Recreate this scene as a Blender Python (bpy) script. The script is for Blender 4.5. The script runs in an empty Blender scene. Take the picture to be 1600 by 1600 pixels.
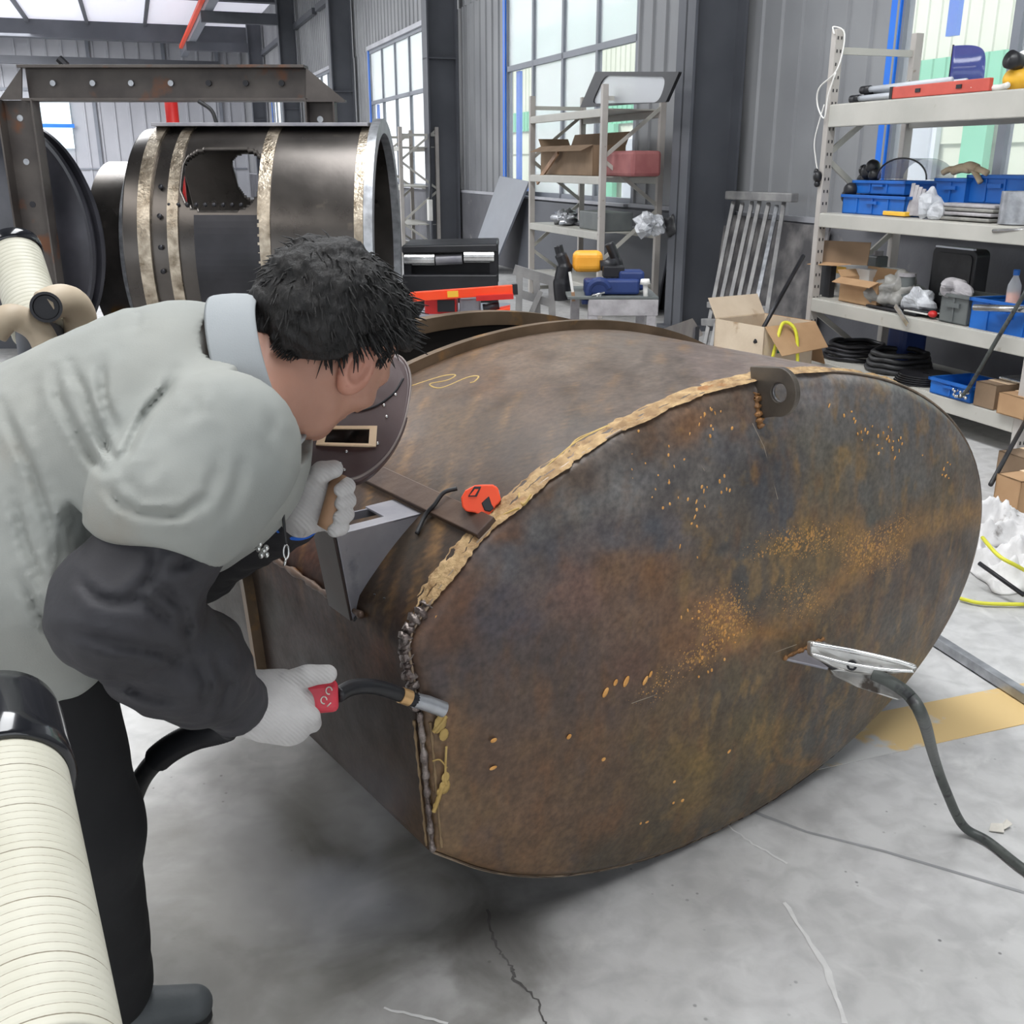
import bpy, bmesh, math, random
import numpy as np
from mathutils import Vector, Matrix, noise
random.seed(7); RNG = np.random.default_rng(7)
sc = bpy.context.scene
COL = sc.collection
PI = math.pi

# ------------------------------------------------------------------ camera
CAMH = 1.45; PITCH = math.radians(18.8); FPX = 1600.0
cd = bpy.data.cameras.new('camera'); cam = bpy.data.objects.new('camera', cd); COL.objects.link(cam)
cd.sensor_width = 36; cd.lens = 36.0*FPX/1600.0; cd.clip_end = 300; cd.clip_start = .05
cam.location = (0, 0, CAMH); cam.rotation_euler = (PI/2-PITCH, 0, 0)
sc.camera = cam
# ------------------------------------------------------------------ light
sc.view_settings.view_transform = 'Standard'; sc.view_settings.look = 'None'
sc.view_settings.gamma = 1; sc.view_settings.use_curve_mapping = False
sc.view_settings.exposure = .8
w = bpy.data.worlds.new('overcast'); sc.world = w; w.use_nodes = True
bg = w.node_tree.nodes['Background']; bg.inputs[0].default_value = (.90, .95, 1.0, 1); bg.inputs[1].default_value = 1.0
sun = bpy.data.lights.new('sun', 'SUN'); so = bpy.data.objects.new('sun', sun); COL.objects.link(so)
sun.energy = 1.6; sun.angle = math.radians(12); so.rotation_euler = (math.radians(-12), math.radians(-38), math.radians(19.5))
so.location = (0, 0, 20)
AZ = math.radians(19.5)
Uv = Vector((-math.sin(AZ), math.cos(AZ), 0)); Vv = Vector((math.cos(AZ), math.sin(AZ), 0)); Zv = Vector((0, 0, 1))
def W(v, u, z): return Vv*v + Uv*u + Zv*z                      # workshop frame: v to the window wall, u along it
RW = Matrix.Rotation(AZ, 4, 'Z')
def area(nm, loc, sx, sy, e, col=(1, 1, 1)):
    l = bpy.data.lights.new(nm, 'AREA'); o = bpy.data.objects.new(nm, l); COL.objects.link(o)
    l.shape = 'RECTANGLE'; l.size = sx; l.size_y = sy; l.energy = e; l.color = col
    o.location = loc; o.rotation_euler = (0, 0, AZ)
area('skylight_glow', W(1.0, 3.0, 6.3), 1.6, 9, 330, (.96, .98, 1))
area('skylight_glow_far', W(-1.0, 20.0, 6.3), 2.0, 16, 700, (.96, .98, 1))
area('skylight_glow_end', W(-6, 40, 6.1), 6, 14, 1500, (.97, .98, 1))
area('skylight_glow_back', W(-4.5, 2.0, 6.3), 1.6, 9, 160, (1, .98, .95))

# ------------------------------------------------------------------ helpers
CF = Vector((0, math.cos(PITCH), -math.sin(PITCH))); CU = Vector((0, math.sin(PITCH), math.cos(PITCH))); CR = Vector((1, 0, 0))
CP = Vector((0, 0, CAMH))
def at(x, y, dep): return CP + (CF + CR*((x-800)/FPX) + CU*((800-y)/FPX))*dep     # point seen at x,y at that distance
def onz(x, y, z=0.0):
    r = CF + CR*((x-800)/FPX) + CU*((800-y)/FPX); return CP + r*((z-CAMH)/r.z)
def onv(x, y, v):
    r = CF + CR*((x-800)/FPX) + CU*((800-y)/FPX); P = CP + r*((v-CP.dot(Vv))/r.dot(Vv)); return P.dot(Uv), P.z
def srgb(c):
    return tuple(((x/255)/12.92 if x/255 <= .04045 else ((x/255+.055)/1.055)**2.4) for x in c[:3])
class MB:
    def __init__(s): s.v = []; s.f = []
    def add(s, vs, fs):
        n = len(s.v); s.v += [Vector(a) for a in vs]; s.f += [tuple(i+n for i in f) for f in fs]; return s
    def box(s, c, size, M=None):
        x, y, z = [a/2 for a in size]; c = Vector(c)
        vs = [Vector((i*x, j*y, k*z)) for i in (-1, 1) for j in (-1, 1) for k in (-1, 1)]
        if M is not None: vs = [M @ a for a in vs]
        return s.add([c+a for a in vs], [(0, 1, 3, 2), (4, 6, 7, 5), (0, 4, 5, 1), (2, 3, 7, 6), (0, 2, 6, 4), (1, 5, 7, 3)])
    def wbox(s, v0, v1, u0, u1, z0, z1):                        # box in the workshop frame
        return s.box(W((v0+v1)/2, (u0+u1)/2, (z0+z1)/2), (abs(v1-v0), abs(u1-u0), abs(z1-z0)), RW.to_3x3())
    def bar(s, a, b, wd, ht=None, up=Zv):
        a = Vector(a); b = Vector(b); ht = ht or wd; d = (b-a); L = d.length; d.normalize()
        x = d.cross(up)
        if x.length < 1e-4: x = d.cross(Vector((1, 0, 0)))
        x.normalize(); y = x.cross(d)
        M = Matrix((x, d, y)).transposed()
        return s.box((a+b)/2, (wd, L, ht), M)
    def tube(s, pts, r, n=12, cap=True):
        pts = [Vector(p) for p in pts]; m = len(pts); rs = r if hasattr(r, '__len__') else [r]*m
        prev = None; vs = []
        for i, p in enumerate(pts):
            d = (pts[min(i+1, m-1)]-pts[max(i-1, 0)]).normalized()
            if prev is None:
                a = d.cross(Zv)
                if a.length < 1e-3: a = d.cross(Vector((1, 0, 0)))
            else: a = prev - d*prev.dot(d)
            a.normalize(); prev = a; b = d.cross(a)
            for k in range(n):
                t = 2*PI*k/n; vs.append(p+(a*math.cos(t)+b*math.sin(t))*rs[i])
        fs = [(i*n+k, i*n+(k+1) % n, (i+1)*n+(k+1) % n, (i+1)*n+k) for i in range(m-1) for k in range(n)]
        if cap: fs += [tuple(range(n-1, -1, -1)), tuple((m-1)*n+k for k in range(n))]
        return s.add(vs, fs)
    def cyl(s, a, b, r, r2=None, n=24): return s.tube([a, b], [r, r if r2 is None else r2], n)
    def ball(s, c, r, M=None, n=12):
        rx, ry, rz = (r, r, r) if not hasattr(r, '__len__') else r
        vs = [Vector((0, 0, rz))]; c = Vector(c)
        for i in range(1, n):
            for k in range(2*n):
                p = PI*i/n; t = PI*k/n; vs.append(Vector((rx*math.sin(p)*math.cos(t), ry*math.sin(p)*math.sin(t), rz*math.cos(p))))
        vs.append(Vector((0, 0, -rz)))
        if M is not None: vs = [M @ a for a in vs]
        N = 2*n; fs = [(0, 1+k, 1+(k+1) % N) for k in range(N)]
        fs += [(1+i*N+k, 1+(i+1)*N+k, 1+(i+1)*N+(k+1) % N, 1+i*N+(k+1) % N) for i in range(n-2) for k in range(N)]
        L = len(vs)-1; fs += [(L, L-N+(k+1) % N, L-N+k) for k in range(N)]
        return s.add([c+a for a in vs], fs)
    def prism(s, poly, off):                                   # polygon of 3D points swept by off
        n = len(poly); vs = [Vector(p) for p in poly]; off = Vector(off)
        return s.add(vs+[p+off for p in vs], [tuple(range(n-1, -1, -1)), tuple(range(n, 2*n))]+[(i, (i+1) % n, n+(i+1) % n, n+i) for i in range(n)])
    def ringprism(s, outer, inner, off):                       # plate with a hole, both loops same count
        n = len(outer); off = Vector(off)
        vs = [Vector(p) for p in outer]+[Vector(p) for p in inner]; vs += [p+off for p in vs]
        fs = []
        for i in range(n):
            j = (i+1) % n
            fs += [(i, j, n+j, n+i), (2*n+i, 3*n+i, 3*n+j, 2*n+j), (i, 2*n+i, 2*n+j, j), (n+i, n+j, 3*n+j, 3*n+i)]
        return s.add(vs, fs)
    def build(s, name, m, parent=None, bevel=0, smooth=False, seg=2, sub=0):
        o0 = Vector((0, 0, 0)); p = parent
        while p is not None: o0 = o0+p.location; p = p.parent
        me = bpy.data.meshes.new(name); me.from_pydata([tuple(a-o0) for a in s.v], [], s.f); me.update()
        bm = bmesh.new(); bm.from_mesh(me); bmesh.ops.recalc_face_normals(bm, faces=bm.faces); bm.to_mesh(me); bm.free()
        return link(name, me, m, parent, bevel, smooth, seg, sub)
def link(name, me, m, parent=None, bevel=0, smooth=False, seg=2, sub=0):
    o = bpy.data.objects.new(name, me); COL.objects.link(o); o.parent = parent
    if m: me.materials.append(M[m] if isinstance(m, str) else m)
    if smooth: me.polygons.foreach_set('use_smooth', [True]*len(me.polygons))
    if bevel:
        b = o.modifiers.new('b', 'BEVEL'); b.width = bevel; b.segments = seg; b.limit_method = 'ANGLE'; b.angle_limit = math.radians(35)
    if sub: q = o.modifiers.new('s', 'SUBSURF'); q.levels = q.render_levels = sub
    if smooth == 'auto':
        me.polygons.foreach_set('use_smooth', [True]*len(me.polygons))
        e = o.modifiers.new('e', 'EDGE_SPLIT'); e.split_angle = math.radians(38)
    return o
def thing(name, loc, label, cat, group=None):
    o = bpy.data.objects.new(name, None); COL.objects.link(o); o.location = Vector(loc); o.empty_display_size = .05
    o['label'] = label; o['category'] = cat
    if group: o['group'] = group
    return o
def tag(o, label, cat, group=None, kind=None):
    o['label'] = label; o['category'] = cat
    if group: o['group'] = group
    if kind: o['kind'] = kind
    return o
def struct(o): o['kind'] = 'structure'; return o
def copy_tree(o, parent=None):
    c = o.copy(); COL.objects.link(c); c.parent = parent
    for ch in list(o.children): copy_tree(ch, c)
    return c
def smoothpath(pts, n=8):
    pts = [Vector(p) for p in pts]; out = []
    for i in range(len(pts)-1):
        p0 = pts[max(i-1, 0)]; p1 = pts[i]; p2 = pts[i+1]; p3 = pts[min(i+2, len(pts)-1)]
        for k in range(n):
            t = k/n; out.append(.5*((2*p1)+(p2-p0)*t+(2*p0-5*p1+4*p2-p3)*t*t+(-p0+3*p1-3*p2+p3)*t**3))
    return out+[pts[-1]]

# ------------------------------------------------------------------ materials
M = {}
def mat(name, c1, c2=None, sc_=6, rough=.6, metal=0, bump=0, bscale=40, detail=6, stretch=None, spots=None, rvar=.1, trans=0, alpha=1, contrast=(.35, .65), emis=0, spec=.5, coat=0):
    m = bpy.data.materials.new(name); m.use_nodes = True; nt = m.node_tree; N = nt.nodes; L = nt.links
    b = N['Principled BSDF']; M[name] = m
    tc = N.new('ShaderNodeTexCoord'); mp = N.new('ShaderNodeMapping'); L.new(tc.outputs['Object'], mp.inputs[0])
    if stretch: mp.inputs['Scale'].default_value = stretch
    ns = N.new('ShaderNodeTexNoise'); ns.inputs['Scale'].default_value = sc_; ns.inputs['Detail'].default_value = detail
    L.new(mp.outputs[0], ns.inputs[0])
    r = N.new('ShaderNodeValToRGB'); e = r.color_ramp.elements
    e[0].position, e[1].position = contrast
    e[0].color = (*srgb(c1), 1); e[1].color = (*srgb(c2 or c1), 1); L.new(ns.outputs[0], r.inputs[0])
    out = r.outputs[0]
    if spots:                                                    # (colour, noise scale, threshold)
        for (c, s_, t) in spots:
            n2 = N.new('ShaderNodeTexNoise'); n2.inputs['Scale'].default_value = s_; n2.inputs['Detail'].default_value = 8
            L.new(mp.outputs[0], n2.inputs[0])
            r2 = N.new('ShaderNodeValToRGB'); r2.color_ramp.elements[0].position = t; r2.color_ramp.elements[1].position = min(t+.08, 1); L.new(n2.outputs[0], r2.inputs[0])
            mx = N.new('ShaderNodeMixRGB'); mx.inputs[2].default_value = (*srgb(c), 1); L.new(r2.outputs[0], mx.inputs[0]); L.new(out, mx.inputs[1]); out = mx.outputs[0]
    L.new(out, b.inputs['Base Color'])
    b.inputs['Metallic'].default_value = metal; b.inputs['Specular IOR Level'].default_value = spec
    mr = N.new('ShaderNodeMapRange'); mr.inputs[3].default_value = max(rough-rvar, .02); mr.inputs[4].default_value = min(rough+rvar, 1); L.new(ns.outputs[0], mr.inputs[0]); L.new(mr.outputs[0], b.inputs['Roughness'])
    if bump:
        n3 = N.new('ShaderNodeTexNoise'); n3.inputs['Scale'].default_value = bscale; n3.inputs['Detail'].default_value = 5; L.new(mp.outputs[0], n3.inputs[0])
        bp = N.new('ShaderNodeBump'); bp.inputs['Strength'].default_value = bump; bp.inputs['Distance'].default_value = .01; L.new(n3.outputs[0], bp.inputs['Height']); L.new(bp.outputs[0], b.inputs['Normal'])
    if trans: b.inputs['Transmission Weight'].default_value = trans; b.inputs['IOR'].default_value = 1.3
    if alpha < 1: b.inputs['Alpha'].default_value = alpha
    if coat: b.inputs['Coat Weight'].default_value = coat
    return m
mat('shelf_paint', (176, 174, 166), (190, 187, 179), 3, .45, spots=[((150, 140, 125), 9, .68)], bump=.05)
mat('shelf_post', (172, 166, 160), (188, 182, 176), 3, .45, spots=[((140, 125, 112), 14, .66)], bump=.05)
mat('column_paint', (74, 76, 82), (88, 90, 96), 1.2, .55)
mat('wall_metal', (128, 129, 132), (146, 147, 149), .8, .5, rvar=.08)
mat('wall_far', (165, 166, 172), (182, 183, 188), .5, .55)
mat('dado', (92, 92, 97), (116, 116, 120), 1.5, .8, spots=[((140, 138, 136), 4, .66)], bump=.2)
mat('sill', (170, 170, 176), (190, 190, 196), 2, .5)
mat('roof_metal', (70, 72, 78), (84, 86, 92), .8, .6)
mat('win_frame', (196, 200, 208), (214, 218, 224), 2, .4)
mat('win_grey', (120, 124, 132), (134, 138, 146), 2, .45)
mat('blue_frame', (18, 110, 225), (30, 125, 235), 2, .4)
mat('green_panel', (120, 205, 165), (140, 215, 180), .6, .6)
mat('cream_panel', (222, 226, 205), (235, 238, 220), .6, .6)
mat('white_panel', (225, 230, 238), (240, 243, 248), .6, .6)
mat('yard', (150, 152, 150), (170, 172, 170), .4, .9)
mat('rust_steel', (66, 55, 50), (92, 74, 60), 5, .5, .25, bump=.15, spots=[((120, 76, 44), 7, .62)])
mat('dark_steel', (48, 46, 50), (66, 62, 64), 4, .42, .4, bump=.06, spots=[((88, 66, 50), 6, .66)])
mat('bracket_steel', (134, 133, 140), (158, 156, 160), 9, .42, .45, bump=.06, spots=[((130, 130, 136), 16, .64)])
mat('rib_steel', (74, 58, 50), (98, 78, 64), 9, .5, .25, bump=.1, spots=[((130, 90, 52), 12, .64)])
mat('shiny_steel', (78, 74, 71), (98, 93, 89), 3, .3, .85, bump=.03, spots=[((120, 112, 102), 4, .66)])
mat('ground_weld', (128, 116, 100), (196, 184, 166), 14, .3, .8, bump=.4, bscale=60)
mat('black_steel', (40, 40, 43), (54, 53, 57), 5, .4, .5)
mat('primer_black', (52, 52, 58), (74, 73, 80), 3, .36, .2)
mat('frame_steel', (70, 64, 62), (92, 86, 82), 4, .5, .3, spots=[((112, 74, 52), 3, .58)])
mat('galvanised', (150, 152, 156), (184, 186, 190), 20, .35, .7, bump=.05)
mat('chrome', (190, 190, 190), (225, 225, 222), 12, .22, .9, bump=.05)
mat('worn_chrome', (150, 148, 144), (200, 198, 194), 16, .33, .8, bump=.12, spots=[((95, 88, 82), 20, .62)])
mat('black_rubber', (28, 28, 30), (44, 44, 46), 15, .5, bump=.1)
mat('black_plastic', (24, 24, 27), (36, 36, 40), 8, .4)
mat('grey_cable', (62, 66, 64), (84, 88, 84), 12, .5, bump=.15, spots=[((40, 40, 42), 30, .58)])
mat('orange', (255, 74, 34), (250, 86, 44), 9, .42, spots=[((225, 50, 22), 12, .66)])
mat('red_paint', (190, 34, 34), (215, 50, 44), 6, .45)
mat('level_red', (188, 78, 66), (206, 92, 78), 8, .5)
mat('yellow', (236, 180, 50), (246, 196, 70), 6, .5)
mat('amber', (240, 160, 40), (250, 178, 60), 6, .45)
mat('blue_bin', (20, 92, 176), (30, 108, 196), 4, .42)
mat('navy_paint', (26, 46, 96), (36, 58, 114), 6, .45)
mat('visor_blue', (60, 62, 130), (80, 84, 156), 4, .15, alpha=.8)
mat('visor_clear', (120, 124, 160), (140, 144, 180), 4, .1, alpha=.38)
mat('cardboard', (172, 136, 100), (190, 154, 116), 4, .85, bump=.1)
mat('cardboard_dark', (128, 106, 84), (146, 122, 98), 4, .85, bump=.1)
mat('cardboard_pale', (202, 182, 158), (218, 200, 176), 4, .85, bump=.15, spots=[((170, 140, 108), 6, .62)])
mat('grey_bin', (92, 96, 96), (108, 112, 110), 5, .5)
mat('plastic_film', (200, 202, 206), (228, 230, 234), 10, .25, bump=.5, bscale=30, alpha=.8)
mat('grey_film', (122, 120, 116), (150, 148, 142), 10, .4, bump=.6, bscale=20)
mat('white_cloth', (205, 203, 202), (232, 230, 229), 8, .9, bump=.5, bscale=25, spots=[((130, 124, 120), 9, .62)])
mat('tan_leather', (168, 150, 124), (190, 172, 146), 10, .85, bump=.3)
mat('clear_bottle', (225, 230, 235), (240, 244, 248), 3, .08, alpha=.45)
mat('orange_drink', (240, 140, 80), (246, 156, 98), 3, .3)
mat('white_plastic', (222, 220, 214), (236, 234, 230), 5, .4)
mat('cream_hose', (192, 189, 172), (204, 201, 186), 9, .55, bump=.1, spots=[((176, 172, 154), 5, .66)])
mat('beige_joint', (176, 160, 138), (192, 176, 152), 9, .55)
mat('skin', (178, 132, 112), (190, 144, 124), 16, .5, bump=.06, bscale=120, contrast=(.3, .7), spots=[((166, 110, 94), 9, .66)])
M['skin'].node_tree.nodes['Principled BSDF'].inputs['Subsurface Weight'].default_value = .12
M['skin'].node_tree.nodes['Principled BSDF'].inputs['Subsurface Radius'].default_value = (.012, .005, .003)
mat('hair', (20, 19, 19), (34, 32, 31), 60, .7, bump=.6, bscale=160, stretch=(1, 1, .3))
mat('shirt', (146, 149, 145), (158, 159, 153), 4, .85, bump=.08, bscale=500, rvar=.03, spots=[((150, 147, 138), 3.2, .6)])
mat('collar_cloth', (150, 155, 158), (160, 164, 166), 5, .85, bump=.08, bscale=500)
mat('black_cloth', (26, 25, 27), (38, 37, 40), 6, .8, bump=.25, bscale=30)
mat('sleeve_cloth', (44, 43, 47), (58, 57, 62), 5, .62, bump=.3, bscale=22)
mat('trouser', (22, 22, 24), (32, 32, 34), 5, .85, bump=.1)
mat('mask_fibre', (62, 46, 48), (78, 60, 60), 7, .42, bump=.05)
mat('mask_edge', (120, 108, 104), (150, 138, 132), 12, .5)
mat('tan_card', (232, 200, 162), (242, 214, 180), 12, .8)
mat('dark_glass', (6, 10, 10), (10, 14, 14), 3, .08)
mat('wood', (138, 104, 78), (168, 132, 102), 8, .6, bump=.1, stretch=(1, 1, .2))
mat('torch_red', (196, 44, 62), (214, 62, 78), 8, .45, spots=[((232, 170, 170), 28, .7)])
mat('brass', (205, 165, 115), (222, 186, 138), 10, .35, .6)
mat('blue_trim', (20, 90, 190), (30, 105, 205), 10, .7)
mat('cork_ochre', (142, 112, 76), (190, 160, 116), 34, .75, bump=.8, bscale=60, spots=[((150, 104, 60), 18, .6)])
mat('ochre_paste', (172, 142, 80), (190, 162, 100), 20, .7, bump=.4, bscale=60)
mat('weld_bead', (104, 92, 88), (150, 140, 134), 34, .32, .7, bump=.6, bscale=90)
mat('orange_weld', (112, 80, 50), (156, 112, 68), 40, .5, .3, bump=.6, bscale=90)
mat('seam_tan', (118, 96, 68), (144, 120, 88), 20, .6, bump=.4)
mat('flange_brown', (50, 42, 40), (66, 54, 50), 8, .5, .2)
mat('scuff', (200, 199, 197), (212, 211, 209), 30, .7)
mat('frames_grey', (128, 127, 127), (158, 156, 154), 8, .5, .3)
mat('dusty_red', (150, 88, 88), (168, 106, 104), 6, .7)
mat('rag_grey', (150, 146, 148), (180, 176, 178), 12, .9, bump=.5)
mat('yellow_cable', (212, 208, 50), (222, 218, 70), 8, .5)
mat('shoe', (74, 78, 80), (92, 96, 98), 8, .6, bump=.2)
mat('sole', (40, 40, 42), (52, 52, 54), 8, .8)
mat('white_mark', (205, 200, 190), (220, 215, 205), 30, .8)
mat('green_print', (40, 110, 84), (52, 124, 96), 9, .8)
mat('skylight', (214, 214, 226), (228, 228, 238), 2, .4)
mat('glove_tan', (150, 142, 126), (176, 168, 150), 9, .9, bump=.4)
mat('knit_white', (188, 185, 183), (206, 203, 201), 12, .9)
def _knit():
    nt = M['knit_white'].node_tree; N = nt.nodes; L = nt.links; b = N['Principled BSDF']
    tc = N.new('ShaderNodeTexCoord'); wv = N.new('ShaderNodeTexWave'); wv.wave_type = 'BANDS'; wv.bands_direction = 'DIAGONAL'
    wv.inputs['Scale'].default_value = 75; wv.inputs['Distortion'].default_value = 1.5; wv.inputs['Detail'].default_value = 2
    L.new(tc.outputs['Object'], wv.inputs[0]); bp = N.new('ShaderNodeBump'); bp.inputs['Strength'].default_value = .35; bp.inputs['Distance'].default_value = .002
    L.new(wv.outputs[0], bp.inputs['Height']); L.new(bp.outputs[0], b.inputs['Normal'])
_knit()
mat('skin_ear', (184, 128, 108), (196, 142, 122), 30, .5, bump=.04, spots=[((172, 100, 88), 30, .6)])

def floor_mat():
    m = bpy.data.materials.new('concrete'); m.use_nodes = True; M['concrete'] = m; nt = m.node_tree; N = nt.nodes; L = nt.links; b = N['Principled BSDF']
    tc = N.new('ShaderNodeTexCoord')
    def ns(s, d=8, dist=0):
        n = N.new('ShaderNodeTexNoise'); n.inputs['Scale'].default_value = s; n.inputs['Detail'].default_value = d; n.inputs['Distortion'].default_value = dist; L.new(tc.outputs['Object'], n.inputs[0]); return n
    def ramp(src, stops):
        r = N.new('ShaderNodeValToRGB'); e = r.color_ramp.elements
        while len(e) < len(stops): e.new(.5)
        for i, (p, c) in enumerate(stops): e[i].position = p; e[i].color = (*c, 1)
        L.new(src, r.inputs[0]); return r.outputs[0]
    def mix(fac, a, bcol, mode='MIX'):
        x = N.new('ShaderNodeMixRGB'); x.blend_type = mode
        for i, s in ((0, fac), (1, a), (2, bcol)):
            if isinstance(s, (int, float)): x.inputs[i].default_value = s
            elif isinstance(s, tuple): x.inputs[i].default_value = (*s, 1)
            else: L.new(s, x.inputs[i])
        return x.outputs[0]
    base = ramp(ns(1.1, 10, .6).outputs[0], [(.3, srgb((180, 179, 177))), (.5, srgb((194, 193, 192))), (.72, srgb((208, 207, 205)))])
    fine = ramp(ns(14, 10, .4).outputs[0], [(.35, (.78, .78, .78)), (.6, (1.04, 1.04, 1.04))])
    c = mix(.8, base, fine, 'MULTIPLY')
    # pale scuffs
    c = mix(ramp(ns(3.2, 12, 2.2).outputs[0], [(.6, (0, 0, 0)), (.72, (.5, .5, .5))]), c, srgb((222, 221, 218)))
    # dark specks
    vo = N.new('ShaderNodeTexVoronoi'); vo.inputs['Scale'].default_value = 22; L.new(tc.outputs['Object'], vo.inputs[0])
    c = mix(ramp(vo.outputs['Distance'], [(.0, (.85, .85, .85)), (.06, (.7, .7, .7)), (.1, (0, 0, 0))]), c, mix(ramp(ns(3, 3).outputs[0], [(.5, (0, 0, 0)), (.6, (1, 1, 1))]), c, (.07, .07, .07)))
    # soot and grime around the welding spot
    def blob(cx, cy, r0, r1, warp=1.0):
        mp = N.new('ShaderNodeMapping'); mp.inputs['Location'].default_value = (-cx, -cy, 0); L.new(tc.outputs['Object'], mp.inputs[0])
        g = N.new('ShaderNodeVectorMath'); g.operation = 'LENGTH'; L.new(mp.outputs[0], g.inputs[0])
        a = N.new('ShaderNodeMath'); a.operation = 'MULTIPLY_ADD'; L.new(ns(3.5, 8, 1).outputs[0], a.inputs[0]); a.inputs[1].default_value = warp; L.new(g.outputs['Value'], a.inputs[2])
        mr = N.new('ShaderNodeMapRange'); mr.inputs[1].default_value = r0; mr.inputs[2].default_value = r1; mr.inputs[3].default_value = 1; mr.inputs[4].default_value = 0; L.new(a.outputs[0], mr.inputs[0]); return mr.outputs[0]
    def sca(s, k):
        a = N.new('ShaderNodeMath'); a.operation = 'MULTIPLY'; a.inputs[1].default_value = k; L.new(s, a.inputs[0]); return a.outputs[0]
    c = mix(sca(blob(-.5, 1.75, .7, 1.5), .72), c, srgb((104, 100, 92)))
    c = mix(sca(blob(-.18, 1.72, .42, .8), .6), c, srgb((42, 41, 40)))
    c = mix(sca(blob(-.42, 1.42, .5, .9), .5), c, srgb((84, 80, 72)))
    L.new(c, b.inputs['Base Color'])
    L.new(ramp(ns(4, 8).outputs[0], [(.3, (.38, .38, .38)), (.7, (.62, .62, .62))]), b.inputs['Roughness'])
    bp = N.new('ShaderNodeBump'); bp.inputs['Strength'].default_value = .12; bp.inputs['Distance'].default_value = .01; L.new(ns(25, 8).outputs[0], bp.inputs['Height']); L.new(bp.outputs[0], b.inputs['Normal'])
floor_mat()

def corrugated(name, path0, path1, z0, z1, m, pitch=.25, rib=.05, depth=.025, nrm=None):
    # trapezoid-ribbed sheet between two ground points
    a = Vector(path0); b = Vector(path1); L = (b-a).length; d = (b-a).normalized(); n = nrm; mb = MB(); n_ = int(L/pitch)
    pts = [a]
    for i in range(n_+1):
        s = i*pitch
        for ds, h in ((0, 0), (.012, depth), (rib-.012, depth), (rib, 0)):
            if s+ds < L: pts.append(a+d*(s+ds)+n*h)
    pts.append(b); vs = []; fs = []
    for p in pts: vs += [p+Zv*z0, p+Zv*z1]
    for i in range(len(pts)-1): fs.append((2*i, 2*i+2, 2*i+3, 2*i+1))
    mb.add(vs, fs); return mb
# ------------------------------------------------------------------ the building
WV = 5.15                                  # v of the window wall's inside face
o = MB().box(W(-4, 24, -.05), (19, 72, .1), RW.to_3x3())
struct(o.build('floor', 'concrete'))
struct(MB().box(W(14.5, 24, -.2), (17.5, 90, .1), RW.to_3x3()).build('trim_yard', 'yard'))
WINS = [(2.2, 6.46), (10.62, 14.78), (19.2, 23.8), (28.0, 32.2), (36.5, 40.7)]
ZB, ZT = 1.0, 3.75
edges = [-8]+[e for w_ in WINS for e in w_]+[52]
mb = MB()
for i in range(0, len(edges), 2):
    c = corrugated('', W(WV, edges[i], 0), W(WV, edges[i+1], 0), ZB, ZT, None, .29, .045, .022, -Vv); mb.add(c.v, c.f)
c = corrugated('', W(WV, -8, 0), W(WV, 52, 0), ZT, 7.0, None, .29, .045, .022, -Vv); mb.add(c.v, c.f)
mb.wbox(WV+.03, WV+.1, -8, 52, ZT, 7.0)
for i in range(0, len(edges), 2): mb.wbox(WV+.03, WV+.1, edges[i], edges[i+1], ZB, ZT)
struct(mb.build('wall_right', 'wall_metal'))
struct(MB().wbox(WV-.06, WV+.14, -8, 52, 0, ZB).build('baseboard_right', 'dado'))
tr = MB()
for (a, b) in WINS: tr.wbox(WV-.12, WV+.16, a-.05, b+.05, ZB, ZB+.03); tr.wbox(WV-.05, WV+.1, a-.05, b+.05, ZT, ZT+.08)
for i in range(0, len(edges), 2): tr.wbox(WV-.07, WV+.02, edges[i]+.06, edges[i+1]-.06, ZB, ZB+.04)
struct(tr.build('trim_sill', 'sill'))
gm = bpy.data.materials.new('window_glass'); gm.use_nodes = True; M['window_glass'] = gm
nt = gm.node_tree; b_ = nt.nodes['Principled BSDF']; b_.inputs['Base Color'].default_value = (.9, .94, .97, 1); b_.inputs['Roughness'].default_value = .08; b_.inputs['Alpha'].default_value = .14
gf = gm.copy(); gf.name = 'frosted_glass'; M['frosted_glass'] = gf
b_ = gf.node_tree.nodes['Principled BSDF']; b_.inputs['Roughness'].default_value = .6; b_.inputs['Alpha'].default_value = .72; b_.inputs['Transmission Weight'].default_value = .75; b_.inputs['Base Color'].default_value = (.95, .97, 1, 1)
for i, (a, b) in enumerate(WINS):
    w_ = thing('window_%d' % (i+1), W(WV, (a+b)/2, ZB), '', ''); del w_['label']; del w_['category']; struct(w_)
    f = MB(); n = 4; st = (b-a)/n
    for k in range(n+1):
        s = a+st*k
        f.wbox(WV, WV+.06, s-.03, s+.03, ZB+.03, ZT)
        if 0 < k < n: f.wbox(WV+.03, WV+.07, s+.045, s+.07, ZB+.03, 2.68)
    for z in (ZB+.05, 2.7, ZT-.03): f.wbox(WV, WV+.06, a, b, z-.035, z+.035)
    f.build('window_frame', 'win_grey', w_)
    f = MB(); f.wbox(WV-.02, WV+.08, b-.0, b+.1, ZB+.02, ZT)           # blue reveal strip at the far jamb
    if i: f.wbox(WV+.07, WV+.11, b-.36, b-.22, ZB+.08, 2.66); f.wbox(WV+.07, WV+.11, b-.9, b-.36, ZB+.08, ZB+.14)
    else: f.wbox(WV+.07, WV+.11, 6.0, 6.09, 2.25, ZT)
    f.build('blue_strip', 'blue_frame', w_)
    g = MB(); g.wbox(WV+.03, WV+.036, a, b, 2.73, ZT); g.build('upper_pane', 'frosted_glass' if i in (1, 2) else 'window_glass', w_)
    for k in range(n):
        g = MB(); g.wbox(WV+.03, WV+.036, a+st*k+.03, a+st*(k+1)-.03, ZB+.08, 2.66); g.build('pane', 'frosted_glass' if (k in (1, 2) and i == 1) else 'window_glass', w_)
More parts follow.
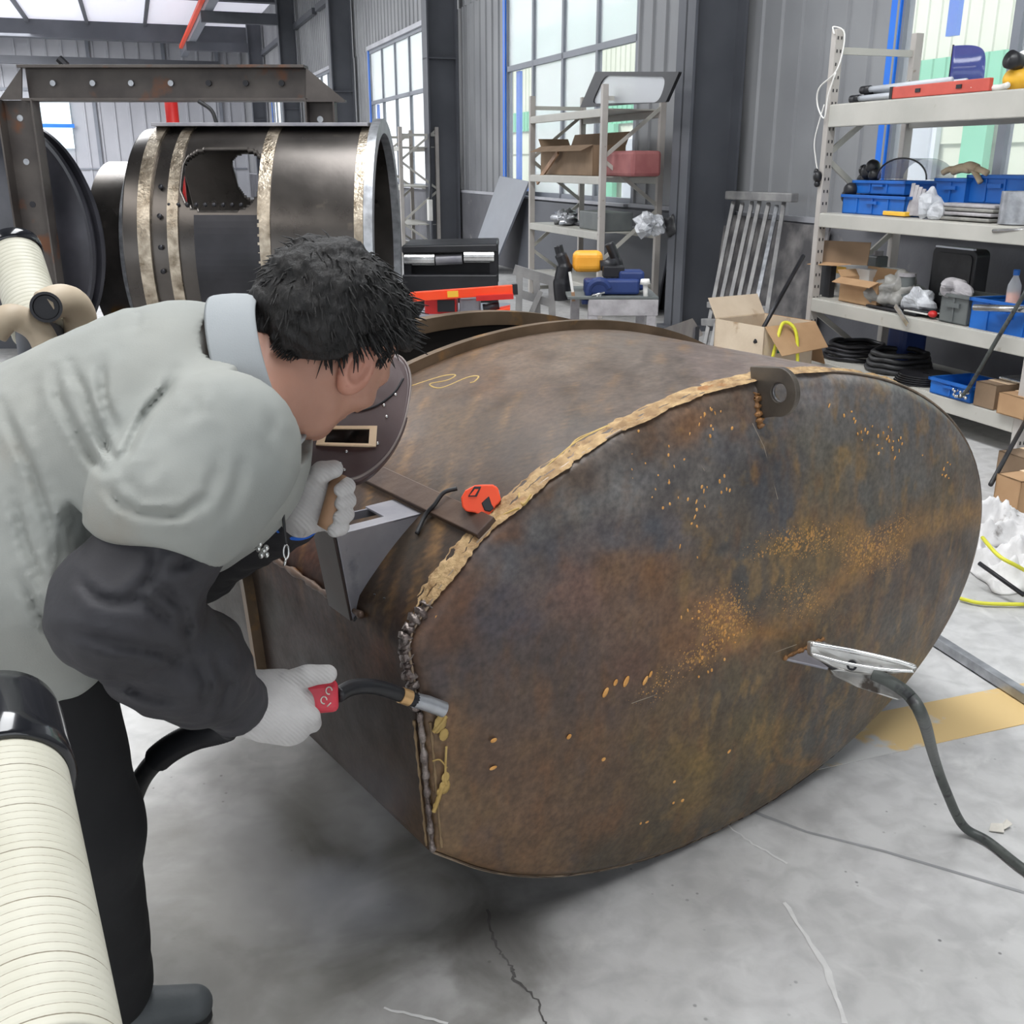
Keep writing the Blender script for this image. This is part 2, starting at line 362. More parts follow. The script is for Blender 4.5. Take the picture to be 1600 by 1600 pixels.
# outside: the neighbouring hall, striped green and cream
nb = thing('neighbour_building', W(13, 8, -.15), 'long outdoor hall of cream and green ribbed sheeting seen through the windows', 'building')
c = corrugated('', W(12.5, -6, 0), W(12.5, 40, 0), 3.05, 4.6, None, .3, .06, .03, -Vv); c.wbox(12.55, 19, -6, 40, -.15, 4.6); c.wbox(12.5, 12.56, -6, 40, 1.75, 2.45); c.build('cream_wall', 'cream_panel', nb)
c = corrugated('', W(12.45, -6, 0), W(12.45, 40, 0), 2.45, 3.05, None, .3, .06, .03, -Vv); c.build('green_band', 'green_panel', nb)
c = corrugated('', W(12.45, -6, 0), W(12.45, 40, 0), 4.6, 5.4, None, .3, .06, .03, -Vv); c.build('fascia', 'green_panel', nb)
c = MB()
for s in (13.2, 26.6, 39): MB().wbox(12.3, 12.44, s, s+.5, -.15, 2.45).build('green_pier', 'green_panel', nb)
for s in (4.6, 7.4, 10.2, 14.4, 17.4, 20.4, 24.):
    f = MB(); f.wbox(12.4, 12.5, s, s+2.2, .3, 2.2); f = f.build('window', 'white_panel', nb)
    g = MB()
    for k in range(3): g.wbox(12.36, 12.4, s+.1+k*.7, s+.65+k*.7, .45, 2.05)
    g.build('pane', 'frosted_glass', f)
MB().box(W(19, 30, 2.5), (9, 22, 9), RW.to_3x3())
# columns
for k, u in enumerate((8.3, 16.8, 25.1, 33.4, 41.7)):
    c = MB(); v0, v1 = 4.55, 5.05
    c.wbox(v0, v0+.025, u, u+.3, 0, 7); c.wbox(v1-.025, v1, u, u+.3, 0, 7); c.wbox(v0, v1, u+.135, u+.165, 0, 7)
    c.wbox(v0-.05, v1+.02, u-.05, u+.35, 0, .03)
    c.wbox(v0, v1, u+.01, u+.29, 3.0, 3.02)
    o = c.build('steel_column', 'column_paint')
    struct(o); o.name = 'trim_%d' % (k+1)
g = MB()
for u in (8.5, 17, 25.5, 34, 42): g.wbox(5.0, 5.12, u-4, u+4, 5.2, 5.35)
struct(g.build('trim_girt', 'column_paint'))
# far wall with window, roof with skylight strip
UF = 50.
mb = corrugated('', W(-22, UF, 0), W(WV, UF, 0), 0, 7, None, .6, .1, .05, -Uv)
struct(mb.build('wall_back', 'wall_far'))
t = MB(); t.wbox(-22, 5, UF-.1, UF, 4.3, 4.42); t.wbox(-22, 5, UF-.1, UF, 1.2, 1.26)
for v in (-1.2, 1.8, 4.0): t.wbox(v, v+.14, UF-.14, UF-.02, 0, 7)
struct(t.build('trim_far', 'win_grey'))
u_, z_ = 50, 2
w_ = thing('window_6', W(-5.5, UF, 2), '', ''); del w_['label']; del w_['category']; struct(w_)
def vfar(px, y):
    r = CF+CR*((px-800)/FPX)+CU*((800-y)/FPX); P = CP+r*((UF-.2)/r.dot(Uv)); return P.dot(Vv), P.z
vl, zt = vfar(52, 158); vr, zb = vfar(117, 232)
MB().wbox(vl, vr, UF-.2, UF-.15, zb, zt).build('far_pane', 'frosted_glass', w_)
MB().wbox(vl-.1, vr+.1, UF-.28, UF-.2, (zb+zt)/2-.1, (zb+zt)/2+.05).build('window_rail', 'blue_frame', w_)
em = bpy.data.materials.new('daylight'); em.use_nodes = True; M['daylight'] = em
bb = em.node_tree.nodes['Principled BSDF']; bb.inputs['Base Color'].default_value = (.8, .9, .95, 1); bb.inputs['Emission Color'].default_value = (.75, .95, 1, 1); bb.inputs['Emission Strength'].default_value = .75
MB().wbox(vl, vr, UF-.14, UF-.1, zb, zt).build('daylight_pane', 'daylight', w_)
mb = MB()
mb.wbox(-24, 5.3, 46.5, 52, 6.6, 6.7); mb.wbox(-24, 5.3, -12, 36.5, 6.6, 6.7)
struct(mb.build('ceiling', 'roof_metal'))
ems = bpy.data.materials.new('skylight_sheet'); ems.use_nodes = True; M['skylight_sheet'] = ems
bb = ems.node_tree.nodes['Principled BSDF']; bb.inputs['Base Color'].default_value = (.8, .8, .88, 1); bb.inputs['Emission Color'].default_value = (.9, .9, 1, 1); bb.inputs['Emission Strength'].default_value = .22
mb = MB(); mb.wbox(-24, 5.3, 36.5, 46.5, 6.62, 6.66); o = mb.build('trim_skylight', 'skylight_sheet'); struct(o)
mb = MB()
for v in np.arange(-22, 5, 2.1): mb.wbox(v, v+.12, 36.5, 46.5, 6.5, 6.62)
mb.wbox(-24, 5, 46.2, 46.9, 6.0, 6.62); mb.wbox(-24, 5, 36.2, 36.6, 6.25, 6.6)
mb.wbox(-24, 4, 48.2, 48.5, 5.2, 5.5)
for u in (30, 21, 12): mb.wbox(-24, 5.1, u, u+.25, 6.2, 6.6)
struct(mb.build('trim_purlin', 'roof_metal'))
# crane runway
cr = thing('crane_rail', W(2.6, 30, 0), 'grey overhead crane runway beam with a red conductor strip high up', 'crane rail')
MB().wbox(2.5, 2.75, 17, 48, 5.6, 5.95).build('runway_beam', 'win_grey', cr)
MB().wbox(2.36, 2.48, 17, 46, 5.74, 5.84).build('conductor_strip', 'orange', cr)
for u in (25.2, 33.5, 41.8): MB().wbox(2.4, 4.6, u, u+.2, 5.3, 5.6).build('bracket_arm', 'column_paint', cr)
# yellow floor line
q = [onz(1270, 1205), onz(1600, 1132), onz(1600, 1068), onz(1290, 1130)]
o = MB().prism([p+Zv*.0005 for p in q], Zv*.0015).build('trim_floor_line', None); struct(o)
m = bpy.data.materials.new('yellow_line'); m.use_nodes = True; nt = m.node_tree; N = nt.nodes; L = nt.links
tc = N.new('ShaderNodeTexCoord'); n1 = N.new('ShaderNodeTexNoise'); n1.inputs['Scale'].default_value = 5; n1.inputs['Detail'].default_value = 12; L.new(tc.outputs['Object'], n1.inputs[0])
r = N.new('ShaderNodeValToRGB'); r.color_ramp.elements[0].position = .41; r.color_ramp.elements[0].color = (*srgb((196, 195, 193)), 1); r.color_ramp.elements[1].position = .46; r.color_ramp.elements[1].color = (*srgb((216, 186, 130)), 1); L.new(n1.outputs[0], r.inputs[0]); L.new(r.outputs[0], N['Principled BSDF'].inputs['Base Color']); N['Principled BSDF'].inputs['Roughness'].default_value = .6
o.data.materials.append(m)
# crack in the slab and control joints (thin dark grooves)
def strip(name, pts, wd, m, z=.001):
    mb = MB(); vs = []
    pts = [Vector(p) for p in pts]
    for i, p in enumerate(pts):
        d = (pts[min(i+1, len(pts)-1)]-pts[max(i-1, 0)]).normalized(); n = Vector((-d.y, d.x, 0)); w2 = wd*(.5+.7*random.random())/2
        vs += [p-n*w2+Zv*z, p+n*w2+Zv*z]
    mb.add(vs, [(2*i, 2*i+2, 2*i+3, 2*i+1) for i in range(len(pts)-1)]); return struct(mb.build(name, m))
mat('crack', (70, 68, 66), (96, 94, 92), 20, .9)
mat('joint', (142, 142, 143), (156, 156, 157), 8, .8)
def jag(pp, j=.012, n=9):
    out = []
    for i in range(len(pp)-1):
        for k in range(n):
            out.append(pp[i].lerp(pp[i+1], k/n)+Vector((random.uniform(-j, j), random.uniform(-j, j), 0)))
    return out+[pp[-1]]
strip('trim_crack', jag([onz(*p) for p in ((762, 1420), (775, 1480), (800, 1510), (803, 1530), (840, 1565), (858, 1610))], .004), .006, 'crack')
strip('trim_joint', [onz(*p) for p in ((1180, 1270), (1260, 1300), (1380, 1330), (1600, 1395))], .012, 'joint')
strip('trim_scratch', jag([onz(*p) for p in ((1225, 1410), (1290, 1510), (1320, 1600))], .002), .012, 'scuff', .0012)
for pp in (((1115, 1275), (1170, 1315), (1230, 1350)), ((600, 1575), (700, 1600))): strip('trim_scuff', jag([onz(*p) for p in pp], .003), .006, 'scuff', .0012)
# ------------------------------------------------------------------ the oval tank being welded
TAZ = .93652099; TC = Vector((.51748641, 2.00976143, .52386131)); RX = .9006; RZ = .5238
Td = Vector((math.sin(TAZ), math.cos(TAZ), 0)); Ta = Vector((-Td.y, Td.x, 0))
def T(d, a, z): return TC+Td*d+Ta*a+Zv*z
def face(px, py, off=0.0):
    r = CF+CR*((px-800)/FPX)+CU*((800-py)/FPX); o = T(0, off, 0); P = CP+r*((o-CP).dot(Ta)/r.dot(Ta)); q = P-TC; return q.dot(Td), q.z
def shellpt(px, py):
    r = CF+CR*((px-800)/FPX)+CU*((800-py)/FPX); o = CP-TC
    A = (r.dot(Td)/RX, r.z/RZ); B = (o.dot(Td)/RX, o.z/RZ)
    a = A[0]**2+A[1]**2; b = 2*(A[0]*B[0]+A[1]*B[1]); c = B[0]**2+B[1]**2-1; D = max(b*b-4*a*c, 0)
    q = o+r*((-b-D**.5)/2/a); return q.dot(Td), q.dot(Ta), q.z
# outline of the section, counter-clockwise from the bottom of the cut side
OUT = []
cut = [(-.812, -.238), (-.8165, -.15), (-.822, -.056), (-.828, .04), (-.834, .11), (-.841, .151), (-.843, .175), (-.836, .2), (-.815, .225)]
for t in np.linspace(math.asin(-.3/RZ), math.asin(.245/RZ)+2*0, 2): pass
t_top = PI-math.asin(.262/RZ); t_bot = PI+math.asin(.30/RZ)
ell = [(RX*math.cos(t), RZ*math.sin(t)) for t in np.linspace(t_bot-2*PI, t_top, 150)]
OUT = ell+cut[::-1]
OUT = [Vector((a, b, 0)) for a, b in OUT]
# resample evenly
def resample(P, n, closed=True):
    P = list(P)+([P[0]] if closed else []); L = [0]
    for i in range(1, len(P)): L.append(L[-1]+(P[i]-P[i-1]).length)
    out = []; j = 0
    for k in range(n):
        s = L[-1]*k/(n if closed else n-1)
        while j < len(L)-2 and L[j+1] < s: j += 1
        t = (s-L[j])/max(L[j+1]-L[j], 1e-9); out.append(P[j].lerp(P[j+1], t))
    return out
NO = 420
OUT = resample(OUT, NO)
tank = thing('oval_tank', T(0, .3, -RZ), 'large rust-brown oval steel tank lying on its side on the floor, being welded', 'tank')
# projection used only to look up where the stains sit on the plate
def project(P):
    P = np.asarray(P)-np.array(CP); z = P@np.array(CF); return 800+FPX*P[:, 0]/z, 800-FPX*(P@np.array(CU))/z
def S(c): return np.array(srgb(c))
def noise_np(P, sc_, seed=0, octv=4):
    # value noise with trilinear interpolation
    P = np.asarray(P)*sc_+seed*17.3; out = np.zeros(len(P)); amp = 1; tot = 0
    for o_ in range(octv):
        i = np.floor(P).astype(np.int64); f = P-i; f = f*f*(3-2*f); r = 0
        for dx in (0, 1):
            for dy in (0, 1):
                for dz in (0, 1):
                    h = (i[:, 0]+dx)*73856093 ^ (i[:, 1]+dy)*19349663 ^ (i[:, 2]+dz)*83492791 ^ (seed*7919+o_*104729)
                    h = (h ^ (h >> 13))*1274126177 & 0x7fffffff; h = (h ^ (h >> 16)) & 0xffff
                    wgt = (f[:, 0] if dx else 1-f[:, 0])*(f[:, 1] if dy else 1-f[:, 1])*(f[:, 2] if dz else 1-f[:, 2])
                    r = r+wgt*h/65535.
        out += amp*r; tot += amp; amp *= .55; P = P*2.03+5.1
    return out/tot
# end plate: polar grid, slightly dished, with knuckle at the rim
NR = 170
cen = Vector((.03, 0, 0)); vs = []; rings = []
for j in range(NR+1):
    f = (j/NR)**.85
    rings.append(f)
V = []
for f in rings[1:]:
    for p in OUT:
        q = cen.lerp(p, f)
        edge = (p-q).length
        bul = .05*(1-f**3)
        kn = .022*(1-math.sqrt(max(0, 1-(1-min(edge/.028, 1))**2)))
        V.append(T(q.x, -bul+kn+.0, q.y))
V.append(T(cen.x, -.05, cen.y)); F = []
for j in range(NR-1):
    for i in range(NO): F.append((j*NO+i, j*NO+(i+1) % NO, (j+1)*NO+(i+1) % NO, (j+1)*NO+i))
F += [(len(V)-1, (i+1) % NO, i) for i in range(NO)]
# back of plate rim
o0 = tank.location
def mesh_obj(name, V, F, m, parent, smooth=True):
    me = bpy.data.meshes.new(name); o_ = Vector((0, 0, 0)); p = parent
    while p is not None: o_ = o_+p.location; p = p.parent
    me.from_pydata([tuple(a-o_) for a in V], [], F); me.update()
    bm = bmesh.new(); bm.from_mesh(me); bmesh.ops.recalc_face_normals(bm, faces=bm.faces); bm.to_mesh(me); bm.free()
    return link(name, me, m, parent, smooth=smooth)

STAINS = [  # plate colour field, where each patch sits in the photograph
 (690, 990, (92, 66, 52)), (720, 930, (98, 68, 50)), (800, 830, (92, 68, 54)), (860, 770, (96, 76, 62)), (900, 740, (92, 80, 74)), (1000, 690, (92, 78, 70)),
 (1080, 660, (118, 88, 66)), (1140, 640, (104, 90, 82)), (850, 830, (92, 92, 98)), (900, 790, (104, 106, 112)), (960, 760, (112, 114, 120)), (1000, 730, (96, 96, 102)),
 (1060, 740, (90, 88, 92)), (1110, 760, (98, 96, 98)), (1130, 700, (92, 92, 98)), (800, 880, (86, 86, 94)), (860, 860, (74, 74, 84)), (950, 850, (84, 82, 90)), (1020, 840, (74, 78, 90)), (1060, 830, (88, 84, 92)),
 (760, 960, (74, 70, 80)), (800, 950, (68, 66, 78)), (720, 1050, (70, 62, 66)), (800, 1020, (74, 66, 66)), (900, 920, (112, 86, 80)), (905, 950, (104, 80, 74)), (960, 900, (104, 80, 64)), (1020, 890, (112, 82, 58)),
 (860, 1010, (76, 66, 66)), (920, 1000, (84, 70, 66)), (1000, 970, (98, 78, 66)), (980, 1030, (92, 68, 58)), (1050, 950, (104, 78, 60)), (1080, 900, (102, 84, 66)), (1110, 870, (98, 82, 62)), (1080, 820, (94, 86, 80)),
 (1110, 950, (132, 92, 54)), (1130, 980, (140, 96, 56)), (1060, 1010, (116, 84, 58)), (1160, 910, (72, 72, 74)), (1150, 870, (76, 76, 78)), (1175, 930, (80, 74, 68)), (1190, 760, (70, 72, 78)), (1210, 720, (72, 74, 80)), (1230, 810, (74, 76, 82)),
 (1180, 690, (84, 84, 90)), (1200, 660, (90, 90, 96)), (1220, 860, (112, 92, 56)), (1260, 840, (120, 98, 58)), (1280, 880, (104, 88, 60)), (1240, 920, (96, 84, 62)), (1250, 970, (96, 82, 60)), (1330, 840, (132, 102, 60)), (1340, 870, (128, 98, 58)),
 (1380, 860, (116, 84, 66)), (1390, 830, (108, 86, 66)), (1290, 760, (98, 90, 76)), (1280, 700, (98, 96, 92)), (1320, 720, (112, 100, 80)), (1310, 680, (96, 96, 98)), (1350, 760, (92, 92, 92)), (1370, 800, (84, 86, 84)), (1340, 640, (96, 98, 104)),
 (1280, 610, (112, 112, 120)), (1300, 585, (128, 126, 132)), (1400, 640, (100, 102, 108)), (1450, 650, (94, 96, 102)), (1410, 700, (96, 96, 98)), (1420, 740, (94, 94, 94)), (1480, 720, (98, 94, 90)), (1500, 680, (108, 104, 106)), (1520, 760, (98, 90, 84)),
 (1480, 780, (98, 88, 72)), (1520, 800, (104, 84, 56)), (1440, 820, (112, 88, 56)), (1400, 850, (110, 86, 56)), (1500, 860, (74, 66, 60)), (1440, 880, (76, 66, 60)), (1380, 910, (78, 68, 60)), (1480, 920, (80, 72, 66)), (1400, 970, (78, 74, 70)),
 (1340, 960, (84, 72, 58)), (1300, 930, (98, 76, 50)), (1330, 1010, (76, 68, 58)), (1300, 1080, (66, 66, 66)), (1260, 1110, (70, 66, 62)), (1240, 1070, (78, 64, 48)), (1350, 1070, (76, 72, 68)), (1380, 1040, (90, 84, 78)), (1290, 1150, (78, 76, 74)),
 (1160, 1050, (86, 76, 60)), (1120, 1080, (80, 72, 62)), (1180, 1120, (88, 78, 56)), (1200, 1150, (110, 90, 50)), (1230, 1200, (80, 70, 54)), (1040, 1070, (92, 72, 54)), (1050, 1110, (94, 76, 54)), (960, 1100, (80, 64, 56)), (880, 1080, (76, 64, 60)),
 (800, 1100, (80, 66, 60)), (740, 1100, (76, 64, 60)), (750, 1180, (88, 68, 56)), (840, 1180, (94, 72, 56)), (940, 1170, (90, 70, 54)), (1020, 1180, (90, 74, 54)), (1090, 1200, (110, 90, 48)), (1080, 1250, (106, 86, 50)), (1130, 1240, (84, 72, 54)),
 (720, 1280, (100, 80, 60)), (760, 1320, (102, 78, 58)), (840, 1280, (98, 74, 56)), (840, 1350, (104, 80, 58)), (940, 1270, (92, 72, 56)), (940, 1340, (76, 66, 54)), (1020, 1300, (78, 68, 54)), (1100, 1290, (78, 70, 58)), (1180, 1240, (78, 72, 62)),
 (700, 1160, (104, 82, 60)), (700, 1220, (104, 82, 58)), (700, 1320, (116, 92, 66))]
def splat(px, py, W_, pw=3.2, eps=9):
    C = np.array([[*srgb(c)] for _, _, c in W_]); X = np.array([[a, b] for a, b, _ in W_], float)
    num = np.zeros((len(px), 3)); den = np.zeros(len(px))
    for (x, y), c in zip(X, C):
        w_ = 1/(((px-x)**2+(py-y)**2+eps*eps)**(pw/2)); num += w_[:, None]*c; den += w_
    c_ = num/den[:, None]; g_ = c_.mean(1)[:, None]; return (g_+(c_-g_)*.85)*np.array([1.2, 1.14, 1.02])
def seg_mask(px, py, pts, wd):
    best = np.full(len(px), 1e9)
    for (x0, y0), (x1, y1) in zip(pts[:-1], pts[1:]):
        dx, dy = x1-x0, y1-y0; t = np.clip(((px-x0)*dx+(py-y0)*dy)/(dx*dx+dy*dy+1e-9), 0, 1)
        best = np.minimum(best, np.hypot(px-x0-t*dx, py-y0-t*dy))
    return best, np.clip(1-best/wd, 0, 1)
def blobm(px, py, cx, cy, rx, ry, ang=0):
    c, s = math.cos(math.radians(ang)), math.sin(math.radians(ang)); x = (px-cx)*c+(py-cy)*s; y = -(px-cx)*s+(py-cy)*c
    return np.clip(1-np.hypot(x/rx, y/ry), 0, 1)
def paint_plate(me, base):
    co = np.empty(len(me.vertices)*3); me.vertices.foreach_get('co', co); P = co.reshape(-1, 3)+np.array(base)
    px, py = project(P)
    w1 = noise_np(P, 9, 1)-.5; w2 = noise_np(P, 9, 2)-.5; w3 = noise_np(P, 38, 3)-.5; w4 = noise_np(P, 38, 4)-.5
    wx = px+w1*70+w3*22; wy = py+w2*70+w4*22
    col = splat(wx, wy, STAINS)
    # arc of rust left by standing water
    arc = [(1545, 795), (1480, 812), (1420, 835), (1370, 868), (1320, 905), (1290, 930), (1240, 968), (1200, 985), (1150, 990)]
    d, m1 = seg_mask(px+w3*14, py+w4*14, arc, 24); col = col*(1-.6*m1[:, None])+.6*m1[:, None]*S((150, 112, 62))
    arc2 = [(1150, 960), (1180, 985), (1225, 992), (1265, 975)]
    d, m1 = seg_mask(px+w3*10, py+w4*10, arc2, 14); col = col*(1-.5*m1[:, None])+.5*m1[:, None]*S((140, 98, 50))
    # drop-shaped water mark under the clamp
    ringp = [(1240+42*math.cos(t)*1.0+(.1*36*math.sin(t)), 1118+76*math.sin(t)) for t in np.linspace(-.2, 1.35*PI, 40)]
    ringp = [(1258, 1045), (1232, 1085), (1214, 1130), (1210, 1165), (1222, 1188), (1250, 1195), (1280, 1190)]
    d, m1 = seg_mask(px+w3*8, py+w4*8, ringp, 7); col = col*(1-.55*m1[:, None])+.55*m1[:, None]*S((132, 98, 58))
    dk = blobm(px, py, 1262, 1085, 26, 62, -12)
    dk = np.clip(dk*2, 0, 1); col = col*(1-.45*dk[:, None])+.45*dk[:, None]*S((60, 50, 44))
    # clean blue-grey wipe below the lug
    dk = np.clip(np.minimum(np.minimum((wx*.3+px*.7-1165)/22, (1262-(wx*.3+px*.7))/26), np.minimum((py-690)/50, (858-wy*.3-py*.7)/26)), 0, 1); col = col*(1-.75*dk[:, None])+.8*dk[:, None]*S((76, 76, 80))
    # fine mottling
    mt = noise_np(P, 60, 9, 5); col = col*(0.66+.68*mt)[:, None]
    md = noise_np(P*np.array([1, 1, .7]), 18, 10, 5); col = col*(0.70+.6*md)[:, None]
    oc = np.clip((noise_np(P*np.array([1, 1, .5]), 34, 41, 5)-.57)*8, 0, 1)*.4*np.clip((px-900)/250, .15, 1); col = col*(1-oc[:, None])+oc[:, None]*S((158, 124, 70))
    dr = np.clip((noise_np(P*np.array([1, 1, .12]), 42, 42, 4)-.56)*7, 0, 1)*.35*np.clip((px-1150)/150, 0, 1); col = col*(1-dr[:, None])+dr[:, None]*S((140, 108, 66))
    br = np.clip((noise_np(P*np.array([1, 1, .45]), 26, 12, 5)-.55)*5, 0, 1)*.35; col = col*(1-br[:, None])+br[:, None]*S((122, 84, 52))
    bl = np.clip((noise_np(P*np.array([1, 1, .6]), 20, 15, 5)-.58)*6, 0, 1)*.3; col = col*(1-bl[:, None])+bl[:, None]*S((62, 62, 70))
    a = np.ones((len(P), 4)); a[:, :3] = col
    at_ = me.color_attributes.new('stain_shade', 'FLOAT_COLOR', 'POINT'); at_.data.foreach_set('color', a.ravel())
    # speckle density
    sp = np.zeros(len(P))
    for (cx, cy, rx, ry, an, k) in ((1130, 960, 70, 60, -30, 1.5), (1090, 1020, 80, 34, -40, 1.1), (1250, 850, 120, 38, -12, 1.3), (1360, 860, 80, 52, 0, 1.5), (1250, 930, 80, 70, 0, .8), (1030, 1070, 80, 40, -30, .7), (1400, 830, 60, 40, -30, 1.0), (1180, 1150, 200, 70, -30, .25), (1310, 960, 80, 60, -30, .3)):
        sp = np.maximum(sp, blobm(px+w1*40, py+w2*40, cx, cy, rx, ry, an)*k)
    b4 = np.zeros((len(P), 4)); b4[:, :3] = np.clip(sp, 0, 1)[:, None]; b4[:, 3] = 1
    a2 = me.color_attributes.new('speck', 'FLOAT_COLOR', 'POINT'); a2.data.foreach_set('color', b4.ravel())
def attr_mat(name, speck=True, rough=(.34, .55), metal=.12, streak=None, bump=.25):
    m = bpy.data.materials.new(name); m.use_nodes = True; M[name] = m; nt = m.node_tree; N = nt.nodes; L = nt.links; b = N['Principled BSDF']
    a = N.new('ShaderNodeAttribute'); a.attribute_name = 'stain_shade'; tc = N.new('ShaderNodeTexCoord'); out = a.outputs['Color']
    def mixc(fac, c1, c2, mode='MIX', k=None):
        x = N.new('ShaderNodeMixRGB'); x.blend_type = mode; L.new(fac, x.inputs[0]) if not isinstance(fac, float) else setattr(x.inputs[0], 'default_value', fac)
        L.new(c1, x.inputs[1])
        if isinstance(c2, tuple): x.inputs[2].default_value = (*c2, 1)
        else: L.new(c2, x.inputs[2])
        return x.outputs[0]
    n = N.new('ShaderNodeTexNoise'); n.inputs['Scale'].default_value = 90; n.inputs['Detail'].default_value = 10; L.new(tc.outputs['Object'], n.inputs[0])
    r = N.new('ShaderNodeValToRGB'); r.color_ramp.elements[0].position = .3; r.color_ramp.elements[0].color = (.72, .72, .72, 1); r.color_ramp.elements[1].position = .7; r.color_ramp.elements[1].color = (1.22, 1.2, 1.16, 1); L.new(n.outputs[0], r.inputs[0])
    out = mixc(1.0, out, r.outputs[0], 'MULTIPLY')
    if speck:
        s = N.new('ShaderNodeAttribute'); s.attribute_name = 'speck'
        for sc_, col, lo in ((190, (192, 144, 74), .85), (105, (204, 150, 84), .62)):
            v = N.new('ShaderNodeTexVoronoi'); v.inputs['Scale'].default_value = sc_; v.inputs['Randomness'].default_value = 1; L.new(tc.outputs['Object'], v.inputs[0])
            # radius follows the density; random cells dropped
            q = N.new('ShaderNodeMath'); q.operation = 'MULTIPLY'; q.inputs[1].default_value = .85*lo; L.new(s.outputs['Color'], q.inputs[0])
            sep = N.new('ShaderNodeSeparateColor'); L.new(v.outputs['Color'], sep.inputs[0])
            q2 = N.new('ShaderNodeMath'); q2.operation = 'MULTIPLY'; L.new(q.outputs[0], q2.inputs[0]); L.new(sep.outputs[0], q2.inputs[1])
            lt = N.new('ShaderNodeMath'); lt.operation = 'LESS_THAN'; L.new(v.outputs['Distance'], lt.inputs[0]); L.new(q2.outputs[0], lt.inputs[1])
            k = N.new('ShaderNodeMath'); k.operation = 'MULTIPLY'; k.inputs[1].default_value = .8; L.new(lt.outputs[0], k.inputs[0])
            out = mixc(k.outputs[0], out, srgb(col))
    L.new(out, b.inputs['Base Color']); b.inputs['Metallic'].default_value = metal; b.inputs['Specular IOR Level'].default_value = .5
    n2 = N.new('ShaderNodeTexNoise'); n2.inputs['Scale'].default_value = 12; n2.inputs['Detail'].default_value = 8; L.new(tc.outputs['Object'], n2.inputs[0])
    mr = N.new('ShaderNodeMapRange'); mr.inputs[1].default_value = .3; mr.inputs[2].default_value = .7; mr.inputs[3].default_value = rough[0]; mr.inputs[4].default_value = rough[1]; L.new(n2.outputs[0], mr.inputs[0]); L.new(mr.outputs[0], b.inputs['Roughness'])
    bp = N.new('ShaderNodeBump'); bp.inputs['Strength'].default_value = bump; bp.inputs['Distance'].default_value = .003; L.new(n.outputs[0], bp.inputs['Height']); L.new(bp.outputs[0], b.inputs['Normal'])
    return m
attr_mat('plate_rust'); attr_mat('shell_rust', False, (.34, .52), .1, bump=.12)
plate = mesh_obj('end_plate', V, F, 'plate_rust', tank)
plate['label'] = 'rust-stained oval end plate facing the camera'
paint_plate(plate.data, tank.location)
# shell with an open top behind the first ring
LEN1, LEN2 = .70, 1.12
NA = 110; V = []; F = []
top_shell = []
for j in range(NA+1):
    a = LEN2*j/NA+.021*(j == 0)
    for p in OUT: V.append(T(p.x, a, p.y))
for j in range(NA):
    a = LEN2*(j+.5)/NA
    for i in range(NO):
        p = OUT[i]
        if LEN1 < a and p.y > .16 and -.84 < p.x < .86: continue
        F.append((j*NO+i, j*NO+(i+1) % NO, (j+1)*NO+(i+1) % NO, (j+1)*NO+i))
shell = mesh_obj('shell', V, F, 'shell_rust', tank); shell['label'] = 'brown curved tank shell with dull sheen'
SH = [(640, 640, (83, 64, 50)), (700, 620, (86, 69, 56)), (800, 570, (106, 90, 80)), (900, 550, (110, 97, 89)), (1000, 560, (106, 96, 92)), (1100, 580, (108, 97, 97)), (1200, 575, (117, 106, 106)), (640, 720, (73, 52, 35)), (700, 700, (79, 59, 41)),  # paler upper entries carry the grey sheen of the top in their colour
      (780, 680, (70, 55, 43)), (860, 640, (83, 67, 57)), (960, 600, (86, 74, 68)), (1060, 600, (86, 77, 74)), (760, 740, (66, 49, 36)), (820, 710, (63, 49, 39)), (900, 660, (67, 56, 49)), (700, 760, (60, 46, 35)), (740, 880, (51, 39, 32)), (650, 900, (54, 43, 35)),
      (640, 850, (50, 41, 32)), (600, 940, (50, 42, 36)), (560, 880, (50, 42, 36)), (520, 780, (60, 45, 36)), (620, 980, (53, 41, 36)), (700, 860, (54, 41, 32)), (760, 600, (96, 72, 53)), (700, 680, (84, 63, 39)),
      (460, 900, (56, 39, 37)), (480, 870, (66, 42, 34)), (560, 1000, (56, 40, 34)), (600, 1020, (74, 43, 27)), (620, 1100, (41, 33, 31)), (640, 1200, (56, 42, 33)), (660, 1300, (73, 56, 43)), (560, 1100, (36, 30, 31)), (600, 1240, (47, 36, 33)), (500, 1040, (40, 33, 33)), (430, 950, (47, 42, 40)), (350, 900, (47, 43, 40)), (330, 960, (44, 42, 40)), (480, 980, (50, 36, 36)), (620, 1270, (60, 42, 33))]  # cut-side entries: dark brown steel, darkened further with shade put into the colour
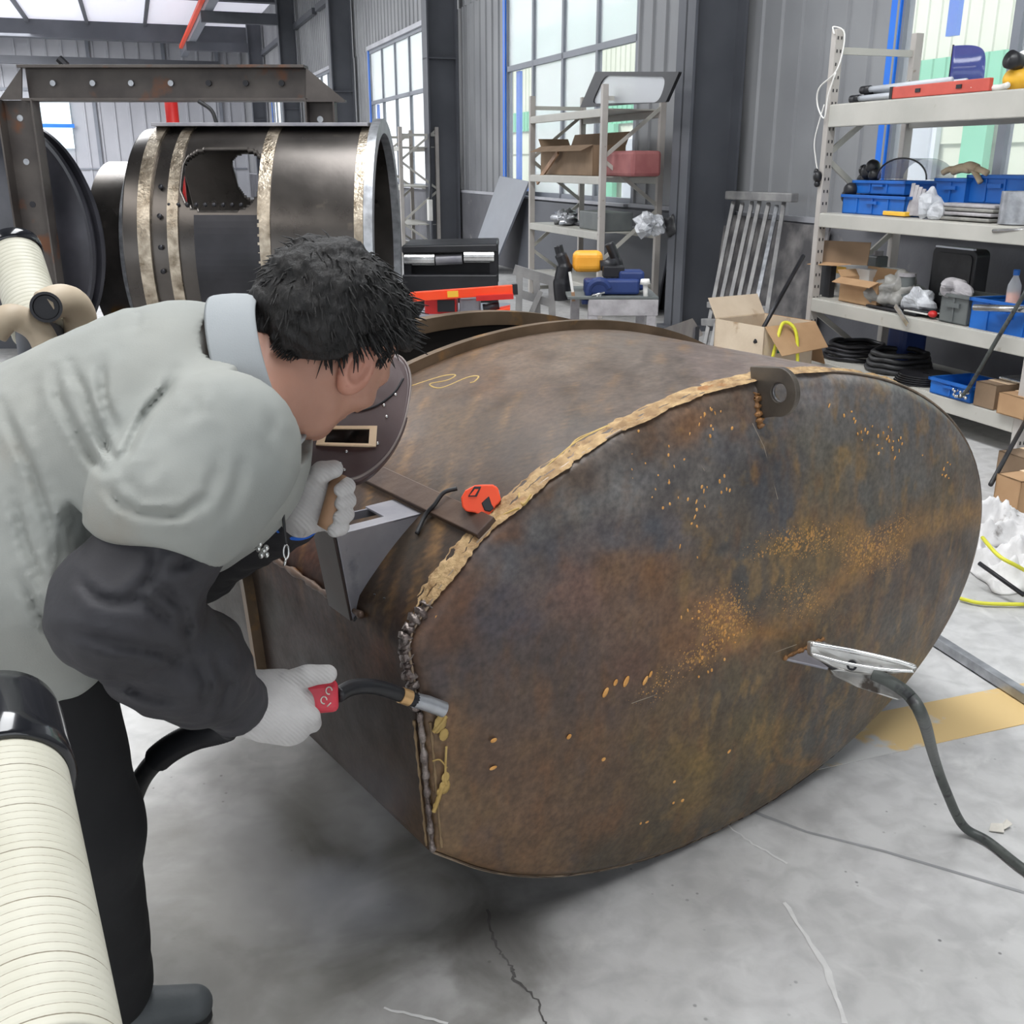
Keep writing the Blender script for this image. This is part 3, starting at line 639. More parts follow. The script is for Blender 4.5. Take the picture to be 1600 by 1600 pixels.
def paint_shell(me, base):
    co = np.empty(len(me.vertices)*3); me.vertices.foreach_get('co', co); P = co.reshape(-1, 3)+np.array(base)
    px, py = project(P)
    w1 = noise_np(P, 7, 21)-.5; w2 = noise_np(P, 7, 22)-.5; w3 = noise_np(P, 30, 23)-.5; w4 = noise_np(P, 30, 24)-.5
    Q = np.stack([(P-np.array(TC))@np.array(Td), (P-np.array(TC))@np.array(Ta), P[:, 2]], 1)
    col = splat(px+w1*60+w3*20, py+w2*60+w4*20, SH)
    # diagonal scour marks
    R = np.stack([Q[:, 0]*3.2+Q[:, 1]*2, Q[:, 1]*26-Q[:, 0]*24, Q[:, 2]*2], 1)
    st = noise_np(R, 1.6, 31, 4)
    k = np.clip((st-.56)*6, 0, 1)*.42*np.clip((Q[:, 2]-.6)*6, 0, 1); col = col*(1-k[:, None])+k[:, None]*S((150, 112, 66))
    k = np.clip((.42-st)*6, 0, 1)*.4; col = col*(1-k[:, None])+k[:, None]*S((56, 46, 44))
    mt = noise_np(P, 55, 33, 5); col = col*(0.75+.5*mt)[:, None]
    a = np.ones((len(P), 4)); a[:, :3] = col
    me.color_attributes.new('stain_shade', 'FLOAT_COLOR', 'POINT').data.foreach_set('color', a.ravel())
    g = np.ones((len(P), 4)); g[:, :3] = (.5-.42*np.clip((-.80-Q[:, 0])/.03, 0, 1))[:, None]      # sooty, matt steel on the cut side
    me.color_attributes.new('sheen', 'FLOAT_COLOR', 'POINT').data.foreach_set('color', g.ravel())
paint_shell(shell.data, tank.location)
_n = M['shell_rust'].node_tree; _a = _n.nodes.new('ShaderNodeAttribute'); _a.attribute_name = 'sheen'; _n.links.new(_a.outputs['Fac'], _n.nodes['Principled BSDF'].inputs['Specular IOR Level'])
sm = shell.modifiers.new('t', 'SOLIDIFY'); sm.thickness = .006; sm.offset = 0
# rings standing proud of the shell
def ring(name, a, w_, h, m, lo=-9, frac=(0, 1)):
    mb = MB(); n = NO; loops = []
    idx = [i for i in range(NO) if OUT[i].y > lo]
    # order them so they are contiguous
    start = max(range(len(idx)), key=lambda k: (idx[k]-idx[k-1]) % NO); idx = idx[start:]+idx[:start]
    V = []
    for i in idx:
        p = OUT[i]; nx = (OUT[(i+1) % NO]-OUT[i-1]).normalized(); nr = Vector((nx.y, -nx.x, 0))
        for (r_, b_) in ((-.002-(.03 if a > .65 else 0), -w_/2), (h, -w_/2), (h, w_/2), (-.03, w_/2)):
            q = p+nr*r_; V.append(T(q.x, a+b_, q.y))
    F = []
    m_ = len(idx); full = m_ == NO
    for k in range(m_ if full else m_-1):
        k2 = (k+1) % m_
        for c in range(4): F.append((k*4+c, k*4+(c+1) % 4, k2*4+(c+1) % 4, k2*4+c))
    if not full: F += [(0, 1, 2, 3), ((m_-1)*4+3, (m_-1)*4+2, (m_-1)*4+1, (m_-1)*4)]
    return mesh_obj(name, V, F, m, tank, False)
mat('ring_steel', (92, 76, 58), (120, 100, 80), 7, .45, .3, bump=.12, spots=[((150, 112, 66), 9, .6), ((60, 52, 46), 5, .62)])
r1 = ring('flange_ring', LEN1+.012, .022, .026, 'ring_steel', -.45)
r2 = ring('flange_ring', LEN2-.01, .04, .006, 'ring_steel', -.3)
# rim seam line round the plate edge
mb = MB(); pts = []
for i in range(NO+1):
    p = OUT[i % NO]; pts.append(T(p.x*1.001, .012, p.y*1.001))
mat('rim_edge', (132, 114, 96), (160, 142, 122), 8, .4, .4)
mb.tube(pts, .0028, 6, False); seam = mb.build('rim_seam', 'rim_edge', tank, smooth=True)
# dried ochre putty smeared along the knuckle from the cut corner up to past the lug: ragged ribbon of strokes
def ridge(name, pts, wfun, m, z=.003, cols=7, lump=.004):
    # pts on the shell: (position, normal); a ragged raised ribbon
    V = []; F = []; n = len(pts)
    for k, (p, nr, side) in enumerate(pts):
        t = k/(n-1); w0, w1 = wfun(t, k)
        for c in range(cols+1):
            s = c/cols; off = w0+(w1-w0)*s
            h = math.sin(PI*s)**.5*z+lump*math.sin(PI*s)*noise.noise(Vector((k*.13, c*.9, 0)))+.0008
            V.append(p+side*off+nr*h)
    for k in range(n-1):
        for c in range(cols): a = k*(cols+1)+c; F.append((a, a+1, a+cols+2, a+cols+1))
    return mesh_obj(name, V, F, m, tank)
def edgept(th, a):
    # point on shell at ellipse angle th and distance a behind the plate, its outward normal, direction across (towards the plate)
    d, z = RX*math.cos(th), RZ*math.sin(th); nn = (Td*(math.cos(th)/RX)+Zv*(math.sin(th)/RZ)).normalized()
    return T(d, a, z), nn, -Ta
pts = []; ths = np.linspace(math.radians(157.5), math.radians(58), 330)
for th in ths: pts.append(edgept(th, .026))
def wf(t, k):
    a = noise.noise(Vector((k*.09, 3.3, 0)))*.010+noise.noise(Vector((k*.35, 7.1, 0)))*.006
    b = noise.noise(Vector((k*.07, 9.3, 0)))*.010+noise.noise(Vector((k*.4, 1.1, 0)))*.006
    body = .028*min(1, t*9+.25)*min(1, max(.25, (1-t)*4)) * (1.0-.25*(.33 < t < .42))
    return -body*1.15+a*min(1, (1-t)*3), body*.9+b*min(1, (1-t)*3)
ridge('putty_band', pts, wf, 'cork_ochre', .004, 9, .007)['label'] = 'dried ochre putty smeared in strokes along the edge'
# loose stroke loops of putty
def onshell(px, py, lift=.002):
    d, a, z = shellpt(px, py); p = T(d, a, z); n = (Td*(d/RX**2)+Zv*(z/RZ**2)).normalized(); return p+n*lift
def onface(px, py, lift=.002):
    d, z = face(px, py, -.042); 
    f = max(math.hypot((d-.03)/RX, z/RZ), 0)
    return T(d, -.05*(1-min(f, 1)**3)-lift, z)
mb = MB()
for lp in ([(640, 606), (690, 590), (712, 588), (700, 596), (672, 602), (690, 608), (730, 592), (748, 590), (742, 598), (735, 600)],
           [(830, 775), (818, 790), (812, 770), (830, 752), (870, 718), (905, 690), (950, 668)],
           [(885, 712), (900, 690), (930, 676), (952, 667), (945, 675)], [(770, 815), (790, 805), (812, 795)]):
    MB().tube(smoothpath([onshell(*p) for p in lp], 5), .0024, 6).build('putty_stroke', 'ochre_paste', tank, smooth=True)
# dabs of yellow paste and marks on the plate
mb = MB(); rr = random.Random(4)
def dab(px, py, rx, ry, ang=0):
    c = onface(px, py, .0005); k = 1/ (FPX/2.0)
    x = Td*math.cos(ang)+Zv*math.sin(ang); y = -Td*math.sin(ang)+Zv*math.cos(ang)
    Mx = Matrix((x, y, Ta)).transposed(); mb.ball(c, (rx*k, ry*k, .0012), Mx, 5)
for a in ((946, 1082, 5, 9, -.6), (961, 1066, 4, 6, -.5), (977, 1064, 5, 10, -.5), (1006, 1062, 4, 9, -.6), (1014, 1052, 3, 6, -.5), (945, 1187, 5, 4, 0), (781, 1164, 6, 3.5, 0), (781, 1208, 7, 3, 0), (892, 1153, 5, 4, .5), (800, 1325, 6, 3, 0), (842, 1332, 4, 3, 0), (910, 1330, 4, 3, 0),
          (786, 983, 4, 4, 0), (795, 1000, 3, 4, 0), (796, 966, 2.5, 3, 0), (828, 999, 3, 3, 0), (1139, 1174, 5, 3, .5), (1072, 1254, 4, 4, 0), (1058, 1258, 3, 3, 0), (1020, 1290, 5, 3, 0), (1010, 1292, 3, 4, 0), (706, 982, 5, 8, .3), (698, 1000, 5, 6, .2), (693, 1014, 3.5, 4, 0), (1056, 1223, 3.5, 3, 0)): dab(*a)
for i in range(150):
    cx, cy, s = rr.choice(((1020, 740, 60), (1060, 780, 70), (1110, 770, 40), (1420, 650, 50), (1340, 650, 50), (1390, 680, 40), (1490, 740, 20), (1130, 660, 20), (1380, 630, 60), (1100, 960, 40), (1120, 1000, 40)))
    x = rr.gauss(cx, s*.6); y = rr.gauss(cy, s*.55)
    if 600 < x < 1500 and y > 625+max(0, (x-1300))*.45: dab(x, y, rr.uniform(1.2, 2.8), rr.uniform(1.5, 4.5), rr.uniform(-.5, .5))
mat('rust_dab', (206, 146, 74), (226, 170, 100), 60, .7)
mb.build('rust_dabs', 'rust_dab', tank, smooth=True)['kind'] = 'stuff'
mb = MB()
mb.tube(smoothpath([onface(*p, .001) for p in ((712, 1178), (711, 1215), (713, 1240))], 6), [.0022]*13, 6)
for c, w_ in (((704, 1142), 12), ((709, 1160), 9), ((700, 1150), 8), ((712, 1228), 8), ((711, 1243), 11), ((704, 1252), 6), ((698, 1275), 4), ((703, 1262), 5)):
    mb.ball(onface(*c, .0), (w_*.0011, w_*.0014, .002), Matrix((Td, Zv, Ta)).transposed(), 5)
mb.tube(smoothpath([onface(*p, .001) for p in ((713, 1212), (703, 1200), (692, 1203))], 5), .0015, 5)
mb.tube(smoothpath([onface(*p, .001) for p in ((708, 1240), (700, 1270), (696, 1285))], 5), .004, 6)
mb.tube(smoothpath([onface(*p, .001) for p in ((712, 1130), (706, 1140), (693, 1157))], 5), .004, 6)
mb.build('paste_smear', 'ochre_paste', tank, smooth=True)
mat('faint_chalk', (150, 140, 126), (170, 158, 140), 30, .8)
mb = MB()
for pl_ in ([(898, 965), (905, 959), (908, 964), (901, 972), (912, 972)], [(914, 962), (921, 958), (920, 966), (914, 974), (926, 972)], [(916, 948), (929, 945), (924, 962), (918, 978), (913, 994)], [(921, 966), (932, 963)],
            [(1093, 699), (1109, 738)], [(1190, 665), (1202, 700), (1215, 780)], [(822, 836), (860, 828), (912, 772)]):
    mb.tube([onface(*p, .0004) for p in pl_], .0007, 5)
for a in ((985, 1098), (1240, 1005)),: mb.tube([onface(*a[0], .0006), onface(*a[1], .0004)], .0006, 5)
mb.build('chalk_mark', 'faint_chalk', tank)
# weld beads: cut side's top edge, rounded corner and the vertical seam
def bead(name, pts, r, m, parent=tank):
    P = smoothpath(pts, 14); rs = [r*(1+.35*math.sin(i*1.15)+.2*random.uniform(-1, 1)) for i in range(len(P))]
    P = [p+Vector((random.uniform(-1, 1), random.uniform(-1, 1), random.uniform(-1, 1)))*r*.18 for p in P]
    return MB().tube(P, rs, 8).build(name, m, parent, smooth=True)
cp = [T(a, .02, b) for a, b in ((-.80, .236), (-.83, .212), (-.846, .18), (-.843, .15), (-.836, .10), (-.829, .05))]
bead('corner_weld', cp, .0105, 'weld_bead')['label'] = 'fresh silvery weld bead round the corner'
bead('seam_weld', [T(a-.001, .006, b) for a, b in ((-.829, .05), (-.823, -.05), (-.818, -.14), (-.812, -.236))], .0052, 'weld_bead')
bead('seam_putty', [T(a+.012, -.0, b) for a, b in ((-.826, .03), (-.821, -.05), (-.816, -.14), (-.81, -.23))], .0026, 'seam_tan')
bead('seam_putty', [T(a-.004, .022, b) for a, b in ((-.829, .03), (-.824, -.05), (-.818, -.14), (-.812, -.23))], .0026, 'seam_tan')
bead('ridge_weld', [T(-.85, .16, .178), T(-.852, .3, .174), T(-.852, .5, .170), T(-.852, .7, .168), T(-.852, .95, .165)], .006, 'rib_steel')
# rounded upper corner plate strip between bead and shell
# lifting lug
lug = thing('lifting_lug', T(0, 0, 0), '', '')
bpy.data.objects.remove(lug)
def lug_pts():
    b0 = (0, .455); out = []
    base = -.03; L = .052; h0, h1 = .446, .548; r = (h1-h0)/2-.003; zc = (h0+h1)/2+.012
    P = [(base+.03, h0-.0)]
    for t in np.linspace(-PI/2, PI/2, 36): P.append((-L-r*math.cos(t)*.95, zc+r*math.sin(t)))
    P.append((base+.05, h1)); return P, (-L-.004, zc), r
P_, (ca, cz), lr = lug_pts()
# outer loop and hole loop with equal counts
P_r = [Vector((a, z, 0)) for a, z in P_]; P_r = resample(P_r, 72)
hole = []
for p in P_r:
    v_ = Vector((p.x-ca, p.y-cz, 0)).normalized()*.019; hole.append(Vector((ca+v_.x, cz+v_.y, 0)))
D0 = -.048
mat('lug_steel', (84, 78, 72), (112, 104, 94), 12, .4, .45, bump=.1)
lug = MB().ringprism([T(D0, p.x, p.y) for p in P_r], [T(D0, p.x, p.y) for p in hole], Td*.014).build('lifting_lug', 'lug_steel', tank, bevel=.0015)
lug['label'] = 'rounded steel lifting lug with a hole'
mat('bare_edge', (120, 118, 120), (160, 158, 160), 18, .3, .8)
bead('lug_weld', [T(D0-.004, -.004-.02, .436), T(D0-.006, -.012, .465), T(D0-.005, -.006, .50)], .008, 'orange_weld', lug)
MB().tube([T(D0+.007, ca+.0185*math.cos(t), cz+.0185*math.sin(t)) for t in np.linspace(0, 2*PI, 40)], .0022, 6, False).build('hole_edge', 'bare_edge', lug, smooth=True)
# angle rib on the shell that the tape measure rests on
def rib(a0, a1, th, w_, h):
    mb = MB(); d, z = RX*math.cos(th), RZ*math.sin(th); n = (Td*(math.cos(th)/RX)+Zv*(math.sin(th)/RZ)).normalized(); s = n.cross(Ta).normalized()
    p0 = T(d, a0, z)+n*(h/2-.002); p1 = T(d, a1, z)+n*(h/2-.002)
    return mb.bar(p0, p1, w_, h, n)
TH = math.radians(139.2)
rb = rib(.012, .62, TH, .044, .016).build('rib_bar', 'rib_steel', tank, bevel=.002)
rb['label'] = 'flat steel bar welded along the shell'
# bracket box
A0, A1 = .19, .34
tri = [(-.853, .159), (-.702, .326), (-.875, .322)]
br = MB().prism([T(d, A0, z) for d, z in tri], Ta*.006).build('bracket_plate', 'bracket_steel', tank, bevel=.001); br['label'] = 'bare grey three-cornered gusset plate of the step bracket'
tri2 = [(-.858, .165), (-.70, .324), (-.88, .32)]
fl = MB().prism([T(-.853, A0, .159), T(-.877, A0, .324), T(-.877, A0+.085, .324), T(-.853, A0+.085, .159)], -Td*.005).build('bracket_flange', 'flange_brown', tank, bevel=.001)
mb = MB()
mb.prism([T(-.878, A0, .320), T(-.70, A0, .325), T(-.70, A0+.03, .325), T(-.878, A0+.03, .320)], Zv*.005)
mb.prism([T(-.765, A0, .323), T(-.70, A0, .325), T(-.70, A0+.1, .325), T(-.765, A0+.1, .323)], Zv*.005)
mb.build('bracket_top', 'bracket_steel', tank, bevel=.001)
mb = MB()
mb.prism([T(-.85, A0+.09, .31), T(-.705, A0+.09, .31), T(-.705, A0+.09, .325), T(-.86, A0+.09, .325)], Ta*.005)
mb.build('bracket_web', 'bracket_steel', tank)
bead('bracket_weld', [T(-.70, A0-.003, .33), T(-.745, A0-.003, .283), T(-.80, A0-.003, .22), T(-.853, A0-.003, .158)], .0022, 'black_steel')
for (d, z) in ((-.80, .22), (-.83, .235), (-.845, .28), (-.73, .312), (-.79, .305), (-.838, .20)):
    pass
mb = MB()
for (px, py) in ((589, 929), (604, 935)): mb.ball(onshell(*((px, py))), (.005, .005, .002), None, 5)
for (px, py) in ((604, 931), (590, 953)): mb.cyl(onshell(px, py, .0), onshell(px, py, .001), .0045, n=12)
mb.build('bolt_hole', 'black_plastic', tank)
# internal stiffener visible in the bracket opening plus floor of the opening
# earth tab on the plate
tb = thing('x', (0, 0, 0), '', ''); bpy.data.objects.remove(tb)
zt = -.095; DS = -.035
tab = MB().prism([T(.085+DS, -.045, zt), T(.225+DS, -.045, zt+.004), T(.20+DS, -.125, zt-.012), T(.165+DS, -.145, zt-.016)], Zv*.005).build('earth_tab', 'bracket_steel', tank, bevel=.001); tab['label'] = 'small steel tab tacked on for the earth clamp'
bead('tab_weld', [T(.088+DS, -.05, zt+.006), T(.15+DS, -.051, zt+.008), T(.222+DS, -.05, zt+.012)], .005, 'orange_weld', tab)
# inside of the tank: dark baffle under the open top
mat('inside_dark', (24, 20, 18), (40, 34, 30), 4, .8)
V = [T(p.x*.985, LEN1+.002, p.y*.985) for p in OUT]
mesh_obj('baffle', V, [tuple(range(NO))], 'inside_dark', tank, False)

V = [T(p.x*.99, LEN2-.004, p.y*.99) for p in OUT]
mesh_obj('far_end', V, [tuple(range(NO))], 'inside_dark', tank, False)
def lathe(prof, c, n=24, ax=Zv):
    vs = []; F = []
    x = ax.cross(Vector((.3, 1, .2))).normalized(); y = ax.cross(x)
    for (r, h) in prof:
        for k in range(n): a = 2*PI*k/n; vs.append(Vector(c)+ax*h+(x*math.cos(a)+y*math.sin(a))*r)
    for i in range(len(prof)-1):
        for k in range(n): F.append((i*n+k, i*n+(k+1) % n, (i+1)*n+(k+1) % n, (i+1)*n+k))
    return MB().add(vs, F)
# ------------------------------------------------------------------ things along the window wall
def pd(x, y, D):                            # point seen at x,y standing D metres out
    r = CF+CR*((x-800)/FPX)+CU*((800-y)/FPX); return CP+r*(D/r.y)
def rack(name, label, v0, v1, u0, u1, zt, levels, boards=True, holes=False):
    t = thing(name, W(v0, (u0+u1)/2, 0), label, 'shelf', 'steel shelving racks along the window wall')
    for (v, u) in ((v0, u0), (v0, u1), (v1, u0), (v1, u1)):
        mb = MB(); s = .026
        mb.wbox(v-s, v+s, u-s*.9, u-s*.9+.004, 0, zt) if 0 else None
        mb.wbox(v-.03, v+.03, u-.024, u+.024, 0, zt)
        p = mb.build('post', 'shelf_post', t, bevel=.004)
        if holes and v == v0:
            h = MB()
            for z in np.arange(.08, zt-.05, .075):
                for dv in (-.013, .013): h.box(W(v+dv, u-.0255, z), (.006, .004, .018), RW.to_3x3())
            h.build('slot_row', 'black_steel', p)
    for (zt_, zb_) in levels:
        b = MB(); b.wbox(v0-.03, v0+.012, u0+.024, u1-.024, zb_, zt_); b.build('beam', 'shelf_paint', t, bevel=.005)
        b = MB(); b.wbox(v1-.012, v1+.03, u0+.024, u1-.024, zb_, zt_); b.build('beam', 'shelf_paint', t, bevel=.005)
        if boards: MB().wbox(v0-.02, v1+.02, u0+.03, u1-.03, zt_-.008, zt_+.004).build('shelf_board', 'shelf_paint', t)
    for u in (u0, u1):
        b = MB(); zs = [.12, .55, 1.05, 1.5, 1.98]
        for z in (.1, zt-.12): b.bar(W(v0, u, z), W(v1, u, z), .02, .04)
        for i in range(len(zs)-1):
            a = W(v0 if i % 2 else v1, u, zs[i]); c = W(v1 if i % 2 else v0, u, zs[i+1]-.02); b.bar(a, c, .018, .034)
        b.build('brace', 'shelf_paint', t)
    return t
RA = rack('shelving_rack', 'tall off-white steel shelving rack full of tools, at the right edge', 4.2, 4.8, 3.98, 5.85, 2.23, [(1.795, 1.665), (1.145, 1.06), (.605, .52), (.21, .125)], holes=True)
RB = rack('shelving_rack', 'off-white steel shelving rack before the middle window, holding a framed pane', 4.2, 4.8, 9.3, 11.2, 2.14, [(1.93, 1.86), (1.33, 1.26), (.82, .75), (.3, .23)])
RC = rack('shelving_rack', 'distant pale shelving rack partly hidden behind the big polished drum', 4.1, 4.7, 16.9, 18.6, 2.0, [(1.7, 1.64), (1.1, 1.04), (.5, .44)])
# column control box
t = thing('hanging_switch', W(4.5, 16.9, 1.0), 'small pale control switch hanging on the second steel column', 'switch')
p0 = Vector(W(4.5, 16.85, 0)); zz = onv(697, 320, 4.5)[1]
MB().wbox(4.46, 4.53, 16.6, 16.72, zz-.28, zz+.05).build('switch_body', 'white_plastic', t, bevel=.01)
MB().tube(smoothpath([W(4.5, 16.66, zz+.05), W(4.53, 16.7, zz+.35), W(4.56, 16.8, 1.9)]), .012, 6).build('cable', 'black_rubber', t)
def wb(v0, v1, px0, px1, py, z0, z1, vv=None):     # box whose ends along the wall are seen at px0, px1
    vv = vv or v0; ua = onv(px0, py, vv)[0]; ub = onv(px1, py, vv)[0]; return MB().wbox(v0, v1, min(ua, ub), max(ua, ub), z0, z1)
def uat(px, py, v): return onv(px, py, v)[0]
def bin_(label, v0, v1, u0, u1, z0, z1, m, name='storage_bin', cat='bin', group=None, wall=.006):
    t = thing(name, W((v0+v1)/2, (u0+u1)/2, z0), label, cat, group or 'plastic bins on the right rack')
    mb = MB(); mb.wbox(v0, v1, u0, u1, z0, z0+wall)
    mb.wbox(v0, v0+wall, u0, u1, z0, z1); mb.wbox(v1-wall, v1, u0, u1, z0, z1); mb.wbox(v0, v1, u0, u0+wall, z0, z1); mb.wbox(v0, v1, u1-wall, u1, z0, z1)
    mb.build('bin_body', m, t)
    r = MB(); o = .012
    r.wbox(v0-o, v0+wall, u0-o, u1+o, z1-.018, z1); r.wbox(v1-wall, v1+o, u0-o, u1+o, z1-.018, z1); r.wbox(v0-o, v1+o, u0-o, u0+wall, z1-.018, z1); r.wbox(v0-o, v1+o, u1-wall, u1+o, z1-.018, z1)
    n = max(2, int((u1-u0)/.12))
    for k in range(1, n): r.wbox(v0-.007, v0, u0+(u1-u0)*k/n-.006, u0+(u1-u0)*k/n+.006, z0+.01, z1-.02)
    r.build('rim', m, t, bevel=.002)
    h = MB(); um = (u0+u1)/2; h.wbox(v0-.014, v0-.002, um-.05, um+.05, z0+(z1-z0)*.55, z0+(z1-z0)*.7); h.build('handle', m, t)
    return t
# top shelf
z = 1.80
T0 = thing('tripod_bundle', W(4.4, 5.5, z), 'bundle of white metal tubes with black end caps on the top shelf', 'tube bundle')
for i, (dv, dz, a, b) in enumerate(((.28, .03, 5.98, 5.15), (.22, .03, 5.95, 5.2), (.17, .035, 5.97, 5.1), (.25, .075, 5.93, 5.0), (.19, .085, 5.9, 5.05))):
    a -= .12; q = MB().cyl(W(4.2+dv, a, z+dz), W(4.2+dv+.02, b, z+dz+.01), .017, n=12).build('tube', 'win_frame', T0, smooth=True)
    MB().cyl(W(4.2+dv, a+.03, z+dz), W(4.2+dv, a-.05, z+dz), .024, n=12).build('end_cap', 'black_plastic', q, smooth=True)
T0 = thing('spirit_level', W(4.26, 5.2, z), 'red aluminium spirit level lying along the front of the top shelf', 'level')
ua, ub = uat(1395, 150, 4.25), uat(1548, 140, 4.25)
q = MB().wbox(4.235, 4.262, ub, ua, z+.006, z+.07).build('level_body', 'level_red', T0, bevel=.004)
mb = MB()
for f in (.28, .7): MB().wbox(4.23, 4.236, ub+(ua-ub)*f-.02, ub+(ua-ub)*f+.02, z+.03, z+.05).build('vial', 'black_plastic', T0)
MB().wbox(4.232, 4.266, ua-.012, ua+.012, z+.004, z+.072).build('end_cap', 'black_plastic', T0)
t = thing('face_shield', W(4.5, 5.2, z), 'dark blue curved face shield standing upright on the top shelf', 'face shield')
ua, ub = uat(1486, 100, 4.5), uat(1541, 100, 4.5); mb = MB(); V = []; F = []
n = 16
for i in range(n+1):
    s = i/n; u = ua+(ub-ua)*s; top = z+.02+.27*math.sqrt(max(0, 1-max(0, (s-.1)/.9)**2.4))*.98
    V += [W(4.5+.07*math.sin(PI*s), u, z+.006), W(4.5+.07*math.sin(PI*s), u, top)]
for i in range(n): F.append((2*i, 2*i+2, 2*i+3, 2*i+1))
o = MB().add(V, F).build('visor', 'visor_blue', t, smooth=True); o.modifiers.new('t', 'SOLIDIFY').thickness = .004
MB().bar(W(4.5, ua, z+.005), W(4.5, ua, z+.29), .008).build('visor_edge', 'black_plastic', t)
t = thing('dust_mask', W(4.35, 4.4, z), 'yellow and white respirator with a dark cup at the end of the top shelf', 'respirator')
c_ = W(4.35, uat(1592, 110, 4.35), z)
MB().ball(c_+Zv*.06, (.07, .08, .06)).build('yellow_cup', 'yellow', t, smooth=True)
MB().ball(c_+Zv*.14+Vv*.03, (.05, .07, .06)).build('white_shell', 'white_plastic', t, smooth=True)
MB().cyl(c_+Zv*.135-Vv*.02-Uv*.02, c_+Zv*.15-Vv*.09-Uv*.02, .04, .045).build('filter_cup', 'black_plastic', t, smooth=True)
t = MB(); t.tube(smoothpath([W(4.27, uat(1548, 140, 4.27), z+.02), W(4.25, 4.7, z+.03), W(4.27, 4.55, z+.02), W(4.24, 4.45, z+.025)]), .016, 8)
tag(t.build('white_tube', 'white_plastic', smooth=True), 'short white plastic tube between the red level and the respirator', 'tube')
# cable looped over rack post
mb = MB()
mb.tube(smoothpath([W(4.16, 5.83, 2.2), W(4.17, 5.86, 2.245), W(4.22, 5.81, 2.2), W(4.17, 5.78, 2.0), W(4.15, 5.92, 1.9), W(4.155, 5.93, 1.8), W(4.15, 5.84, 1.72), W(4.15, 5.82, 1.85), W(4.16, 5.78, 1.98)]), .005, 6)
mb.tube(smoothpath([W(4.155, 5.86, 1.8), W(4.15, 5.92, 1.6), W(4.155, 5.9, 1.48), W(4.16, 5.87, 1.4)]), .004, 6)
tag(mb.build('thin_cable', 'white_plastic', smooth=True), 'thin white cord looped over the top of the right rack post', 'cord')
mb = MB(); c_ = W(4.155, 5.86, 1.37); mb.ball(c_, (.03, .03, .035)); mb.ball(c_-Zv*.045, (.02, .02, .02)); mb.ball(c_+Zv*.03+Uv*.02, (.016, .016, .02))
tag(mb.build('cable_plug', 'black_plastic', smooth=True), 'small black plug hanging on the right rack post', 'plug')
# second shelf
z = 1.15
bin_('lower blue storage bin at the left end of the second shelf', 4.27, 4.55, uat(1413, 325, 4.27), uat(1316, 325, 4.27), z, z+.115, 'blue_bin')
bin_('upper blue storage bin stacked at the left end of the second shelf', 4.34, 4.62, uat(1413, 300, 4.34), uat(1334, 300, 4.34), z+.12, z+.2, 'blue_bin')
bin_('long blue storage bin under the tan gloves on the second shelf', 4.45, 4.72, uat(1600, 300, 4.45), uat(1512, 300, 4.45), z+.09, z+.24, 'blue_bin')
bin_('blue storage bin in the middle of the second shelf with a visor above it', 4.42, 4.70, uat(1508, 300, 4.42), uat(1462, 300, 4.42), z+.08, z+.22, 'blue_bin')
tag(MB().wbox(4.42, 4.72, uat(1600, 300, 4.42), uat(1460, 300, 4.42), z+.003, z+.075).build('grey_tray', 'grey_bin', bevel=.006), 'low grey tray carrying the two right-hand blue bins', 'tray')
tag(wb(4.25, 4.3, 1379, 1414, 330, z+.005, z+.03).build('yellow_tool', 'yellow', bevel=.005), 'small yellow tool in front of the lower blue bin', 'tool')
mb = MB(); c_ = W(4.4, uat(1335, 290, 4.3)-.0, z+.2)
for dx, dz, r in ((0, .05, .05), (.05, .0, .045), (-.04, .08, .045), (-.07, .03, .04), (.07, -.05, .035), (.06, .06, .035)): mb.ball(c_+Uv*dx*1.2+Zv*dz+Vv*dx*.3, r)
mb.ball(c_+Uv*.08-Zv*.1-Vv*.08, .045); mb.ball(c_+Uv*.06-Zv*.06-Vv*.08, .045)
tag(mb.build('black_headgear', 'black_plastic', smooth=True), 'lumpy black headgear heaped on the left end of the stacked blue bins', 'headgear')
t = thing('face_shield', W(4.4, 5.3, z+.2), 'clear bluish face shield lying domed above the second shelf', 'face shield')
ua, ub = uat(1376, 290, 4.4), uat(1455, 290, 4.4); V = []; F = []; n = 18
for i in range(n+1):
    th = PI*i/n
    for s in (0, 1): V.append(W(4.36+.2*s, (ua+ub)/2+(ua-ub)/2*math.cos(th), z+.21+.12*math.sin(th)))
for i in range(n): F.append((2*i, 2*i+1, 2*i+3, 2*i+2))
o = MB().add(V, F).build('visor', 'visor_clear', t, smooth=True); o.modifiers.new('t', 'SOLIDIFY').thickness = .003
V = [W(4.36, (ua+ub)/2+(ua-ub)/2*math.cos(PI*i/n), z+.21+.12*math.sin(PI*i/n)) for i in range(n+1)]
MB().tube(V, .005, 6).build('visor_edge', 'black_plastic', t, smooth=True)
mb = MB()
def crumple(mb, c, r, k, seed, n=10, M_=None):
    i0 = len(mb.v); mb.ball(c, r, M_, n)
    for i in range(i0, len(mb.v)):
        d = (mb.v[i]-Vector(c)); mb.v[i] = Vector(c)+d*(1+k*noise.noise(d*14+Vector((seed, 0, 0))))
crumple(mb, W(4.27, uat(1452, 320, 4.27), z+.09), (.05, .06, .08), .8, 3)
crumple(mb, W(4.25, uat(1460, 330, 4.25), z+.045), (.05, .07, .045), .8, 5)
tag(mb.build('crumpled_film', 'plastic_film'), 'crumpled clear plastic film in the middle of the second shelf', 'plastic film')
t = thing('folded_pads', W(4.3, 4.8, z), 'stack of grey folded pads and sheets beside the steel pot', 'pads')
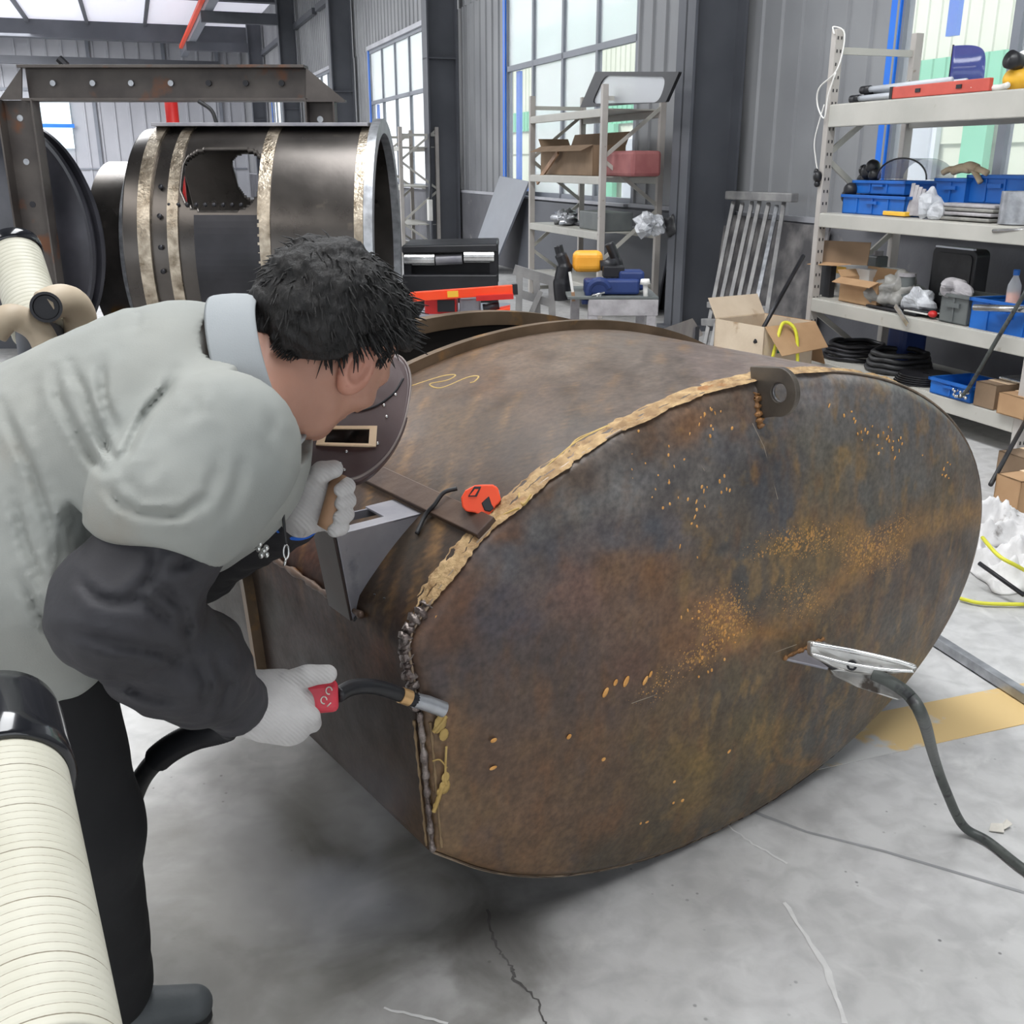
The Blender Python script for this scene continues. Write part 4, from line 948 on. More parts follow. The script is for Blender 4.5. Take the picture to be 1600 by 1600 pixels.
for k, (dz, m) in enumerate(((.004, 'grey_film'), (.03, 'rag_grey'), (.052, 'grey_film'), (.072, 'rag_grey'))):
    MB().wbox(4.24+.01*k, 4.42, uat(1552, 325, 4.26), uat(1474-6*k, 325, 4.26), z+dz, z+dz+.018).build('pad', m, t, bevel=.006)
t = thing('steel_pot', W(4.32, 4.5, z), 'brushed steel cylinder pot at the right end of the second shelf', 'pot')
c_ = W(4.3, uat(1583, 340, 4.26), z); mb = lathe([(.001, .004), (.1, .004), (.1, .165), (.094, .165), (.094, .01)], c_, 40); mb.build('pot_wall', 'galvanised', t, smooth='auto')
tag(MB().cyl(W(4.17, uat(1556, 350, 4.18), z-.03), W(4.2, uat(1556, 350, 4.18)-.55, z+.02), .011, n=10).build('chrome_rod', 'chrome', smooth=True), 'thin chrome rod resting at the front edge of the second shelf', 'rod')
mb = MB()
ug = uat(1515, 275, 4.44)
for (a, b, r) in (((-.0, .27), (.12, .26), .026), ((-.02, .265), (-.1, .20), .016), ((-.0, .27), (-.14, .25), .018), ((.1, .265), (.2, .25), .018), ((.05, .28), (-.06, .275), .024)):
    mb.tube(smoothpath([W(4.44, ug+a[0], z+a[1]), W(4.43, ug+(a[0]+b[0])/2, z+(a[1]+b[1])/2+.01), W(4.43, ug+b[0], z+b[1])], 4), r, 8)
tag(mb.build('work_glove', 'tan_leather', smooth=True), 'tan leather work glove draped over the blue bin on the second shelf', 'glove')
mb = MB()
for k in range(5): mb.bar(W(4.29, uat(1425+k*5, 300, 4.3), z+.01), W(4.33, uat(1420+k*6, 300, 4.3), z+.19-.01*k), .022, .01)
tag(mb.build('dirty_brushes', 'rag_grey', bevel=.002), 'cluster of dirty brush handles standing between the blue bins', 'brushes')
# third shelf
z = .61
def carton(label, v0, v1, u0, u1, z0, z1, m='cardboard', flaps=True, name='cardboard_box', yaw=0):
    t = thing(name, W((v0+v1)/2, (u0+u1)/2, z0), label, 'box', 'cardboard boxes in and under the racks')
    mb = MB(); w_ = .005
    mb.wbox(v0, v1, u0, u1, z0, z0+w_)
    for a in ((v0, v0+w_, u0, u1), (v1-w_, v1, u0, u1), (v0, v1, u0, u0+w_), (v0, v1, u1-w_, u1)): mb.wbox(*a, z0, z1)
    if not flaps: mb.wbox(v0, v1, u0, u1, z1-w_, z1)
    mb.build('carton_body', m, t)
    if flaps:
        f = .45*(v1-v0)
        MB().prism([W(v0, u0, z1), W(v0, u1, z1), W(v0-f*.8, u1, z1-f*.35), W(v0-f*.8, u0, z1-f*.35)], Zv*.004).build('flap', m, t)
        MB().prism([W(v1, u0, z1), W(v1, u1, z1), W(v1+f*.3, u1, z1+f*.8), W(v1+f*.3, u0, z1+f*.8)], Vv*.004).build('flap', m, t)
        MB().prism([W(v0, u1, z1), W(v1, u1, z1), W(v1, u1+f*.5, z1+f*.5), W(v0, u1+f*.5, z1+f*.5)], Zv*.004).build('flap', m, t)
    else: MB().wbox((v0+v1)/2-.025, (v0+v1)/2+.025, u0-.001, u1+.001, z1, z1+.0015).build('tape', 'tan_card', t)
    return t
t = thing('open_carton', W(4.3, 5.8, z), 'flattened brown carton with raised lid at the left end of the third shelf', 'box')
ua, ub = uat(1279, 400, 4.24), uat(1352, 400, 4.3)
MB().prism([W(4.25, ua, z+.21), W(4.32, ub, z+.23), W(4.33, ub, z+.37), W(4.26, ua, z+.36)], Vv*.005).build('lid', 'cardboard_dark', t)
MB().prism([W(4.17, ua+.02, z+.205), W(4.25, ua-.02, z+.22), W(4.32, ub+.1, z+.23), W(4.24, ub+.2, z+.212)], Zv*.004).build('fold', 'cardboard', t)
MB().wbox(4.26, 4.3, uat(1299, 440, 4.27), ua-.01, z+.002, z+.205).build('dark_side', 'black_plastic', t)
t = thing('white_carton', W(4.33, 5.7, z), 'white carton with a yellow patch behind the small brown box', 'box')
ua, ub = uat(1303, 430, 4.36), uat(1358, 430, 4.36)
MB().wbox(4.36, 4.6, ub, ua, z+.003, z+.2).build('carton_body', 'white_plastic', t, bevel=.003)
MB().wbox(4.355, 4.36, uat(1321, 430, 4.36), ua-.01, z+.15, z+.195).build('yellow_patch', 'yellow', t)
carton('small open brown cardboard box standing on the third shelf', 4.22, 4.4, uat(1372, 450, 4.22), uat(1312, 450, 4.22), z+.003, z+.15)
mb = MB(); c_ = W(4.33, uat(1392, 450, 4.3), z+.09)
crumple(mb, c_, (.13, .15, .09), .7, 8, 14); crumple(mb, c_+Zv*.07+Uv*-.06, (.06, .06, .07), .7, 9, 10)
tag(mb.build('plastic_sack', 'grey_film', smooth=True), 'crumpled grey-brown plastic sack on the third shelf', 'sack')
t = thing('metal_can', W(4.4, 5.3, z), 'dull grey metal can standing behind the plastic sack', 'can')
c_ = W(4.32, uat(1411, 455, 4.3), z+.05); mb = lathe([(.045, 0), (.045, .15), (.04, .15), (.04, .01)], c_, 24); mb.build('can_body', 'grey_bin', t, smooth='auto')
MB().cyl(c_+Zv*.15, c_+Zv*.17, .05, .05).build('can_rim', 'rag_grey', t, smooth='auto')
t = thing('grey_canister', W(4.5, 5.5, z), 'grey square canister behind the white carton', 'canister')
c_ = W(4.55, uat(1370, 420, 4.55), z+.01); MB().box(c_+Zv*.13, (.09, .1, .26), RW.to_3x3()).build('canister_body', 'grey_bin', t, bevel=.01); MB().cyl(c_+Zv*.26, c_+Zv*.29, .03).build('cap', 'rag_grey', t)
mb = MB(); crumple(mb, W(4.3, uat(1440, 455, 4.3), z+.07), (.07, .1, .07), .9, 12, 12)
tag(mb.build('clear_bag', 'plastic_film'), 'crumpled clear plastic bag left of the black case', 'bag')
t = thing('black_case', W(4.5, 4.9, z), 'black upright case with rounded corners and pale top edge', 'case')
ua, ub = uat(1453, 430, 4.42), uat(1522, 430, 4.42)
def rrect(u0, u1, z0, z1, r, v, n=6, taper=0):
    P = []
    for (cu, cz, a0) in ((u1-r, z1-r, 0), (u0+r, z1-r, PI/2), (u0+r, z0+r, PI), (u1-r, z0+r, 1.5*PI)):
        for k in range(n+1):
            a = a0+PI/2*k/n; zz = cz+r*math.sin(a); uu = cu+r*math.cos(a)
            P.append(W(v, uu, zz))
    return P
MB().prism(rrect(ub, ua, z+.003, z+.38, .04, 4.42), Vv*.1).build('case_body', 'black_plastic', t, bevel=.006)
MB().prism(rrect(ub+.025, ua-.025, z+.06, z+.35, .03, 4.414), Vv*.008).build('case_panel', 'black_rubber', t)
MB().wbox(4.41, 4.43, ub+.02, ua-.03, z+.376, z+.386).build('pale_edge', 'win_frame', t)
bin_('dark grey lidless bin with a crumpled sheet on it, third shelf', 4.2, 4.42, uat(1513, 480, 4.2), uat(1469, 480, 4.2), z+.003, z+.16, 'grey_bin')
mb = MB(); crumple(mb, W(4.25, uat(1487, 450, 4.24), z+.19), (.07, .1, .045), .9, 22, 12)
tag(mb.build('crumpled_sheet', 'rag_grey'), 'crumpled pale sheet lying over the dark grey bin', 'sheet')
bin_('large blue crate at the right end of the third shelf', 4.2, 4.5, uat(1610, 480, 4.2)-.1, uat(1518, 480, 4.2), z-.02, z+.16, 'blue_bin', name='storage_crate', cat='crate')
t = thing('drink_bottle', W(4.35, 4.3, z), 'clear plastic bottle of orange drink with a blue cap', 'bottle')
c_ = W(4.5, uat(1588, 430, 4.5), z+.17)
c_ = W(4.36, uat(1588, 430, 4.36), z+.0)
lathe([(0, 0), (.034, .0), (.036, .01), (.036, .12), (.034, .15), (.036, .2), (.034, .23), (.014, .275), (.014, .29)], c_).build('bottle_body', 'clear_bottle', t, smooth=True)
lathe([(0, .004), (.033, .004), (.0335, .19), (0, .19)], c_).build('drink', 'orange_drink', t, smooth=True)
lathe([(0.016, .28), (.017, .30), (.016, .31), (0, .31)], c_).build('cap', 'blue_bin', t, smooth=True)
lathe([(.0365, .08), (.0365, .14)], c_).build('bottle_label', 'white_plastic', t)
tag(MB().cyl(W(4.13, uat(1530, 462, 4.15), z+.12), W(4.2, uat(1530, 462, 4.15)-.6, z+.17), .018, n=12).build('chrome_bar', 'chrome', smooth=True), 'bright chrome bar laid across the large blue crate', 'bar')
tag(MB().bar(W(4.16, uat(1409, 465, 4.2), z+.05), W(4.15, uat(1432, 488, 4.2), z-.045), .03, .006, Vv).build('bright_strip', 'chrome', bevel=.001), 'short bright metal strip hanging off the third shelf edge', 'strip')
tag(MB().wbox(4.2, 4.32, uat(1452, 463, 4.2), uat(1415, 463, 4.2), z+.02, z+.026).build('white_plate', 'white_plastic'), 'thin white plate behind the bright metal strip', 'plate')
mb = MB(); crumple(mb, W(4.22, uat(1460, 473, 4.22), z+.03), (.025, .03, .02), .3, 4)
tag(mb.build('red_grip', 'red_paint', smooth=True), 'small red grip lying beside the dark grey bin', 'grip')
for i, (p0, p1, dz) in enumerate(((1352, 1432, .004), (1385, 1450, .02))):
    tag(wb(4.19+.03*i, 4.4, p0, p1, 480, z+dz, z+dz+.014).build('dark_plate', 'black_steel', bevel=.003), ('dark steel plate under the plastic sack on the third shelf', 'upper dark steel plate lying near the bright metal strip')[i], 'plate')
# strap running down from the crate
tag(MB().tube(smoothpath([W(4.12, uat(1606, 405, 4.1), .85), W(4.13, uat(1560, 470, 4.1), z-.02), W(4.14, uat(1510, 545, 4.1), .28), W(4.2, uat(1490, 562, 4.15), .23)]), .011, 8).build('hanging_hose', 'grey_cable', smooth=True), 'dark hose slanting across the right rack from third shelf to bottom shelf', 'hose')
# bottom shelf
z = .214
def coil(label, c, R, r, n, m, name='cable_coil', cat='coil'):
    mb = MB()
    for k in range(n):
        a = random.uniform(0, 6); pts = [c+Zv*(.5*r+1.9*r*k)+Vector((math.cos(t)*(R-.01*k+.006*math.sin(3*t+a)), math.sin(t)*(R-.01*k+.006*math.sin(2*t+a)), .004*math.sin(5*t+a))) for t in np.linspace(0, 2*PI, 40)]
        mb.tube(pts, r, 7, False)
    return tag(mb.build(name, m, smooth=True), label, cat)
coil('dark coiled hose at the left end of the bottom shelf', W(4.45, uat(1325, 565, 4.4), z+.01), .2, .014, 4, 'black_steel')
coil('bigger grey-black coiled hose beside the first coil on the bottom shelf', W(4.42, uat(1400, 570, 4.4), z+.01), .19, .017, 4, 'black_rubber')
t = thing('grinding_discs', W(4.4, 5.2, z), 'stack of dark grinding discs on the bottom shelf', 'discs')
for k in range(5): lathe([(.02, 0), (.15, 0), (.15, .008), (.02, .008), (.02, 0)], W(4.3+.004*k, uat(1440, 575, 4.3)-.006*k, z+.004+.012*k), 32).build('disc', 'black_steel', t, smooth='auto')
tag(wb(4.5, 4.7, 1385, 1412, 520, z, z+.33).build('blue_canister', 'navy_paint', bevel=.03), 'dark blue canister at the back of the bottom shelf', 'canister')
bin_('shallow blue bin of small fittings on the bottom shelf', 4.17, 4.45, uat(1520, 600, 4.17), uat(1454, 600, 4.17), z, z+.09, 'blue_bin')
mb = MB()
for k in range(26): mb.ball(W(random.uniform(4.14, 4.18), uat(random.uniform(1494, 1516), 620, 4.17), z+.02+random.random()*.04), (.009, .007, .009), None, 4)
o = tag(mb.build('fittings', 'chrome', smooth=True), 'small chrome fittings heaped beside the shallow blue bin', 'fittings', None, 'stuff')
carton('brown cardboard box right of the shallow blue bin', 4.17, 4.38, uat(1558, 600, 4.17), uat(1525, 600, 4.17), z, z+.13, 'cardboard_dark', False)
carton('light brown cardboard box at the right end of the bottom shelf', 4.14, 4.4, uat(1606, 615, 4.14), uat(1561, 615, 4.14), z, z+.11, 'cardboard', False)
tag(wb(4.3, 4.6, 1560, 1603, 590, z+.13, z+.15).build('chrome_ring', 'chrome', bevel=.008), 'flat bright metal fitting lying on the cardboard boxes', 'fitting')
# floor under the rack
p = onz(1590, 835); carton('large brown carton standing on the floor under the right rack', 4.25, 4.75, uat(1600, 760, 4.25)-.15, uat(1549, 760, 4.25), 0, .03, 'cardboard', False) if 0 else None
def fbox(label, px0, px1, pyb, v0, depth, z1, m, flaps=False):
    ua = onv(px0, pyb, v0)[0]; ub = onv(px1, pyb, v0)[0]; return carton(label, v0, v0+depth, ub, ua, 0.002, z1, m, flaps)
fbox('brown cardboard carton on the floor under the right rack, beside the tank rim', 1546, 1586, 815, 3.45, .3, onv(1565, 742, 3.45)[1], 'cardboard')
fbox('taller brown carton behind the other one on the floor by the tank', 1552, 1620, 760, 3.8, .3, onv(1565, 705, 3.8)[1], 'cardboard_dark')
tag(MB().tube([W(4.1, *onv(1604, 655, 4.1)), W(3.43, *onv(1548, 757, 3.43))], .011, 8).build('dark_strap', 'black_rubber', smooth=True), 'dark strap slanting over the cartons under the right rack', 'strap')
# crumpled white rag and cables on the floor at right
def cloth(name, label, cx, cy, sx, sy, h, m, seed):
    n = 40; V = []; F = []
    for i in range(n+1):
        for j in range(n+1):
            a, b = i/n-.5, j/n-.5; q = Vector((a*5+seed, b*5, 0)); r = max(abs(a), abs(b))*2
            k = 1+.25*noise.noise(Vector((a*3+seed, b*3, 4))); hh = h*max(0, (.55+.9*noise.noise(q*.9)+.25*noise.noise(q*2.3)+.12*noise.noise(q*5)))*max(0, 1-r**3)
            V.append(Vector((cx+a*sx*k, cy+b*sy*k, .004+hh)))
    for i in range(n):
        for j in range(n): F.append((i*(n+1)+j, i*(n+1)+j+1, (i+1)*(n+1)+j+1, (i+1)*(n+1)+j))
    o = MB().add(V, F).build(name, m, smooth=True); o.modifiers.new('t', 'SOLIDIFY').thickness = .003
    return tag(o, label, 'rag')
q = onz(1578, 905); cloth('white_rag', 'crumpled stained white rag on the floor right of the tank', q.x+.05, q.y+.08, .36, .42, .13, 'white_cloth', 2.2)
q = onz(1600, 845); cloth('white_rag', 'smaller crumpled white rag further back on the floor by the cartons', q.x-.05, q.y+.1, .35, .35, .12, 'white_cloth', 7.7)
mb = MB(); mb.tube(smoothpath([onz(1500, 935, .012), onz(1530, 942, .012), onz(1570, 944, .012), onz(1640, 944, .012)]), .007, 8)
tag(mb.build('yellow_cable', 'yellow_cable', smooth=True), 'yellow cable lying on the floor in front of the white rag', 'cable')
mb = MB(); mb.tube(smoothpath([onz(1535, 840, .17), onz(1560, 868, .16), onz(1590, 885, .13), onz(1640, 912, .02)]), .007, 8)
tag(mb.build('yellow_cable', 'yellow_cable', smooth=True), 'yellow cable crossing over the crumpled white rag', 'cable')
mb = MB(); mb.tube([onz(1530, 880, .1), onz(1600, 930, .05)], .008, 8)
tag(mb.build('thin_rod', 'black_steel', smooth=True), 'thin dark rod leaning over the white rag', 'rod')
mb = MB(); a, b = onz(1440, 985, .02), onz(1640, 1112, .02); mb.bar(a, b, .032, .03)
t = tag(mb.build('metal_bar', 'galvanised', bevel=.003), 'long straight bright steel bar on the floor right of the tank', 'bar')
mb = MB(); q = onz(1545, 1300)
mb.prism([q+Vector(a)+Zv*.001 for a in ((0, 0, .001), (.03, -.01, .004), (.035, .012, .012), (.01, .016, .01))], Zv*.002)
mb.prism([q+Vector(a)+Zv*.001 for a in ((.032, .0, .003), (.058, .012, .01), (.05, .026, .014), (.034, .012, .012))], Zv*.002)
tag(mb.build('paper_scrap', 'white_mark'), 'small crumpled paper scrap on the floor beside the earth cable', 'scrap')

# -- leaning frames, carton and boards between first column and right rack
t = thing('leaning_frames', W(4.7, 7.3, 0), 'bundle of grey tubular scaffold frames leaning on the wall behind the tank', 'frames')
tops = [(1146, 316), (1160, 318), (1175, 316), (1187, 314), (1201, 318), (1214, 322), (1225, 316)]
bots = [(1100, 545), (1112, 540), (1126, 540), (1139, 540), (1152, 540), (1168, 540), (1190, 540)]
for i, (a, b) in enumerate(zip(tops, bots)):
    ua, za = onv(*a, 4.95); r = CF+CR*((b[0]-800)/FPX)+CU*((800-b[1])/FPX); P = CP+r*((4.35-CP.dot(Vv))/r.dot(Vv)); 
    A = W(4.95, ua, za); d = (P-A); B = A+d*((A.z-.012)/(-d.z))
    MB().bar(A, B, .034, .034).build('tube', 'galvanised' if i == 5 else 'frames_grey', t, bevel=.004)
def cross(p0, p1, v, th): 
    u0, z0 = onv(*p0, v); u1, z1 = onv(*p1, v); return MB().bar(W(v, u0, z0), W(v, u1, z1), th, th)
cross((1138, 305), (1242, 309), 4.93, .07).build('top_bar', 'frames_grey', t, bevel=.008)
cross((1108, 476), (1200, 484), 4.5, .05).build('crossbar', 'frames_grey', t, bevel=.005)
cross((1100, 503), (1270, 512), 4.45, .06).build('crossbar', 'frames_grey', t, bevel=.005)
mat('marble_board', (84, 82, 84), (150, 146, 144), 6, .6, contrast=(.4, .75), detail=10)
mb = MB(); u0 = uat(1265, 400, 4.95); u1 = uat(1110, 400, 4.95)
tag(MB().prism([W(4.9, 9.4, 0), W(4.9, 13.6, 0), W(5.05, 13.6, .98), W(5.05, 9.4, .98)], -Vv*.02).build('dark_sheet', 'column_paint'), 'long dark grey sheet panel leaning on the wall behind the middle rack', 'sheet')
mb.prism([W(4.95, u0-.1, 0), W(4.95, u1, 0), W(5.05, u1, 1.02), W(5.05, u0-.1, .98)], -Vv*.015)
tag(mb.build('dusty_board', 'marble_board'), 'dusty grey board leaning on the wall behind the scaffold frames', 'board')
carton_c = pd(1195, 560, 6.6)
t = thing('cardboard_box', (carton_c.x, 6.6, 0), 'battered open carton with green print and torn flaps behind the tank', 'box')
Mc = Matrix.Rotation(math.radians(32), 3, 'Z'); cc = Vector((carton_c.x-.02, 6.6, 0))
def cb(x, y, z): return cc+Mc @ Vector((x, y, 0))+Zv*z
mb = MB()
for a, b in (((-.22, -.22), (.22, -.22)), ((.22, -.22), (.22, .22)), ((.22, .22), (-.22, .22)), ((-.22, .22), (-.22, -.22))):
    mb.prism([cb(*a, 0.002), cb(*b, 0.002), cb(*b, .5), cb(*a, .5)], (cb(0, 0, 0)-(cb(*a, 0)+cb(*b, 0))/2).normalized()*.006)
mb.build('carton_body', 'cardboard_pale', t)
MB().prism([cb(-.22, -.22, .5), cb(.22, -.22, .5), cb(.2, -.36, .36), cb(-.2, -.36, .34)], Zv*.004).build('flap', 'cardboard', t)
MB().prism([cb(.22, -.22, .5), cb(.22, .22, .5), cb(.42, .16, .22), cb(.42, -.16, .2)], Zv*.004).build('flap', 'cardboard', t)
MB().prism([cb(-.22, .22, .5), cb(.22, .22, .5), cb(.22, .3, .62), cb(-.22, .3, .62)], Zv*.004).build('flap', 'cardboard_pale', t)
MB().prism([cb(-.1, -.2215, .33), cb(.02, -.2215, .33), cb(.04, -.2215, .42), cb(-.08, -.2215, .44)], (cb(0, 0, 0)-cb(0, 1, 0)).normalized()*.002).build('green_print', 'green_print', t)
a = cb(-.1, -.3, .30); MB().tube(smoothpath([cb(-.2, -.26, .2), cb(-.16, -.27, .42), cb(-.08, -.24, .52), cb(-.03, -.3, .46), cb(-.06, -.37, .2)]), .011, 8).build('yellow_strap', 'yellow_cable', t, smooth=True)
tag(MB().tube([pd(1255, 400, 6.9), pd(1180, 535, 6.35)], .014, 8).build('dark_pole', 'black_steel', smooth=True), 'dark pole slanting over the battered open carton', 'pole')
# pane in black frame on the middle rack
t = thing('framed_pane', W(4.3, 10, 1.93), 'black-framed tractor window pane with rounded opening on the middle rack', 'window pane')
v = 4.28; c4 = [onv(*p, v) for p in ((906, 168), (1040, 163), (1061, 112), (930, 112))]; zb = 1.935
c4 = [(a, max(b, zb)) for a, b in c4]; inn = [onv(*p, v) for p in ((924, 162), (1030, 160), (1042, 120), (944, 118))]
def loop(c, r, n=9):
    P = []; m = len(c)
    for i in range(m):
        a = Vector((*c[i-1], 0)); b = Vector((*c[i], 0)); d = Vector((*c[(i+1) % m], 0)); p = b+(a-b).normalized()*r; q = b+(d-b).normalized()*r
        for k in range(n): t_ = k/(n-1); P.append(((1-t_)**2)*p+2*t_*(1-t_)*b+t_*t_*q)
    return P
lo = loop(c4, .02); li = loop(inn, .11)
MB().ringprism([W(v, p.x, p.y) for p in lo], [W(v, p.x, p.y) for p in li], Vv*.03).build('pane_frame', 'black_plastic', t)
MB().prism([W(v+.012, p.x, p.y) for p in li], Vv*.005).build('glass', 'frosted_glass', t)
# other things on middle rack
def blob_thing(name, label, cat, c, r, m, seed=1, k=.5, n=12, sm=True):
    mb = MB(); crumple(mb, c, r, k, seed, n); return tag(mb.build(name, m, smooth=sm), label, cat)
t = carton('grimy open carton at the far end of the middle rack', 4.25, 4.6, uat(926, 250, 4.25), uat(845, 250, 4.25), 1.335, 1.62, 'cardboard_dark', True)
tag(wb(4.3, 4.6, 938, 988, 250, 1.335, 1.56, 4.3).build('red_box', 'dusty_red', bevel=.03), 'dusty red box on the upper level of the middle rack', 'box')
tag(MB().bar(W(4.2, uat(872, 232, 4.2), 1.56), W(4.18, uat(842, 282, 4.2), 1.25), .05, .02, Vv).build('wood_batten', 'wood'), 'brown wooden batten hanging off the middle rack shelf', 'batten')
blob_thing('metal_parts', 'heap of dull metal parts on the far half of the middle rack', 'parts', W(4.4, uat(870, 338, 4.3), .9), (.12, .3, .07), 'galvanised', 5, .9)
blob_thing('clear_film', 'clear plastic film heap on the near half of the middle rack', 'plastic film', W(4.45, uat(1010, 325, 4.4), .92), (.12, .25, .1), 'plastic_film', 9, .9, 12, False)
blob_thing('dark_bundle', 'dark bundle at the near end of the middle rack', 'bundle', W(4.6, uat(1040, 325, 4.5), .92), (.1, .12, .1), 'black_rubber', 3, .5)
tag(wb(4.25, 4.55, 905, 945, 345, .825, 1.0, 4.25).build('grey_box', 'grey_bin', bevel=.01), 'small grey-brown box in the centre of the middle rack', 'box')
tag(MB().wbox(4.4, 4.75, 9.45, 11.0, .83, .85).build('steel_sheet', 'bracket_steel'), 'dark steel sheet along the back of the middle rack', 'sheet')
# leaning light panel
mb = MB(); u0 = uat(786, 300, 4.75); u1 = uat(748, 300, 4.75)
mb.prism([W(4.6, u0, 0), W(4.6, u1, 0), W(5.0, u1-.3, 1.28), W(5.0, u0-.4, 1.22)], -Vv*.03)
tag(mb.build('pale_board', 'white_panel_dull' if 'white_panel_dull' in M else 'win_grey'), 'pale grey board leaning on the wall left of the middle window', 'board')
# work table with blue vice
t = thing('work_table', (.52, 5.0, 0), 'small grey steel work table with tools behind the tank', 'table')
x0, x1, y0, y1, zt = .36, .685, 4.85, 5.3, .86
MB().box(((x0+x1)/2-.05, (y0+y1)/2, zt-.006), (x1-x0+.1, y1-y0, .012)).build('tabletop', 'grey_bin', t, bevel=.002)
mb = MB(); mb.box(((x0+x1)/2, y0+.01, zt-.05), (x1-x0, .02, .075)); mb.box((x1-.01, (y0+y1)/2, zt-.05), (.02, y1-y0-.04, .075)); mb.build('apron', 'rag_grey', t, bevel=.002)
for (x, y) in ((x0+.02, y0+.022), (x1-.03, y0+.022), (x0-.04, y1-.03), (x1-.03, y1-.03)): MB().box((x, y, zt/2-.01), (.045, .04, zt-.02)).build('leg', 'rag_grey', t, bevel=.003)
t = thing('bench_vice', (.5, 5.0, .86), 'dark blue bench vice with chrome spindle bolted on the work table', 'vice')
mb = MB(); mb.box(pd(955, 447, 4.95), (.26, .1, .07)); mb.box(pd(985, 437, 5.0), (.12, .12, .09)); mb.build('vice_body', 'navy_paint', t, bevel=.012)
mb = MB(); c_ = pd(935, 455, 4.93); mb.tube([c_+Vector((.05*math.cos(a), -.02, .05*math.sin(a))) for a in np.linspace(.3, PI*1.1, 12)], .018, 8); mb.box(pd(925, 470, 4.93), (.1, .1, .02)); mb.build('vice_base', 'navy_paint', t, smooth=False)
mb = MB(); mb.box(pd(958, 424, 5.0), (.1, .08, .05)); mb.build('vice_jaw', 'black_steel', t, bevel=.004)
mb = MB()
for k in range(6): mb.ball(pd(932+random.uniform(-8, 12), 468+random.uniform(-6, 5), 4.87), .008, None, 6)
mb.cyl(pd(925, 462, 4.86), pd(945, 457, 4.86), .005, n=8); mb.build('spindle_bolts', 'chrome', t, smooth=True)
t = thing('power_tool', pd(918, 425, 5.1), 'amber yellow power tool body lying on the work table', 'tool')
mb = MB(); mb.box(pd(918, 408, 5.1), (.145, .1, .1)); mb.build('motor_housing', 'amber', t, bevel=.03, seg=4)
mb = MB(); mb.cyl(pd(938, 415, 5.05), pd(962, 412, 5.05), .025); mb.build('neck', 'black_plastic', t, smooth=True)
for i, (px, py, lab) in enumerate(((876, 430, 'black glove-like clamp standing left of the amber tool'), (958, 398, 'black spray head standing behind the amber tool'))):
    mb = MB(); b = pd(px, py, 5.15)
    if i == 0: mb.tube(smoothpath([pd(880, 468, 5.1), pd(878, 440, 5.1), pd(882, 415, 5.1), pd(876, 398, 5.1), pd(872, 384, 5.1)]), [.045]*9+[.04]*8+[.03]*8+[.022]*8, 10)
    else: mb.tube(smoothpath([pd(966, 425, 5.15), pd(962, 405, 5.15), pd(952, 380, 5.15)]), [.03]*8+[.025]*9, 10)
    tag(mb.build(('clamp_glove', 'spray_head')[i], 'black_plastic', smooth=True), lab, ('clamp', 'spray head')[i])
t = thing('screw_clamp', pd(1009, 470, 4.9), 'white screw clamp standing at the right edge of the work table', 'clamp')
MB().cyl(pd(1009, 476, 4.88), pd(1008, 440, 4.88), .011).build('clamp_rod', 'white_plastic', t, smooth=True)
MB().cyl(pd(1008, 444, 4.88), pd(1008, 436, 4.88), .025, .02).build('clamp_knob', 'white_plastic', t, smooth=True)
t = thing('paint_brush', pd(890, 430, 4.9), 'white handled brush propped against the blue vice', 'brush')
MB().bar(pd(890, 425, 4.9), pd(895, 458, 4.9), .02, .012).build('brush_handle', 'white_plastic', t)
MB().bar(pd(895, 456, 4.9), pd(896, 470, 4.9), .035, .015).build('bristles', 'wood', t)
# grey steel stands left of work table
t = thing('steel_stand', (.2, 5.4, 0), 'grey welded steel stand left of the work table', 'stand')
mb = MB(); D = 5.5
MB().bar(pd(803, 421, D), pd(866, 440, D), .03, .05).build('top_rail', 'frames_grey', t); MB().bar(pd(800, 455, D), pd(862, 474, D), .03, .04).build('lower_rail', 'frames_grey', t)
for (a, b) in (((812, 425), (806, 0)), ((838, 430), (846, 0)), ((862, 440), (868, 0))):
    A = pd(*a, D); B = pd(b[0], 520, D); B.z = 0; MB().bar(A, B, .035, .035).build('leg', 'frames_grey', t)
MB().bar(pd(845, 455, D-.05), pd(825, 500, D-.05), .025, .025).build('brace', 'frames_grey', t)
t = thing('dark_tray', pd(1050, 515, 5.6), 'dark sheet metal tray right of the work table', 'tray')
A = pd(1020, 522, 5.3); B = pd(1082, 500, 5.9); MB().prism([A, B, B+Vector((.1, .2, -.12)), A+Vector((.1, .2, -.12))], Zv*.01).build('tray_sheet', 'bracket_steel', t)
for p in (A, B):
    q = p+Vector((.04, .08, -.05)); MB().bar(q, Vector((q.x, q.y, 0)), .03).build('leg', 'black_steel', t)
# tool trolley with orange level
t = thing('tool_trolley', (-.22, 4.5, 0), 'low grey tool trolley behind the tank', 'trolley')
zt = pd(720, 492, 4.5).z; xa = pd(655, 492, 4.5).x; xb = pd(797, 492, 4.5).x
mb = MB(); mb.box(((xa+xb)/2, 4.7, zt-.02), (xb-xa, .42, .04)); mb.build('trolley_top', 'win_grey', t, bevel=.004)
MB().box(((xa+xb)/2, 4.7, .35), (xb-xa-.04, .38, .03)).build('shelf', 'win_grey', t)
for x in (xa+.03, xb-.03):
    for y in (4.52, 4.88): MB().box((x, y, zt/2-.02), (.03, .03, zt-.04)).build('leg', 'rag_grey', t)
t = thing('toolbox', pd(705, 485, 4.55), 'red toolbox with dark front under the orange level', 'toolbox')
mb = MB(); mb.box(pd(690, 479, 4.6)+Zv*.0, (.14, .14, .085)); mb.build('box_body', 'red_paint', t, bevel=.006)
MB().box(pd(697, 478, 4.525), (.075, .01, .05)).build('dark_panel', 'black_plastic', t)
